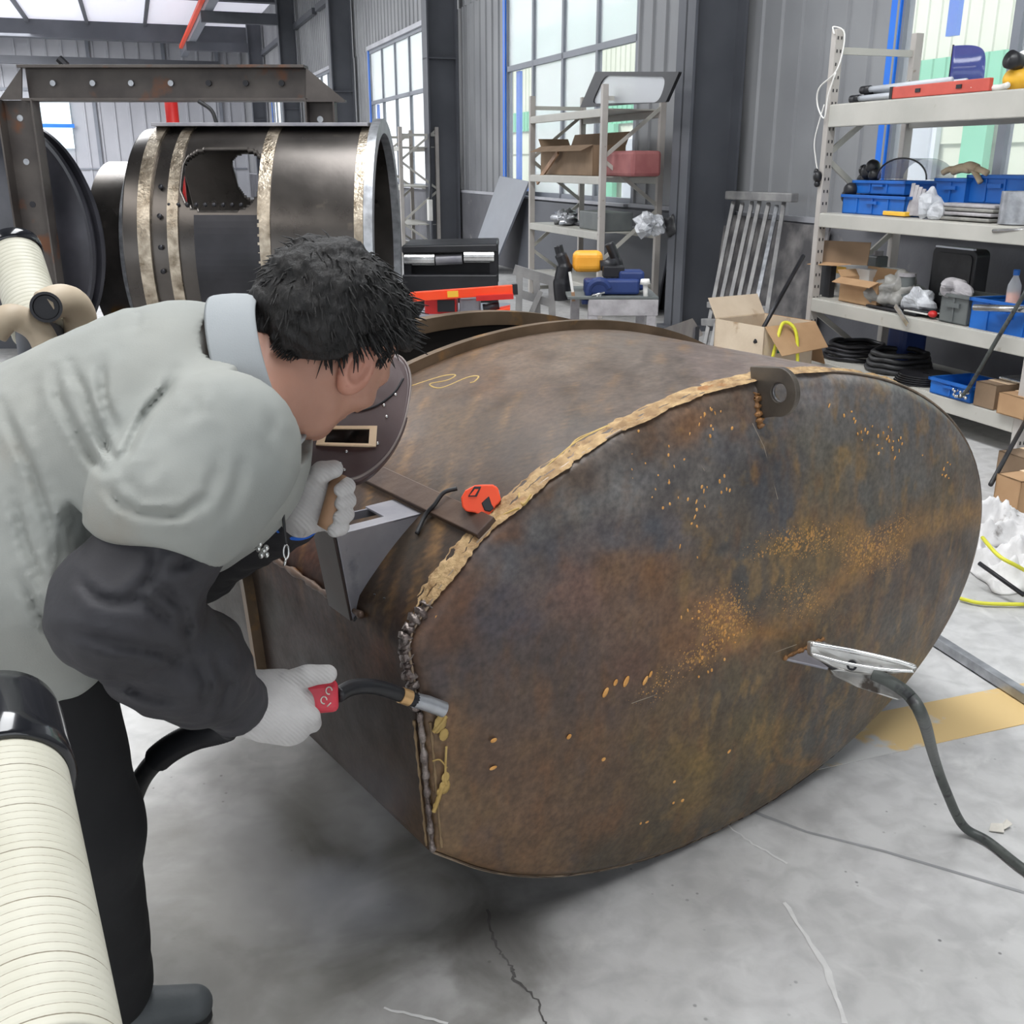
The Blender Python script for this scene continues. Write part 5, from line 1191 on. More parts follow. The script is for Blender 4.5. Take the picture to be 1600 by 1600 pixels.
t = thing('machine_part', pd(745, 485, 4.6), 'dark grey machine part beside the red toolbox', 'part')
mb = MB(); mb.box(pd(735, 479, 4.6), (.09, .12, .085)); mb.build('part_body', 'bracket_steel', t, bevel=.008); mb = MB(); mb.cyl(pd(755, 482, 4.55), pd(780, 478, 4.55), .02); mb.build('part_spindle', 'black_steel', t, smooth=True)
tag(MB().prism([pd(765, 488, 4.5), pd(797, 481, 4.5), pd(797, 486, 4.5), pd(765, 492, 4.5)], Vector((0, .1, 0))).build('orange_strip', 'orange'), 'short orange strip lying on the trolley corner', 'strip')
t = thing('spirit_level', pd(720, 470, 4.5), 'long orange spirit level lying across the red toolbox behind the tank', 'level')
A = pd(640, 464, 4.5); B = pd(804, 452, 4.56)
MB().bar(A, B, .024, .04).build('level_body', 'orange', t, bevel=.003)
MB().bar(pd(699, 460, 4.486), pd(716, 459, 4.49), .004, .026).build('vial', 'yellow', t)
MB().bar(B-(B-A).normalized()*.01, B+(B-A).normalized()*.012, .028, .044).build('end_cap', 'black_plastic', t)
MB().bar(pd(744, 466, 4.52), pd(802, 463, 4.54), .02, .022).build('lower_flange', 'red_paint', t)
# black bench with two silver rollers
t = thing('roller_bench', (-.6, 7.2, 0), 'black steel bench with two silver rollers behind the worker', 'bench')
D = 7.0; A = pd(628, 395, D); B = pd(778, 392, D)
MB().bar(A+Vector((0, .3, .02)), B+Vector((0, .3, .02)), .6, .05).build('top_cover', 'black_plastic', t, bevel=.01)
MB().bar(Vector((A.x, D, A.z-.2)), Vector((B.x, D, A.z-.2)), .05, .12).build('front_rail', 'black_plastic', t, bevel=.01)
MB().bar(Vector((A.x, D+.1, .35)), Vector((B.x, D+.1, .35)), .05, .6).build('front_panel', 'black_plastic', t)
for (p, q) in (((632, 405), (679, 405)), ((725, 401), (772, 401))): MB().cyl(pd(*p, D+.02), pd(*q, D+.02), .038).build('roller', 'chrome', t, smooth='auto')
MB().box(((A.x+B.x)/2, D+.3, A.z-.1), (B.x-A.x, .02, .24)).build('back_panel', 'black_plastic', t)
MB().cyl(pd(681, 406, D+.05), pd(722, 404, D+.05), .035).build('spindle', 'bracket_steel', t, smooth='auto')
for x in (A.x+.03, B.x-.03): MB().box((x, D+.06, A.z/2), (.05, .05, A.z)).build('leg', 'black_steel', t)

# ------------------------------------------------------------------ steel drums and the portal frame on the left
t = thing('polished_drum', (-1.5, 6.6, 0), 'big polished steel drum with rounded window opening behind the worker', 'drum')
DX0, DX1 = -2.17, -.80; CY, CZ, RR = 6.6, .93, .745
nth, nx = 300, 200; V = []; F = []
for i in range(nx+1):
    x = DX0+(DX1-DX0)*i/nx; r = RR*(1-.035*(1-i/nx)**6)
    for k in range(nth): a = 2*PI*k/nth; V.append(Vector((x, CY-r*math.cos(a), CZ+r*math.sin(a))))
def inhole(x, a):
    # rounded opening seen at 305-410 x 240-330
    z = math.degrees(a)
    x0, x1, a0, a1 = -1.84, -1.41, 22, 54
    cx, ca = (x0+x1)/2, (a0+a1)/2; dx = abs(x-cx)-((x1-x0)/2-.13); da = (abs(z-ca)-((a1-a0)/2-10))/10*.13
    return max(dx, 0)**2+max(da, 0)**2 < .13**2
for i in range(nx):
    for k in range(nth):
        xc = DX0+(DX1-DX0)*(i+.5)/nx; ac = 2*PI*(k+.5)/nth
        if ac > PI: ac -= 2*PI
        if inhole(xc, ac) or inhole(xc, PI-ac): continue
        F.append((i*nth+k, i*nth+(k+1) % nth, (i+1)*nth+(k+1) % nth, (i+1)*nth+k))
o = mesh_obj('drum_shell', V, F, 'shiny_steel', t); q = o.modifiers.new('t', 'SOLIDIFY'); q.thickness = .03
for (xa, wd) in ((-2.04, .07), (-1.375, .07), (-.85, .05), (-1.88, .06)):
    mb = lathe([(RR*.985, -wd/2), (RR+.008, -wd/2), (RR+.008, wd/2), (RR*.985, wd/2)], Vector((xa, CY, CZ)), 96, Vector((1, 0, 0)))
    # leave only the part outside the opening
    mb.build('ground_weld', 'ground_weld', t, smooth='auto')['label'] = 'bright ground weld stripe'
mb = MB()
for k in range(30):
    a0, a1 = math.radians(-60+k*2.65), math.radians(-60+(k+1)*2.65)
    mb.prism([Vector((x, CY-(RR+.004)*math.cos(a), CZ+(RR+.004)*math.sin(a))) for x, a in ((-1.76, a0), (-1.40, a0), (-1.40, a1), (-1.76, a1))], Vector((0, -.004, 0)))
mb.build('dark_panel', 'black_steel', t)  # raised black patch in place of a recess, its shade put into the colour
P_ = []
MB().box(((DX0+DX1)/2+.03, CY-.13, CZ+RR-.012), (DX1-DX0-.12, .34, .02)).build('top_plate', 'bracket_steel', t, bevel=.003)
mb = lathe([(RR*.93, -.02), (RR+.03, -.02), (RR+.03, .03), (RR*.93, .03), (RR*.93, -.02)], Vector((DX1, CY, CZ)), 96, Vector((1, 0, 0))); mb.build('end_flange', 'galvanised', t, smooth='auto')
mb = MB()
for k in range(9):
    x = -1.9+.05*k; a = math.radians(24); mb.ball((x, CY-RR*math.cos(a), CZ+RR*math.sin(a)), .012, None, 5)
for (x) in (-1.95,):
    for a in (-4, 6, 19, 32): mb.cyl(Vector((x, CY-RR*math.cos(math.radians(a))*1.0, CZ+RR*math.sin(math.radians(a)))), Vector((x, CY-(RR+.01)*math.cos(math.radians(a)), CZ+(RR+.01)*math.sin(math.radians(a)))), .014, n=10)
mb.build('bolt_row', 'black_steel', t, smooth=True)['kind'] = 'stuff'
for x in (DX0+.2, DX1-.2):
    mb = MB(); mb.box((x, CY, .12), (.08, 1.0, .24)); mb.build('cradle', 'column_paint', t)
# second drum
t = thing('steel_drum', (-3.1, 8.2, 0), 'dull grey steel drum left of the polished one', 'drum')
xa, xb = pd(147, 300, 9.2).x, pd(262, 300, 9.2).x; zt = pd(200, 252, 9.6).z; r = .80
mb = lathe([(r-.02, 0), (r, 0), (r, xb-xa), (r-.02, xb-xa)], Vector((xa, 9.7, zt-r)), 80, Vector((1, 0, 0))); mb.build('drum_shell', 'shiny_steel', t, smooth='auto')
mb = MB(); x = pd(186, 300, 9.0).x; mb = lathe([(r-.02, 0), (r+.05, 0), (r+.05, .05), (r-.02, .05)], Vector((x, 9.7, zt-r)), 80, Vector((1, 0, 0))); mb.build('end_flange', 'galvanised', t, smooth='auto')
MB().box(((xa+xb)/2, 9.7, .05), (xb-xa, .8, .1)).build('cradle', 'column_paint', t)
# dished head
t = thing('dished_head', (-3.3, 7.4, 0), 'dark round dished tank head with a double rim behind the portal frame', 'tank head')
nrm = Vector((-.52, -.85, 0)).normalized(); c_ = pd(28, 372, 8.5)
prof = [(r*1.17, h) for r, h in ((0, .16), (.2, .155), (.35, .135), (.5, .105), (.62, .06), (.70, .0), (.725, -.02))]
lathe(prof, c_, 96, nrm).build('dome', 'primer_black', t, smooth=True)
lathe([(r*1.15, h) for r, h in ((.725, -.02), (.765, -.02), (.765, -.05), (.72, -.05), (.72, -.10), (.77, -.10), (.77, -.13), (.7, -.13), (.7, -.2))], c_, 96, nrm).build('double_rim', 'primer_black', t, smooth='auto')
MB().tube([c_+Vector((.22, 0, .88))+Vector((.035*math.cos(a), 0, .035*math.sin(a))) for a in np.linspace(0, 2*PI, 20)], .008, 6, False).build('lifting_eye', 'galvanised', t, smooth=True)
MB().box((c_.x+.1, c_.y+.25, .05), (.9, .6, .1)).build('cradle', 'column_paint', t)
for i in range(3): pass
# portal frame
t = thing('portal_frame', (-2.4, 7.0, 0), 'tall rusty steel portal frame with bolt holes spanning the drums', 'frame')
D = 7.9
bt = pd(250, 104, D).z; bb_ = pd(250, 156, D).z; xl = pd(34, 130, D).x; xr = pd(478, 130, D).x
mb = MB(); mb.box(((xl+xr)/2, D+.09, (bt+bb_)/2), (xr-xl, .01, bt-bb_)); mb.box(((xl+xr)/2, D+.04, bt), (xr-xl, .18, .02)); mb.box(((xl+xr)/2, D+.04, bb_), (xr-xl, .18, .02)); mb.build('crossbeam', 'frame_steel', t, bevel=.002)
for px in (83, 145, 205, 267, 326, 384, 440):
    p = pd(px, 130, D+.07); MB().cyl(Vector((p.x, D+.06, p.z)), Vector((p.x, D+.088, p.z)), .02).build('bolt_hole', 'galvanised' if px in (83, 145, 205, 267) else 'black_steel', t)
def leg(p0, p1, q0, q1, gm):
    A = pd(*p0, D); B = pd(*p1, D); zt = A.z; mb = MB(); w_ = B.x-A.x; cx = (A.x+B.x)/2
    mb.box((cx, D+.06, zt/2), (w_, .012, zt)); mb.box((A.x+.006, D+.0, zt/2), (.012, .12, zt)); mb.box((B.x-.006, D+.0, zt/2), (.012, .12, zt)); o = mb.build('leg', 'frame_steel', t)
    for k in range(6):
        zc = zt-.12-.3*k
        MB().cyl(Vector((cx-.02, D+.05, zc)), Vector((cx-.02, D+.056, zc)), .022).build('bolt_hole', gm if k < 2 else 'black_steel', o)
leg((-2, 156), (55, 156), 0, 0, 'galvanised'); leg((478, 158), (524, 158), 0, 0, 'galvanised')
g = pd(34, 104, D); h = pd(-2, 156, D); k_ = pd(34, 156, D); MB().prism([g, h, k_], Vector((0, .012, 0))).build('gusset', 'frame_steel', t)
g = pd(478, 106, D); h = pd(538, 156, D); k_ = pd(478, 156, D); MB().prism([g, h, k_], Vector((0, .012, 0))).build('gusset', 'frame_steel', t)
MB().bar(pd(478, 158, D), pd(540, 158, D), .1, .015).build('gusset_flange', 'frame_steel', t)
tag(MB().tube(smoothpath([pd(310, 158, D-.1), pd(330, 172, D-.1), pd(338, 192, D-.1), pd(345, 215, D-.1)]), .014, 8).build('hanging_cable', 'black_rubber', smooth=True), 'black cable hanging from the portal frame beam', 'cable')
tag(MB().tube([pd(92, 92, D+.1), pd(104, 103, D+.1)], .03, 8).build('hook_block', 'black_steel'), 'small dark hook on top of the portal beam', 'hook')
tag(MB().cyl(Vector((pd(268, 170, 9.5).x, 9.5, 0)), Vector((pd(268, 170, 9.5).x, 9.5, pd(268, 120, 9.5).z)), .055).build('red_pipe', 'red_paint', smooth=True), 'red vertical pipe behind the polished drum', 'pipe')
t = thing('distant_machine', (-5, 12, 0), 'dim machinery standing between the grey drum and the tank head', 'machine')
c_ = pd(180, 400, 10.5); mb = MB(); mb.box((c_.x, 10.5, .5), (.25, .3, 1.0)); mb.build('machine_body', 'bracket_steel', t, bevel=.02); MB().cyl(Vector((c_.x, 10.4, 1.0)), Vector((c_.x, 10.4, 1.25)), .07).build('machine_head', 'galvanised', t)
c_ = pd(173, 466, 9.0); tag(lathe([(0, 0), (.045, 0), (.05, .01), (.055, .15), (.05, .15), (0, .02)], Vector((c_.x, 9.0, 0.0)), 24).build('yellow_bucket', 'yellow', smooth='auto'), 'small yellow bucket beyond the grey drum', 'bucket')
# ------------------------------------------------------------------ organic shapes: signed distance fields turned into one skin
def capf(P, a, b, ra, rb):
    a = np.array(a); b = np.array(b); d = b-a; t = np.clip(((P-a)@d)/(d@d+1e-12), 0, 1)
    return np.linalg.norm(P-a-t[..., None]*d, axis=-1)-(ra+(rb-ra)*t)
def ellf(P, c, r, R=None):
    q = P-np.array(c)
    if R is not None: q = q@np.array(R)            # columns of R are the local axes
    r = np.array(r, float); k = np.linalg.norm(q/r, axis=-1); g = np.linalg.norm(q/(r*r), axis=-1)
    return k*(k-1)/np.maximum(g, 1e-6)
def smin(a, b, k):
    h = np.clip(.5+.5*(b-a)/k, 0, 1); return b+(a-b)*h-k*h*(1-h)
def smax(a, b, k): return -smin(-a, -b, k)
def surf(name, fn, lo, hi, res, m, parent, smooth=2, extra=None):
    lo = np.array(lo); hi = np.array(hi); n = np.maximum(((hi-lo)/res).astype(int)+2, 4)
    xs = [lo[i]+res*np.arange(n[i]) for i in range(3)]
    G = np.stack(np.meshgrid(*xs, indexing='ij'), -1); D = fn(G.reshape(-1, 3)).reshape(n)
    ins = D < 0
    c = [ins[i:n[0]-1+i, j:n[1]-1+j, k:n[2]-1+k] for i in (0, 1) for j in (0, 1) for k in (0, 1)]
    s = sum(x.astype(int) for x in c); act = (s > 0) & (s < 8); idx = -np.ones(act.shape, int); ids = np.argwhere(act); idx[act] = np.arange(len(ids))
    acc = np.zeros((len(ids), 3)); cnt = np.zeros(len(ids)); corner = [(i, j, k) for i in (0, 1) for j in (0, 1) for k in (0, 1)]
    for A in range(8):
        for B in range(A+1, 8):
            if sum(abs(corner[A][q]-corner[B][q]) for q in range(3)) != 1: continue
            ia = ids+corner[A]; ib = ids+corner[B]; da = D[tuple(ia.T)]; db = D[tuple(ib.T)]; mk = (da < 0) != (db < 0)
            t = np.where(mk, da/(da-db+1e-12), 0)[:, None]; p = ia+(ib-ia)*t; acc[mk] += p[mk]; cnt[mk] += 1
    V = lo+res*(acc/cnt[:, None]); F = []
    for ax in range(3):
        sl = [slice(0, n[i]-(1 if i == ax else 0)) for i in range(3)]
        a = ins[tuple(slice(0, n[i]-1) if i == ax else slice(0, n[i]) for i in range(3))]; b = ins[tuple(slice(1, n[i]) if i == ax else slice(0, n[i]) for i in range(3))]
        e = np.argwhere(a != b); o1, o2 = [q for q in range(3) if q != ax]
        e = e[(e[:, o1] > 0) & (e[:, o2] > 0) & (e[:, o1] < n[o1]-1) & (e[:, o2] < n[o2]-1)]
        u1 = np.zeros(3, int); u1[o1] = 1; u2 = np.zeros(3, int); u2[o2] = 1
        q = np.stack([idx[tuple((e-u1-u2).T)], idx[tuple((e-u2).T)], idx[tuple(e.T)], idx[tuple((e-u1).T)]], 1)
        F.append(q)
    F = np.concatenate(F); F = F[(F >= 0).all(1)]
    me = bpy.data.meshes.new(name); off = np.zeros(3); p = parent
    while p is not None: off += np.array(p.location); p = p.parent
    me.from_pydata((V-off).tolist(), [], F.tolist()); me.update()
    bm = bmesh.new(); bm.from_mesh(me)
    for _ in range(smooth): bmesh.ops.smooth_vert(bm, verts=bm.verts, factor=.5, use_axis_x=True, use_axis_y=True, use_axis_z=True)
    bmesh.ops.recalc_face_normals(bm, faces=bm.faces); bm.to_mesh(me); bm.free()
    return link(name, me, m, parent, smooth=True)
def npv(v): return np.array(v[:])
def frame3(x, y, z): return np.stack([npv(x), npv(y), npv(z)], 1)
def foldf(P, lines, w_=.012, depth=.008):
    # grooves along 3D polylines, added to the field
    out = np.zeros(len(P))
    for ln in lines:
        best = np.full(len(P), 1e9)
        for a, b in zip(ln[:-1], ln[1:]):
            a = npv(a); b = npv(b); d = b-a; t = np.clip(((P-a)@d)/(d@d+1e-12), 0, 1); best = np.minimum(best, np.linalg.norm(P-a-t[:, None]*d, axis=1))
        out += depth*np.exp(-(best/w_)**2)-depth*.35*np.exp(-((best-w_*2.4)/w_)**2)
    return out

def foldpx(P, lines, w_, depth, far):
    # creases as they run over the side of the body that faces the camera, fading out at both ends
    x, y = project(P); dep = (P-npv(CP))@npv(CF); out = np.zeros(len(P))
    for ln in lines:
        best = np.full(len(P), 1e9); par = np.zeros(len(P)); n = len(ln)-1
        for i, ((x0, y0), (x1, y1)) in enumerate(zip(ln[:-1], ln[1:])):
            dx, dy = x1-x0, y1-y0; t = np.clip(((x-x0)*dx+(y-y0)*dy)/(dx*dx+dy*dy), 0, 1); d = np.hypot(x-x0-t*dx, y-y0-t*dy)
            k = d < best; par = np.where(k, (i+t)/n, par); best = np.minimum(best, d)
        e = np.clip(np.sin(PI*np.clip(par, .06, .94))*1.6, 0, 1)
        out += e*(depth*np.exp(-(best/w_)**2)-depth*.45*np.exp(-((best-w_*2.3)/w_)**2))
    return np.where(dep < far, out, 0)
# ------------------------------------------------------------------ the worker
man = thing('person', (-.66, 1.36, 0), 'person bending over the tank in a pale grey shirt and white gloves, welding', 'person')
# joints, from where they show in the photograph and how far they stand
J = dict(hipR=at(50, 1010, 1.47), hipL=at(30, 950, 1.68), waist=at(60, 880, 1.47), belly=at(150, 790, 1.46), chest=at(262, 690, 1.44), shR=at(352, 700, 1.28), shL=at(380, 590, 1.62),
         elR=at(188, 952, 1.26), wrR=at(378, 1108, 1.52), elL=at(300, 870, 1.74), wrL=at(462, 808, 1.60), neck=at(405, 590, 1.45))
Hc = at(519, 541, 1.47)
hf = (CR*.38-CU*.46+CF*.80).normalized(); ha = (CR*.60+CU*.78); ha = (ha-hf*ha.dot(hf)).normalized(); hs = ha.cross(hf).normalized()
if hs.dot(CF) > 0: hs = -hs                        # hs points to the side of the head we see
RH = frame3(hs, hf, ha)
def Hh(s, f, a): return Hc+hs*s+hf*f+ha*a
def head_field(P):
    D = ellf(P, Hh(0, -.012, .028), (.074, .094, .086), RH)
    D = smin(D, ellf(P, Hh(0, .03, -.03), (.062, .066, .082), RH), .03)
    D = smin(D, capf(P, Hh(.035, .03, -.09), Hh(0, .072, -.098), .026, .02), .03)
    D = smin(D, capf(P, Hh(-.035, .03, -.09), Hh(0, .072, -.098), .026, .02), .03)
    D = smin(D, capf(P, Hh(.058, -.02, -.035), Hh(.05, .02, -.088), .02, .018), .03)
    D = smin(D, capf(P, Hh(-.058, -.02, -.035), Hh(-.05, .02, -.088), .02, .018), .03)
    for s in (-1, 1):
        D = smin(D, ellf(P, Hh(s*.046, .062, -.022), (.024, .02, .018), RH), .02)       # cheekbones
        D = smin(D, capf(P, Hh(s*.012, .085, .022), Hh(s*.045, .07, .02), .012, .01), .015)
    D = smin(D, capf(P, Hh(0, .090, .005), Hh(0, .112, -.03), .009, .014), .012)          # nose
    D = smin(D, ellf(P, Hh(0, .088, -.058), (.026, .014, .009), RH), .008)
    D = smin(D, ellf(P, Hh(0, .085, -.072), (.022, .013, .008), RH), .008)
    for s in (-1, 1):
        D = smax(D, -ellf(P, Hh(s*.031, .096, .004), (.014, .012, .009), RH), .012)
    return D
def ear_field(P, s=1):
    # pinna: rim ring with hollow
    c = Hh(s*.088, -.016, -.008); e1 = (ha*.95-hf*.32).normalized(); e2 = (hf*.95+ha*.32).normalized(); no = (hs*s*.9-hf*.42).normalized(); e2 = e1.cross(no).normalized()
    R = frame3(no, e2, e1)
    D = ellf(P, c, (.014, .024, .037), R)
    D = smax(D, -ellf(P, c+no*.014-e2*.0+e1*.004, (.012, .0155, .026), R), .004)
    D = smin(D, ellf(P, c-no*.012, (.014, .016, .026), R), .006)
    D = smin(D, ellf(P, c-e1*.028-no*.003, (.008, .012, .012), R), .008)
    D = smin(D, capf(P, c+no*.001-e1*.016, c+no*.003+e1*.012, .004, .003), .006)
    return D
def body_field(P):
    D = head_field(P)
    D = smin(D, capf(P, Hh(0, -.035, -.06), J['neck'], .056, .072), .03)
    D = smin(D, capf(P, J['neck'], J['chest'], .07, .12), .06)
    D = smin(D, capf(P, J['chest'], J['waist'], .13, .12), .05)
    D = smin(D, capf(P, J['neck'].lerp(J['shR'], .25), J['shR'], .05, .05), .04); D = smin(D, capf(P, J['neck'], J['shL'], .07, .06), .05)
    for s in 'RL':
        D = smin(D, capf(P, J['sh'+s], J['el'+s], .052, .042), .03); D = smin(D, capf(P, J['el'+s], J['wr'+s], .042, .030), .02)
    D = smin(D, capf(P, J['waist'], J['hipR'], .11, .1), .05); D = smin(D, capf(P, J['waist'], J['hipL'], .11, .1), .05)
    return D
surf('body', body_field, (-1.25, 1.0, .35), (.02, 2.05, 1.55), .0065, 'skin', man, 1)['label'] = 'head, neck and body, skin visible at face and neck'
for s in (1, -1):
    ce_ = npv(Hh(s*.088, -.016, -.008)); surf('ear', lambda P, s=s: ear_field(P, s), ce_-.05, ce_+.05, .0018, 'skin_ear', man, 1)
for s in (1, -1):
    e = MB(); e.ball(Hh(s*.031, .074, .003), .0125); e.build('eye', 'white_plastic', man, smooth=True)
# hair
def hair_field(P):
    n = noise_np(P, 38, 51, 3)-.5; n2 = noise_np(P, 95, 52, 3)-.5
    D = ellf(P, Hh(0, -.042, .042), (.096, .108, .088), RH)
    D = smin(D, ellf(P, Hh(0, -.07, .0), (.082, .062, .078), RH), .04)
    D = smin(D, ellf(P, Hh(0, .028, .075), (.070, .050, .044), RH), .04)
    D = D-.022*n-.012*n2
    # keep face, ears and neck clear
    q = (P-npv(Hc))@RH
    face_cut = (q[:, 1]-.058)-.5*(q[:, 2]-.045)              # forehead line
    D = np.maximum(D, face_cut-.02+.01*n2)
    low = -(q[:, 2])-.068+np.clip(q[:, 1]+.085, 0, .09)*1.42+np.clip(q[:, 1]-.03, 0, 1)*.2      # nape to temple line
    D = smax(D, low+.012*n2, .006)
    ear = ellf(P, Hh(.088, -.014, -.012), (.045, .030, .042), RH); D = smax(D, -ear, .006)
    ear = ellf(P, Hh(-.083, -.012, -.012), (.04, .026, .036), RH); D = smax(D, -ear, .006)
    return D
c = npv(Hc); hair = surf('hair', hair_field, c-.19, c+.2, .004, 'hair', man, 0); hair['label'] = 'short tousled black hair'
mb = MB(); rr = random.Random(11)
for i in range(3200):
    s, f, a = [rr.gauss(0, 1) for _ in range(3)]; l = math.sqrt(s*s+f*f+a*a); s, f, a = s/l, f/l, a/l
    q = Vector((s*.097, -.040+f*.112, .040+a*.092)); p = Hh(*q)
    lim = -.064+1.35*min(max(q.y+.085, 0), .09)+.25*max(q.y-.03, 0)
    if q.z < lim+.012 or q.y > .062: continue
    n = (p-Hh(0, -.03, .03)).normalized()
    flow = (hf*.5+hs*rr.uniform(-.6, .6)-ha*.35*(1 if q.y < 0 else -.4)+n*rr.uniform(.1, .55)).normalized()
    L = rr.uniform(.016, .040); p0 = p-n*.014; p1 = p0+flow*L*.5+n*.012; p2 = p1+flow*L*.55+n*rr.uniform(-.008, .006)
    mb.tube([p0, p1, p2], [.0021, .0016, .0004], 4, False)
# short sideburn and nape strands
for i in range(260):
    f_ = rr.uniform(-.105, -.055); a_ = -.066+1.35*max(f_+.085, 0)+rr.uniform(0, .03); p = Hh(.072*math.sqrt(max(0, 1-((f_+.01)/.11)**2)), f_, a_)
    mb.tube([p-hs*.002, p+(-ha*.6-hf*.3+hs*.2)*rr.uniform(.006, .015)], [.0012, .0004], 3, False)
for i in range(90):
    p = Hh(rr.uniform(.068, .074), rr.uniform(.015, .03), rr.uniform(.02, .055)); mb.tube([p, p+(-ha*.7+hf*.2+hs*.15)*rr.uniform(.006, .012)], [.0012, .0004], 3, False)
o = mb.build('hair_strands', 'hair', hair, smooth=True); o['kind'] = 'stuff'
# shirt
def onback(*pts): return [at(x, y, d) for x, y, d in pts]
SL_END = (at(205, 792, 1.27), at(385, 850, 1.30))
armdir = (J['elR']-J['shR']).normalized()
armax = npv(armdir); slp = npv(J['shR']+armdir*.150)
def shirt_field(P):
    n = noise_np(P, 7, 61, 3)-.5
    D = ellf(P, at(265, 690, 1.46), (.2, .2, .19))
    D = smin(D, ellf(P, at(110, 760, 1.48), (.225, .2, .185)), .08)
    D = smin(D, ellf(P, at(-50, 830, 1.48), (.23, .2, .2)), .08)
    D = smin(D, capf(P, at(330, 600, 1.44), at(395, 575, 1.44), .105, .082), .06)
    D = smin(D, capf(P, at(330, 620, 1.56), at(360, 640, 1.62), .11, .08), .06)
    # loose lower front and hem
    D = smin(D, capf(P, at(70, 900, 1.42), at(-10, 985, 1.42), .16, .13), .07)
    D = smin(D, capf(P, at(70, 930, 1.34), at(98, 1040, 1.38), .075, .038), .05)
    # near sleeve
    D = smin(D, capf(P, at(352, 690, 1.30), at(270, 790, 1.26), .094, .098), .035)
    D = smin(D, capf(P, at(385, 740, 1.30), at(345, 800, 1.29), .055, .048), .03)
    D = smin(D, capf(P, at(195, 785, 1.25), at(215, 800, 1.25), .035, .035), .04)
    D = D-.010*n-.005*(noise_np(P*np.array([1.4, 1., .7]), 17, 64, 2)-.5)-.0025*(noise_np(P, 45, 65, 2)-.5)
    D = D+foldpx(P, [((84, 577), (91, 621), (116, 671), (141, 712), (166, 742)), ((109, 565), (128, 606), (147, 656), (166, 700), (183, 730)), ((159, 559), (162, 621), (178, 668)),
        ((275, 577), (262, 609), (231, 643), (212, 677), (200, 706), (172, 735)), ((0, 630), (25, 684), (53, 740), (75, 809), (92, 860)),
        ((166, 762), (187, 787), (219, 802), (281, 806), (315, 780)), ((109, 802), (116, 850), (110, 900)), ((30, 900), (60, 960), (110, 1010)), ((20, 770), (40, 850), (70, 920))], 6.5, .0085, 1.5)
    D = D+foldpx(P, [((303, 615), (306, 640), (284, 659)), ((344, 715), (325, 777), (300, 800)), ((422, 652), (428, 684)), ((380, 700), (372, 760), (350, 810)), ((240, 720), (225, 760)), ((200, 740), (210, 770), (235, 785)), ((60, 600), (50, 680)), ((215, 480), (210, 520))], 9, .004, 1.5)
    # sleeve opening: cut square to the arm
    arm = capf(P, J['shR'], J['elR'], .12, .12); t = (P-slp)@armax+.02*np.sin(((P-slp)@npv(CR))*24)
    near = capf(P, at(300, 800, 1.25), at(230, 860, 1.24), .13, .13)
    D = smax(D, np.where(near < 0, t, -1), .006)
    # neck opening
    nk = npv((CR*.95+CU*.26-CF*.05).normalized()); D = smin(D, capf(P, at(348, 650, 1.36), at(362, 715, 1.34), .072, .060), .03)
    v_ = P-npv(at(402, 588, 1.41)); ax_ = v_@nk; rad = np.linalg.norm(v_-ax_[:, None]*nk, axis=1); D = smax(D, -np.maximum(rad-.094, -ax_-.04), .008)
    D = smax(D, np.where(rad < .13, ax_-.004, -1), .004)
    # side gap between sleeve and flank
    return D
surf('shirt', shirt_field, (-1.2, .95, .6), (-.12, 2.0, 1.4), .0055, 'shirt', man, 1)['label'] = 'pale grey short-sleeved work shirt'
# collar: a folded band round the neck
nk = (CR*.95+CU*.26-CF*.05).normalized(); NC = at(402, 588, 1.41); e1 = (CU-nk*CU.dot(nk)).normalized(); e2 = nk.cross(e1).normalized()
V = []; n = 72
for i in range(n+1):
    t = 2*PI*i/n; dr = e1*math.cos(t)*1.0+e2*math.sin(t)*.86
    V += [NC+nk*(-.028)+dr*.122, NC+nk*(.004)+dr*.117, NC+nk*.034+dr*.106, NC+nk*.038+dr*.100, NC+nk*.03+dr*.096, NC+nk*(-.01)+dr*.092]
F = [(6*i+k, 6*i+6+k, 6*i+7+k, 6*i+1+k) for i in range(n) for k in range(5)]
o = MB().add(V, F).build('collar', 'collar_cloth', man, smooth=True); q = o.modifiers.new('t', 'SOLIDIFY'); q.thickness = .003; o.modifiers.new('s', 'SUBSURF').render_levels = 1
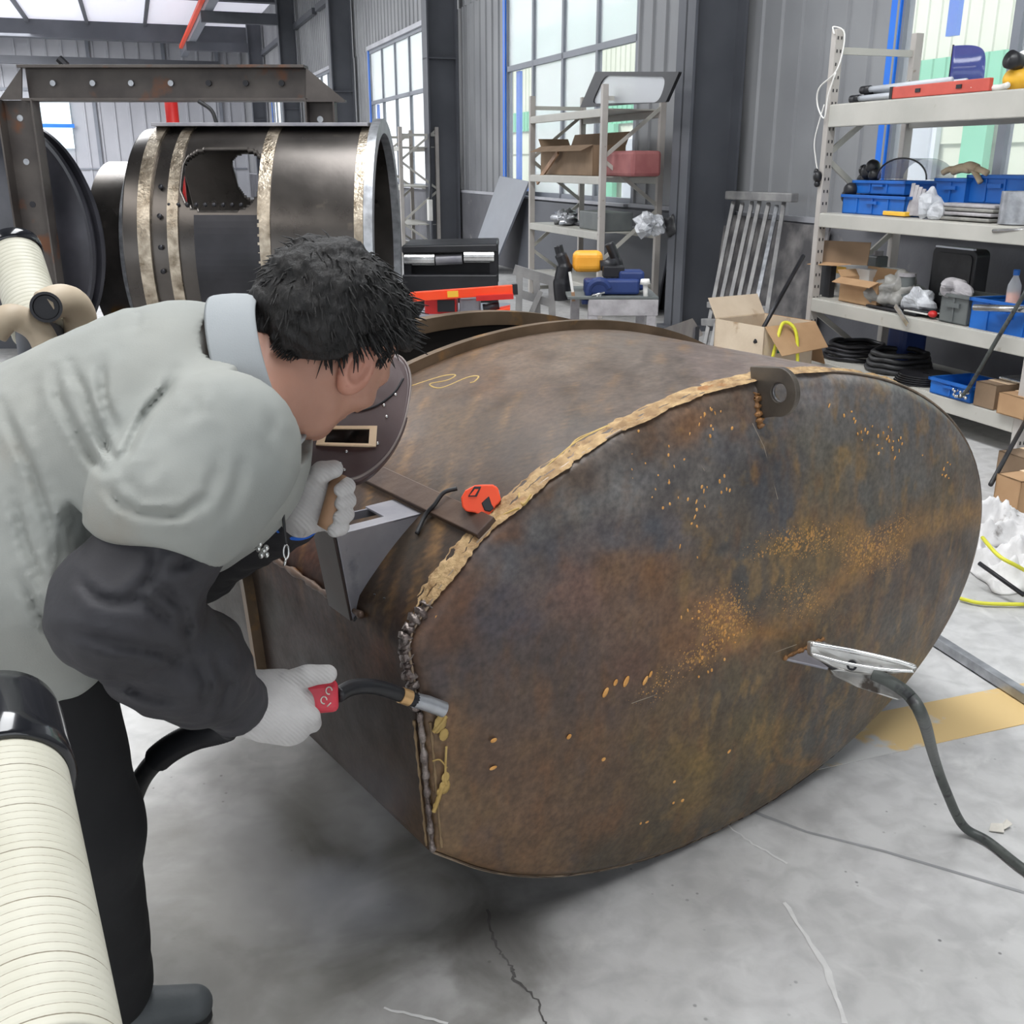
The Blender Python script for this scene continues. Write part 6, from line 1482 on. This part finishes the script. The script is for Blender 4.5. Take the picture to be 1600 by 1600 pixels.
# dark oversleeves
def sleeveR(P):
    n = noise_np(P, 13, 71, 3)-.5
    e = J['elR']; w = J['wrR']; a = J['shR']+armdir*.13
    D = capf(P, a, e, .078, .076); D = smin(D, capf(P, e, e.lerp(w, .55), .078, .070), .03); D = smin(D, capf(P, e.lerp(w, .55), w.lerp(e, .06), .070, .046), .03)
    D = smin(D, ellf(P, e.lerp(w, .35)-CU*.022, (.085, .07, .06)), .03)
    D = D+foldpx(P, [((105, 985), (180, 1005), (260, 1020), (300, 1045)), ((190, 930), (240, 950), (285, 985)), ((235, 905), (285, 950), (300, 1010)), ((300, 1020), (322, 1065), (318, 1110)), ((335, 1030), (357, 1070), (345, 1110)), ((120, 900), (150, 935), (210, 950)), ((250, 850), (238, 900), (200, 940)), ((300, 860), (290, 880), (260, 890)), ((180, 1060), (230, 1085), (280, 1095))], 8, .008, 1.6)
    D = D+0*foldf(P, [onback((150, 985, 1.16), (220, 1010, 1.17), (290, 1035, 1.22)), onback((190, 930, 1.16), (250, 960, 1.17), (285, 1000, 1.2)), onback((235, 905, 1.17), (285, 950, 1.18), (300, 1010, 1.22)), onback((300, 1020, 1.24), (320, 1070, 1.28), (300, 1110, 1.27)), onback((335, 1030, 1.34), (355, 1070, 1.38), (340, 1110, 1.36)), onback((120, 900, 1.17), (150, 940, 1.16), (200, 960, 1.16)), onback((250, 840, 1.17), (235, 900, 1.16), (200, 940, 1.16))], .010, .010)
    D = D-.020*n-.007*(noise_np(P*np.array([.8, 1., 1.6]), 30, 72, 2)-.5)
    return smax(D, (P-npv(w))@npv((w-e).normalized())+.004, .004)
lo = np.minimum(npv(J['elR']), npv(J['wrR']))-.15; hi = np.maximum(npv(J['shR']), npv(J['wrR']))+.13
surf('oversleeve', sleeveR, lo, hi, .0055, 'sleeve_cloth', man, 1)['label'] = 'dark grey protective oversleeve on the near arm'
def sleeveL(P):
    n = noise_np(P, 16, 81, 3)-.5; e = J['elL']; w = J['wrL']
    D = capf(P, J['shL'].lerp(e, .4), e, .07, .075); D = smin(D, capf(P, e, w.lerp(e, .08), .072, .047), .03); D = smin(D, ellf(P, at(410, 800, 1.62), (.05, .05, .045)), .03)
    D = D+foldpx(P, [((400, 775), (396, 805), (405, 840)), ((430, 775), (434, 800), (428, 830)), ((375, 790), (368, 820), (385, 860)), ((350, 800), (345, 840))], 7, .008, 1.7)
    D = D+0*foldf(P, [onback((400, 770, 1.56), (398, 800, 1.55), (405, 830, 1.56)), onback((430, 770, 1.57), (432, 800, 1.56), (428, 830, 1.57)), onback((370, 790, 1.58), (365, 820, 1.58), (380, 850, 1.6))], .008, .008)
    D = D-.020*n-.006*(noise_np(P, 34, 82, 2)-.5)
    return smax(D, (P-npv(w))@npv((w-e).normalized())-.004, .004)
lo = np.minimum(npv(J['elL']), npv(J['wrL']))-.13; hi = np.maximum(npv(J['shL']), npv(J['wrL']))+.1
surf('oversleeve', sleeveL, lo, hi, .006, 'black_cloth', man, 1)['label'] = 'black protective oversleeve on the far arm'
# trousers and shoes
kR = at(118, 1300, 1.56); fR = Vector((-.70, 1.40, .09)); kL = at(20, 1250, 1.72); fL = Vector((-.90, 1.55, .09))
def trousers(P):
    n = noise_np(P, 8, 91, 3)-.5
    D = capf(P, J['hipR'], kR, .105, .095); D = smin(D, capf(P, kR, fR+Vector((0, 0, .03)), .092, .082), .04)
    L = capf(P, J['hipL'], kL, .125, .1); L = smin(L, capf(P, kL, fL+Vector((0, 0, .03)), .095, .085), .04); D = smin(D, L, .02)
    D = D-.014*n
    return np.maximum(D, .06-P[:, 2])
surf('trousers', trousers, (-1.25, 1.0, .03), (-.3, 1.95, 1.05), .008, 'trouser', man, 1)['label'] = 'black work trousers'
for nm, f_ in (('shoe', fR), ('shoe', fL)):
    def shoe(P, f_=f_):
        b = Vector((f_.x, f_.y, 0)); d = Vector((.93, .28, 0)).normalized()
        D = capf(P, b-d*.06+Zv*.05, b+d*.02+Zv*.055, .045, .045); D = smin(D, capf(P, b+d*.02+Zv*.045, b+d*.14+Zv*.036, .045, .034), .03); D = smin(D, capf(P, b-d*.03+Zv*.08, b-d*.02+Zv*.12, .045, .04), .02)
        return np.maximum(D, .012-P[:, 2])
    b = npv(f_); o = surf(nm, shoe, (b[0]-.16, b[1]-.12, 0), (b[0]+.26, b[1]+.16, .2), .006, 'shoe', man, 2)
    d = Vector((.93, .28, 0)).normalized(); s = Vector((-d.y, d.x, 0)); f0 = Vector((f_.x, f_.y, 0)); P_ = []
    for k in range(32):
        t = 2*PI*k/32; x = math.cos(t); y = math.sin(t); P_.append(f0+d*(.035+.135*x)+s*(.043*y*(1+.12*x)))
    MB().prism([p+Zv*.002 for p in P_], Zv*.018).build('sole', 'sole', o)
# ---- gloves
def glove(name, label, segs, palm, lo_pad, cuff, extra=None, res=.0032):
    # segs: finger chains [(p, r), ...]; palm: list of capsules
    def f(P):
        D = None
        for a, b, ra, rb in palm:
            q = capf(P, a, b, ra, rb); D = q if D is None else smin(D, q, .016)
        for ch in segs:
            q = None
            for (p0, r0), (p1, r1) in zip(ch[:-1], ch[1:]):
                c_ = capf(P, p0, p1, r0, r1); q = c_ if q is None else smin(q, c_, .004)
            D = smin(D, q, .0022)
        return D-.0012*(noise_np(P, 90, 7, 2)-.5)
    allp = [npv(p) for ch in segs for p, _ in ch]+[npv(x) for c_ in palm for x in c_[:2]]
    lo = np.min(allp, 0)-lo_pad; hi = np.max(allp, 0)+lo_pad
    o = surf(name, f, lo, hi, res, 'knit_white', man, 1); o['label'] = label
    a, b, r0 = cuff; d = (b-a).normalized(); x = d.cross(Zv).normalized(); y = d.cross(x)
    V = [a+(x*math.cos(t)+y*math.sin(t)*.82)*r0 for t in np.linspace(0, 2*PI, 40)]
    MB().tube(V, .0035, 8, False).build('blue_hem', 'blue_trim', o, smooth=True)
    return o
# right hand on the torch handle: back of the hand to the camera, thumb on top, fingers wrapping underneath
wr = J['wrR']; k0 = at(462, 1078, 1.56)
palm = [(wr, at(440, 1106, 1.545), .040, .044), (at(420, 1120, 1.53), at(452, 1128, 1.54), .038, .036), (at(440, 1080, 1.56), at(470, 1092, 1.565), .030, .026), (at(400, 1075, 1.55), at(440, 1078, 1.56), .028, .028)]
segs = [
    [(at(450, 1066, 1.545), .018), (at(480, 1056, 1.54), .0165), (at(512, 1053, 1.545), .0145)],                 # thumb along the top
    [(at(466, 1104, 1.53), .017), (at(484, 1120, 1.53), .0155), (at(487, 1130, 1.545), .0150)],                 # index
    [(at(462, 1110, 1.54), .016), (at(474, 1130, 1.55), .0145), (at(472, 1140, 1.58), .013)],
    [(at(448, 1122, 1.55), .016), (at(452, 1142, 1.56), .0145), (at(456, 1144, 1.59), .013)],
    [(at(430, 1130, 1.55), .015), (at(430, 1148, 1.565), .0135), (at(436, 1146, 1.59), .012)],
]
glove('glove', 'white knitted glove on the hand holding the torch', segs, palm, .06, (wr.lerp(J['elR'], .03), wr, .0415))
# left hand gripping the mask handle
wl = J['wrL']
palm = [(wl, at(482, 792, 1.57), .036, .038), (at(482, 792, 1.57), at(494, 762, 1.56), .036, .028), (at(470, 770, 1.57), at(490, 745, 1.56), .026, .022)]
segs = [
    [(at(488, 752, 1.55), .019), (at(503, 738, 1.53), .0165), (at(522, 733, 1.525), .014)],
    [(at(508, 754, 1.57), .0125), (at(538, 750, 1.555), .0125), (at(543, 760, 1.535), .0118), (at(532, 765, 1.52), .0105)],
    [(at(509, 776, 1.57), .0125), (at(539, 772, 1.555), .0125), (at(544, 782, 1.535), .0118), (at(533, 787, 1.52), .0105)],
    [(at(506, 798, 1.57), .0125), (at(536, 794, 1.555), .0125), (at(541, 804, 1.535), .0118), (at(530, 809, 1.52), .0105)],
    [(at(498, 818, 1.57), .0125), (at(528, 814, 1.555), .0125), (at(533, 824, 1.535), .0118), (at(522, 829, 1.52), .0105)],
]
glove('glove', 'white knitted glove with blue hem holding the mask', segs, palm, .05, (wl.lerp(J['elL'], .0), wl.lerp(at(482, 792, 1.57), .3), .043))

# ---- the welding hand mask
Q = at(560, 655, 1.585)
mx = (CR*.93-CU*.02+CF*.10).normalized(); my = (CU*.80+CR*.10-CF*(-.45)).normalized(); my = (my-mx*my.dot(mx)).normalized(); mn = mx.cross(my).normalized()
if mn.dot(CF) > 0: mn = -mn
mask = thing('welding_mask', Q-my*.1, 'dark maroon hand-held welding mask with a small dark window', 'welding mask')
# outline of the shield in its own plane, found from the photograph's contour
contour = [(604, 553), (622, 556), (636, 572), (641, 596), (637, 630), (628, 665), (612, 697), (588, 724), (560, 742), (536, 746), (505, 742), (475, 733), (446, 716), (430, 700), (432, 670), (450, 640), (480, 610), (520, 580), (565, 560)]
def inplane(px, py):
    r = CF+CR*((px-800)/FPX)+CU*((800-py)/FPX); P = CP+r*((Q-CP).dot(mn)/r.dot(mn)); d = P-Q; return Vector((d.dot(mx), d.dot(my), 0))
ct = smoothpath([inplane(*p) for p in contour]+[inplane(*contour[0])], 6)[:-1]; ct = resample(ct, 96)
cc_ = sum(ct, Vector())/len(ct)
def MQ(p, off=0.0):
    bend = .45*(p.x-cc_.x)**2*2.2+.25*(p.y-cc_.y)**2*2
    return Q+mx*p.x+my*p.y+mn*(bend-.012+off)
win = [inplane(*p) for p in ((505, 664), (586, 664), (584, 694), (497, 692))]
wc = sum(win, Vector())/4
V = []; F = []; NRm = 22
winloop = resample(win, 96)
# align loops by angle
def ang(p): return math.atan2(p.y-wc.y, p.x-wc.x)
def byang(lp): 
    lp = list(lp)
    area_ = sum(lp[i].x*lp[(i+1) % len(lp)].y-lp[(i+1) % len(lp)].x*lp[i].y for i in range(len(lp)))
    if area_ < 0: lp = lp[::-1]
    k = min(range(len(lp)), key=lambda i: ang(lp[i])); return lp[k:]+lp[:k]
# sample both loops by ray angle from the window centre
def rayhit(lp, a):
    d = Vector((math.cos(a), math.sin(a), 0)); best = 0
    for i in range(len(lp)):
        p, q = lp[i]-wc, lp[(i+1) % len(lp)]-wc; e = q-p; den = d.x*e.y-d.y*e.x
        if abs(den) < 1e-12: continue
        t = (p.x*e.y-p.y*e.x)/den; s = (p.x*d.y-p.y*d.x)/den
        if t > 0 and -1e-6 <= s <= 1+1e-6: best = max(best, t)
    return wc+d*best
NA_ = 140; an = [2*PI*i/NA_ for i in range(NA_)]
inl = [rayhit(win, a) for a in an]; oul = [rayhit(ct, a) for a in an]
for j in range(NRm+1):
    for i in range(NA_): V.append(MQ(inl[i].lerp(oul[i], j/NRm)))
for j in range(NRm):
    for i in range(NA_): F.append((j*NA_+i, j*NA_+(i+1) % NA_, (j+1)*NA_+(i+1) % NA_, (j+1)*NA_+i))
o = mesh_obj('shield', V, F, 'mask_fibre', mask); q = o.modifiers.new('t', 'SOLIDIFY'); q.thickness = .003
MB().tube([MQ(p) for p in oul]+[MQ(oul[0])], .0028, 6, False).build('rim', 'mask_edge', mask, smooth=True)
# deep side wall curling away along the lower right
skirt = [i for i in range(NA_) if math.radians(-100) < math.atan2(math.sin(an[i]), math.cos(an[i])) < math.radians(25)]
skirt.sort(key=lambda i: math.atan2(math.sin(an[i]), math.cos(an[i]))); V = []
for k, i in enumerate(skirt):
    t = k/(len(skirt)-1); h = .038*math.sin(PI*t)**.6; outw = (oul[i]-wc).normalized(); V += [MQ(oul[i]), MQ(oul[i])-mn*h*.9+(mx*outw.x+my*outw.y)*(.002-.010*math.sin(PI*t))]
o = mesh_obj('side_wall', V, [(2*i, 2*i+2, 2*i+3, 2*i+1) for i in range(len(skirt)-1)], 'mask_fibre', mask); o.modifiers.new('t', 'SOLIDIFY').thickness = .003
# window: card frame and dark glass
wi = [wc+(p-wc)*.80 for p in win]; wo = [wc+(p-wc)*1.08 for p in win]
fr = MB().ringprism([MQ(p, .002) for p in wo], [MQ(p, .002) for p in wi], mn*.004).build('window_card', 'tan_card', mask)
fr['label'] = 'pale card frame round the dark glass'
MB().prism([MQ(p, -.0) for p in [wc+(p-wc)*1.0 for p in win]], mn*.003).build('dark_glass', 'dark_glass', mask)
# inner visor curve with rivets
for (px, py) in ((500, 690), (590, 690), (541, 702), (604, 648), (455, 722), (532, 722), (538, 732), (600, 630), (572, 634), (618, 615)):
    MB().ball(MQ(inplane(px, py), .003), (.0028, .0028, .0028), None, 6).build('rivet', 'chrome', mask, smooth=True)
V = [MQ(inplane(*p), .004) for p in ((545, 636), (560, 637), (580, 633), (600, 624), (618, 610), (630, 592))]
MB().tube(smoothpath(V), .0016, 6).build('inner_flap_edge', 'black_plastic', mask, smooth=True)
pl_ = [inplane(*p) for p in ((545, 636), (560, 637), (580, 633), (600, 624), (618, 610), (632, 590), (632, 572), (618, 562), (600, 562), (560, 600))]
MB().prism([MQ(p, .001) for p in pl_], mn*.0025).build('inner_flap', 'mask_fibre', mask)
MB().tube([at(531, 745, 1.545), at(524, 780, 1.535), at(514, 815, 1.53), at(508, 826, 1.53)], [.014, .0155, .0155, .0135], 16).build('handle', 'wood', mask, smooth=True)
tag(MB().tube(smoothpath([at(437, 722, 1.40), at(441, 760, 1.42), at(443, 810, 1.44), at(447, 850, 1.45)]), .0022, 6).build('black_lanyard', 'black_rubber', smooth=True), 'thin black lanyard hanging from the shirt collar to a clip', 'lanyard')
t = thing('lanyard_clip', at(446, 865, 1.45), 'small silver clip at the end of the black lanyard', 'clip')
MB().tube([at(447+4*math.cos(a), 862+11*math.sin(a), 1.45) for a in np.linspace(0, 2*PI, 16)], .0016, 6, False).build('clip_ring', 'chrome', t, smooth=True)
MB().tube([at(447, 873, 1.45), at(444, 884, 1.45)], .002, 6).build('clip_hook', 'chrome', t, smooth=True)
t = thing('key_chain', at(390, 850, 1.5), 'silver clips and cord hanging under the chest above the tank', 'chain')
MB().tube(smoothpath([at(350, 828, 1.42), at(375, 845, 1.44), at(395, 852, 1.45), at(415, 866, 1.46)]), .0022, 6).build('cord', 'rag_grey', t, smooth=True)
mb = MB(); rr = random.Random(2)
for k in range(9): mb.ball(at(388+rr.uniform(-6, 30), 846+rr.uniform(-4, 22), 1.45), (.004, .003, .005), None, 5)
mb.build('silver_clips', 'chrome', t, smooth=True)
# ---- torch
torch = thing('welding_torch', at(500, 1088, 1.56), 'welding torch with red handle, black swan neck and steel nozzle', 'welding torch')
A = at(448, 1092, 1.555); B = at(528, 1086, 1.575)
MB().bar(A, B, .034, .048, CU).build('handle', 'torch_red', torch, bevel=.009, seg=3)
mb = MB()
for (px, py) in ((506, 1094), (514, 1079)):
    c_ = at(px, py, 1.551); mb.tube([c_+CR*.0045*math.cos(a)+CU*.0055*math.sin(a) for a in np.linspace(0, 5, 14)], .0011, 5)
mb.tube([at(511, 1104, 1.551), at(517, 1098, 1.551)], .001, 5)
mb.build('handle_marks', 'white_mark', torch, smooth=True)
tip = T(-.835, -.03, .02)
N_ = smoothpath([B, at(548, 1075, 1.60), at(575, 1072, 1.62), at(605, 1078, 1.65), at(632, 1088, 1.68)], 6)
MB().tube(N_, .0125, 12).build('swan_neck', 'black_plastic', torch, smooth=True)
MB().tube([at(626, 1086, 1.672), at(640, 1091, 1.682)], [.0135, .0135], 16).build('brass_collar', 'brass', torch, smooth='auto')
MB().tube([at(638, 1090, 1.68), at(652, 1095, 1.69)], .012, 16).build('black_collar', 'black_steel', torch, smooth='auto')
MB().tube([at(648, 1094, 1.688), at(668, 1099, 1.70), at(694, 1109, 1.715)], [.0125, .0135, .0135], 18).build('nozzle', 'galvanised', torch, smooth='auto')
# torch cable out of the glove, under the arm and down behind the leg
cb_ = thing('torch_cable', at(240, 1190, 1.6), 'thick ribbed black torch cable curving from the glove down behind the leg', 'cable')
path = smoothpath([at(392, 1118, 1.56), at(350, 1138, 1.58), at(300, 1152, 1.62), at(255, 1178, 1.66), at(222, 1215, 1.70), at(203, 1262, 1.74), at(185, 1330, 1.80), at(120, 1450, 1.9)], 14)
MB().tube(path, .0165, 16).build('cable_sheath', 'black_rubber', cb_, smooth=True)
rs = [.0185+(.004 if k % 2 else 0) for k in range(60)]; seg_ = path[12:46]; seg2 = [seg_[0].lerp(seg_[0], 0)]
seg2 = resample(seg_, 60, False); MB().tube(seg2, rs, 16).build('ribbed_boot', 'black_plastic', cb_, smooth=True)

# ------------------------------------------------------------------ tape measure
c0 = onshell(750, 778, .0)
d_, a_, z_ = shellpt(750, 782); nn = (Td*(d_/RX**2)+Zv*(z_/RZ**2)).normalized()
tape = thing('tape_measure', c0, 'bright orange and black tape measure resting on the steel bar', 'tape measure')
P2 = [(722, 792), (720, 778), (727, 766), (742, 758), (756, 757), (770, 757), (778, 762), (783, 781), (779, 787), (775, 790), (764, 806), (752, 806), (742, 801), (728, 799)]
Dp = (c0-CP).dot(CF)-.058; off = CF*.034
MB().prism([at(x, y, Dp) for x, y in P2], off).build('case', 'orange', tape, bevel=.0025, seg=2)
MB().prism([at(x, y, Dp-.0025) for x, y in ((731, 776), (741, 760), (752, 760), (745, 776))], off*.08).build('black_grip', 'black_plastic', tape, bevel=.001)
MB().prism([at(x, y, Dp-.0035) for x, y in ((734, 774), (742, 764), (748, 764), (742, 774))], off*.08).build('grip_stripe', 'orange', tape)
MB().prism([at(x, y, Dp-.002) for x, y in ((752, 786), (764, 775), (768, 788), (772, 794), (766, 800), (757, 798))], off*.1).build('black_lock', 'black_plastic', tape, bevel=.002)
MB().prism([at(x, y, Dp+.006) for x, y in ((774, 758), (780, 766), (783, 782), (779, 770))], off*.5).build('steel_tongue', 'galvanised', tape)
# dark cable looped behind the tape measure
tag(MB().tube(smoothpath([onshell(722, 776, .02), onshell(704, 785, .025), onshell(688, 800, .02), onshell(670, 812, .012), onshell(655, 838, .008)]), .004, 8).build('looped_cable', 'black_rubber', smooth=True), 'short black cord on the tank between tape measure and bracket', 'cord')
# ------------------------------------------------------------------ earth clamp on the tab and its cable
t = thing('earth_clamp', at(1300, 1020, 1.86), 'worn chrome earth clamp biting the small steel tab', 'clamp')
tp = T(.16+DS, -.10, zt); dT = (tp-CP).dot(CF)
def ce(x, y, o=0.): return at(x, y, dT+o)
Dm = MB().prism([ce(1266, 1003, -.01), ce(1288, 1005, -.012), ce(1330, 1016, -.03), ce(1432, 1038, -.07), ce(1436, 1046, -.07), ce(1428, 1050, -.07), ce(1365, 1056, -.04), ce(1330, 1052, -.03), ce(1300, 1042, -.015), ce(1266, 1025, -.01)], CF*.022).build('upper_jaw', 'worn_chrome', t, bevel=.004, seg=3)
MB().tube(smoothpath([ce(1268, 1006, -.022), ce(1330, 1017, -.04), ce(1400, 1033, -.075), ce(1430, 1043, -.085)]), .0045, 8).build('rolled_edge', 'chrome', Dm, smooth=True)
MB().tube(smoothpath([ce(1268, 1022, -.022), ce(1320, 1036, -.045), ce(1380, 1046, -.07), ce(1428, 1049, -.085)]), .003, 8).build('rolled_edge', 'chrome', Dm, smooth=True)
MB().prism([ce(1296, 1046, 0.004), ce(1320, 1040, -.005), ce(1368, 1050, -.02), ce(1406, 1074, -.04), ce(1416, 1088, -.045), ce(1404, 1095, -.045), ce(1340, 1074, -.02), ce(1303, 1056, 0)], CF*.018).build('lower_jaw', 'worn_chrome', t, bevel=.003)
MB().cyl(ce(1331, 1040, -.04), ce(1331, 1040, -.0), .0085, n=16).build('pivot_bolt', 'black_steel', t, smooth='auto')
MB().cyl(ce(1331, 1040, -.043), ce(1331, 1040, -.04), .005, n=6).build('bolt_tip', 'worn_chrome', t)
MB().prism([ce(1264, 1020, .0), ce(1290, 1026, -.0), ce(1320, 1046, -.005), ce(1300, 1046, .0)], CF*.015).build('jaw_pad', 'black_steel', t, bevel=.002)
ep = onz(1600, 1357, .012); 
ec = MB().tube(smoothpath([ce(1364, 1053, -.045), ce(1392, 1066, -.06), ce(1422, 1088, -.07), ce(1443, 1125, -.05), onz(1460, 1185, .28), onz(1478, 1235, .15), onz(1505, 1290, .03), onz(1545, 1315, .012), onz(1600, 1358, .012), onz(1680, 1410, .012)], 10), .0105, 14)
tag(ec.build('earth_cable', 'grey_cable', smooth=True), 'thick dark grey earth cable dropping from the clamp across the floor', 'cable')

# ------------------------------------------------------------------ fume extraction hoses on the left
def ribbed(name, a, b, r, n, m, parent, lab=None, amp=.003, every=1):
    P = []; R_ = []; L_ = 6
    for i in range(n*L_+1):
        t = i/(n*L_); P.append(a.lerp(b, t)); ph = (i % L_)/L_; R_.append(r-(amp if (i % L_) == 0 else 0))
    o = MB().tube(P, R_, 64).build(name, m, parent, smooth=True)
    return o
hz = thing('exhaust_duct', at(40, 1400, .95), 'fat cream ribbed exhaust duct with a glossy black cuff, nearest the camera', 'duct')
A = at(4, 1205, 1.04); B = at(66, 1700, .74)
ribbed('duct_hose', A, B, .060, 38, 'cream_hose', hz, amp=.0012)
mat('duct_line', (120, 112, 96), (150, 142, 124), 12, .8)
mb = MB(); d = (B-A).normalized(); x = d.cross(Zv).normalized(); y = d.cross(x)
for k in range(38):
    c_ = A.lerp(B, (k+.02)/38); w_ = .0010 if k % 6 in (1,) else .0005
    mb.tube([c_+(x*math.cos(t)+y*math.sin(t))*.0588 for t in np.linspace(0, 2*PI, 48)], w_, 5, False)
mb.build('duct_seam', 'duct_line', hz, smooth=True)
mat('gloss_black', (26, 27, 31), (34, 35, 39), 4, .16, coat=.5)
A2 = A-d*.10; lathe([(.0, 0), (.054, .0), (.063, .008), (.066, .03), (.066, .09), (.068, .125), (.061, .13), (.058, .128)], A2, 64, d).build('black_cuff', 'gloss_black', hz, smooth=True)
ha_ = thing('extraction_arm', at(40, 440, 2.1), 'cream ribbed extraction arm with beige elbow joint behind the worker', 'extraction arm')
A = at(24, 398, 2.15); B = at(62, 520, 2.05)
ribbed('arm_tube', A, B, .052, 22, 'cream_hose', ha_, amp=.0016)
d = (B-A).normalized(); lathe([(0, 0), (.045, 0), (.056, .01), (.056, .035), (.05, .036)], A-d*.03, 40, d).build('black_cap', 'gloss_black', ha_, smooth=True)
MB().tube(smoothpath([at(70, 480, 1.98), at(92, 470, 2.0), at(112, 474, 2.03), at(124, 492, 2.06), at(126, 520, 2.08)]), .032, 20).build('elbow_joint', 'beige_joint', ha_, smooth=True)
c_ = at(72, 480, 1.96); dd = (CP-c_).normalized(); lathe([(0, -.02), (.0, .004), (.022, .004), (.024, .014), (.029, .014), (.029, -.03)], c_, 32, dd).build('pipe_end', 'black_steel', ha_, smooth='auto')
MB().tube(smoothpath([at(-10, 520, 1.95), at(10, 498, 1.95), at(35, 500, 1.97), at(62, 520, 1.99), at(80, 560, 2.0)]), .026, 20).build('lower_elbow', 'beige_joint', ha_, smooth=True)
MB().tube([B, at(80, 640, 2.0), Vector((-1.0, 1.95, .3)), Vector((-1.0, 1.95, 0))], .045, 24).build('support_column', 'column_paint', ha_, smooth='auto')
# ------------------------------------------------------------------ welding smoke
sm = bpy.data.materials.new('smoke'); sm.use_nodes = True; M['smoke'] = sm; nt = sm.node_tree; N = nt.nodes; L = nt.links
N.remove(N['Principled BSDF']); vs_ = N.new('ShaderNodeVolumePrincipled'); L.new(vs_.outputs[0], N['Material Output'].inputs['Volume'])
vs_.inputs['Color'].default_value = (.9, .92, 1, 1)
tc = N.new('ShaderNodeTexCoord'); ns = N.new('ShaderNodeTexNoise'); ns.inputs['Scale'].default_value = 3.2; ns.inputs['Detail'].default_value = 3; ns.inputs['Distortion'].default_value = .8; L.new(tc.outputs['Object'], ns.inputs[0])
mr = N.new('ShaderNodeMapRange'); mr.inputs[1].default_value = .45; mr.inputs[2].default_value = .75; mr.inputs[3].default_value = 0; mr.inputs[4].default_value = 1; L.new(ns.outputs[0], mr.inputs[0])
gr = N.new('ShaderNodeVectorMath'); gr.operation = 'LENGTH'; mp = N.new('ShaderNodeMapping'); mp.inputs['Scale'].default_value = (1/.26, 1/.2, 1/.2); L.new(tc.outputs['Object'], mp.inputs[0]); L.new(mp.outputs[0], gr.inputs[0])
m2 = N.new('ShaderNodeMapRange'); m2.inputs[1].default_value = .2; m2.inputs[2].default_value = 1; m2.inputs[3].default_value = 1; m2.inputs[4].default_value = 0; L.new(gr.outputs['Value'], m2.inputs[0])
mu = N.new('ShaderNodeMath'); mu.operation = 'MULTIPLY'; L.new(mr.outputs[0], mu.inputs[0]); L.new(m2.outputs[0], mu.inputs[1])
mk = N.new('ShaderNodeMath'); mk.operation = 'MULTIPLY'; mk.inputs[1].default_value = 3.5; L.new(mu.outputs[0], mk.inputs[0]); L.new(mk.outputs[0], vs_.inputs['Density'])
cs = at(520, 1330, 1.66); o = MB().ball(cs, (.26, .2, .2), None, 16).build('welding_smoke', 'smoke')
o.data.transform(Matrix.Translation(-cs)); o.location = cs
tag(o, 'thin welding smoke drifting under the torch in front of the tank', 'smoke', None, 'stuff')
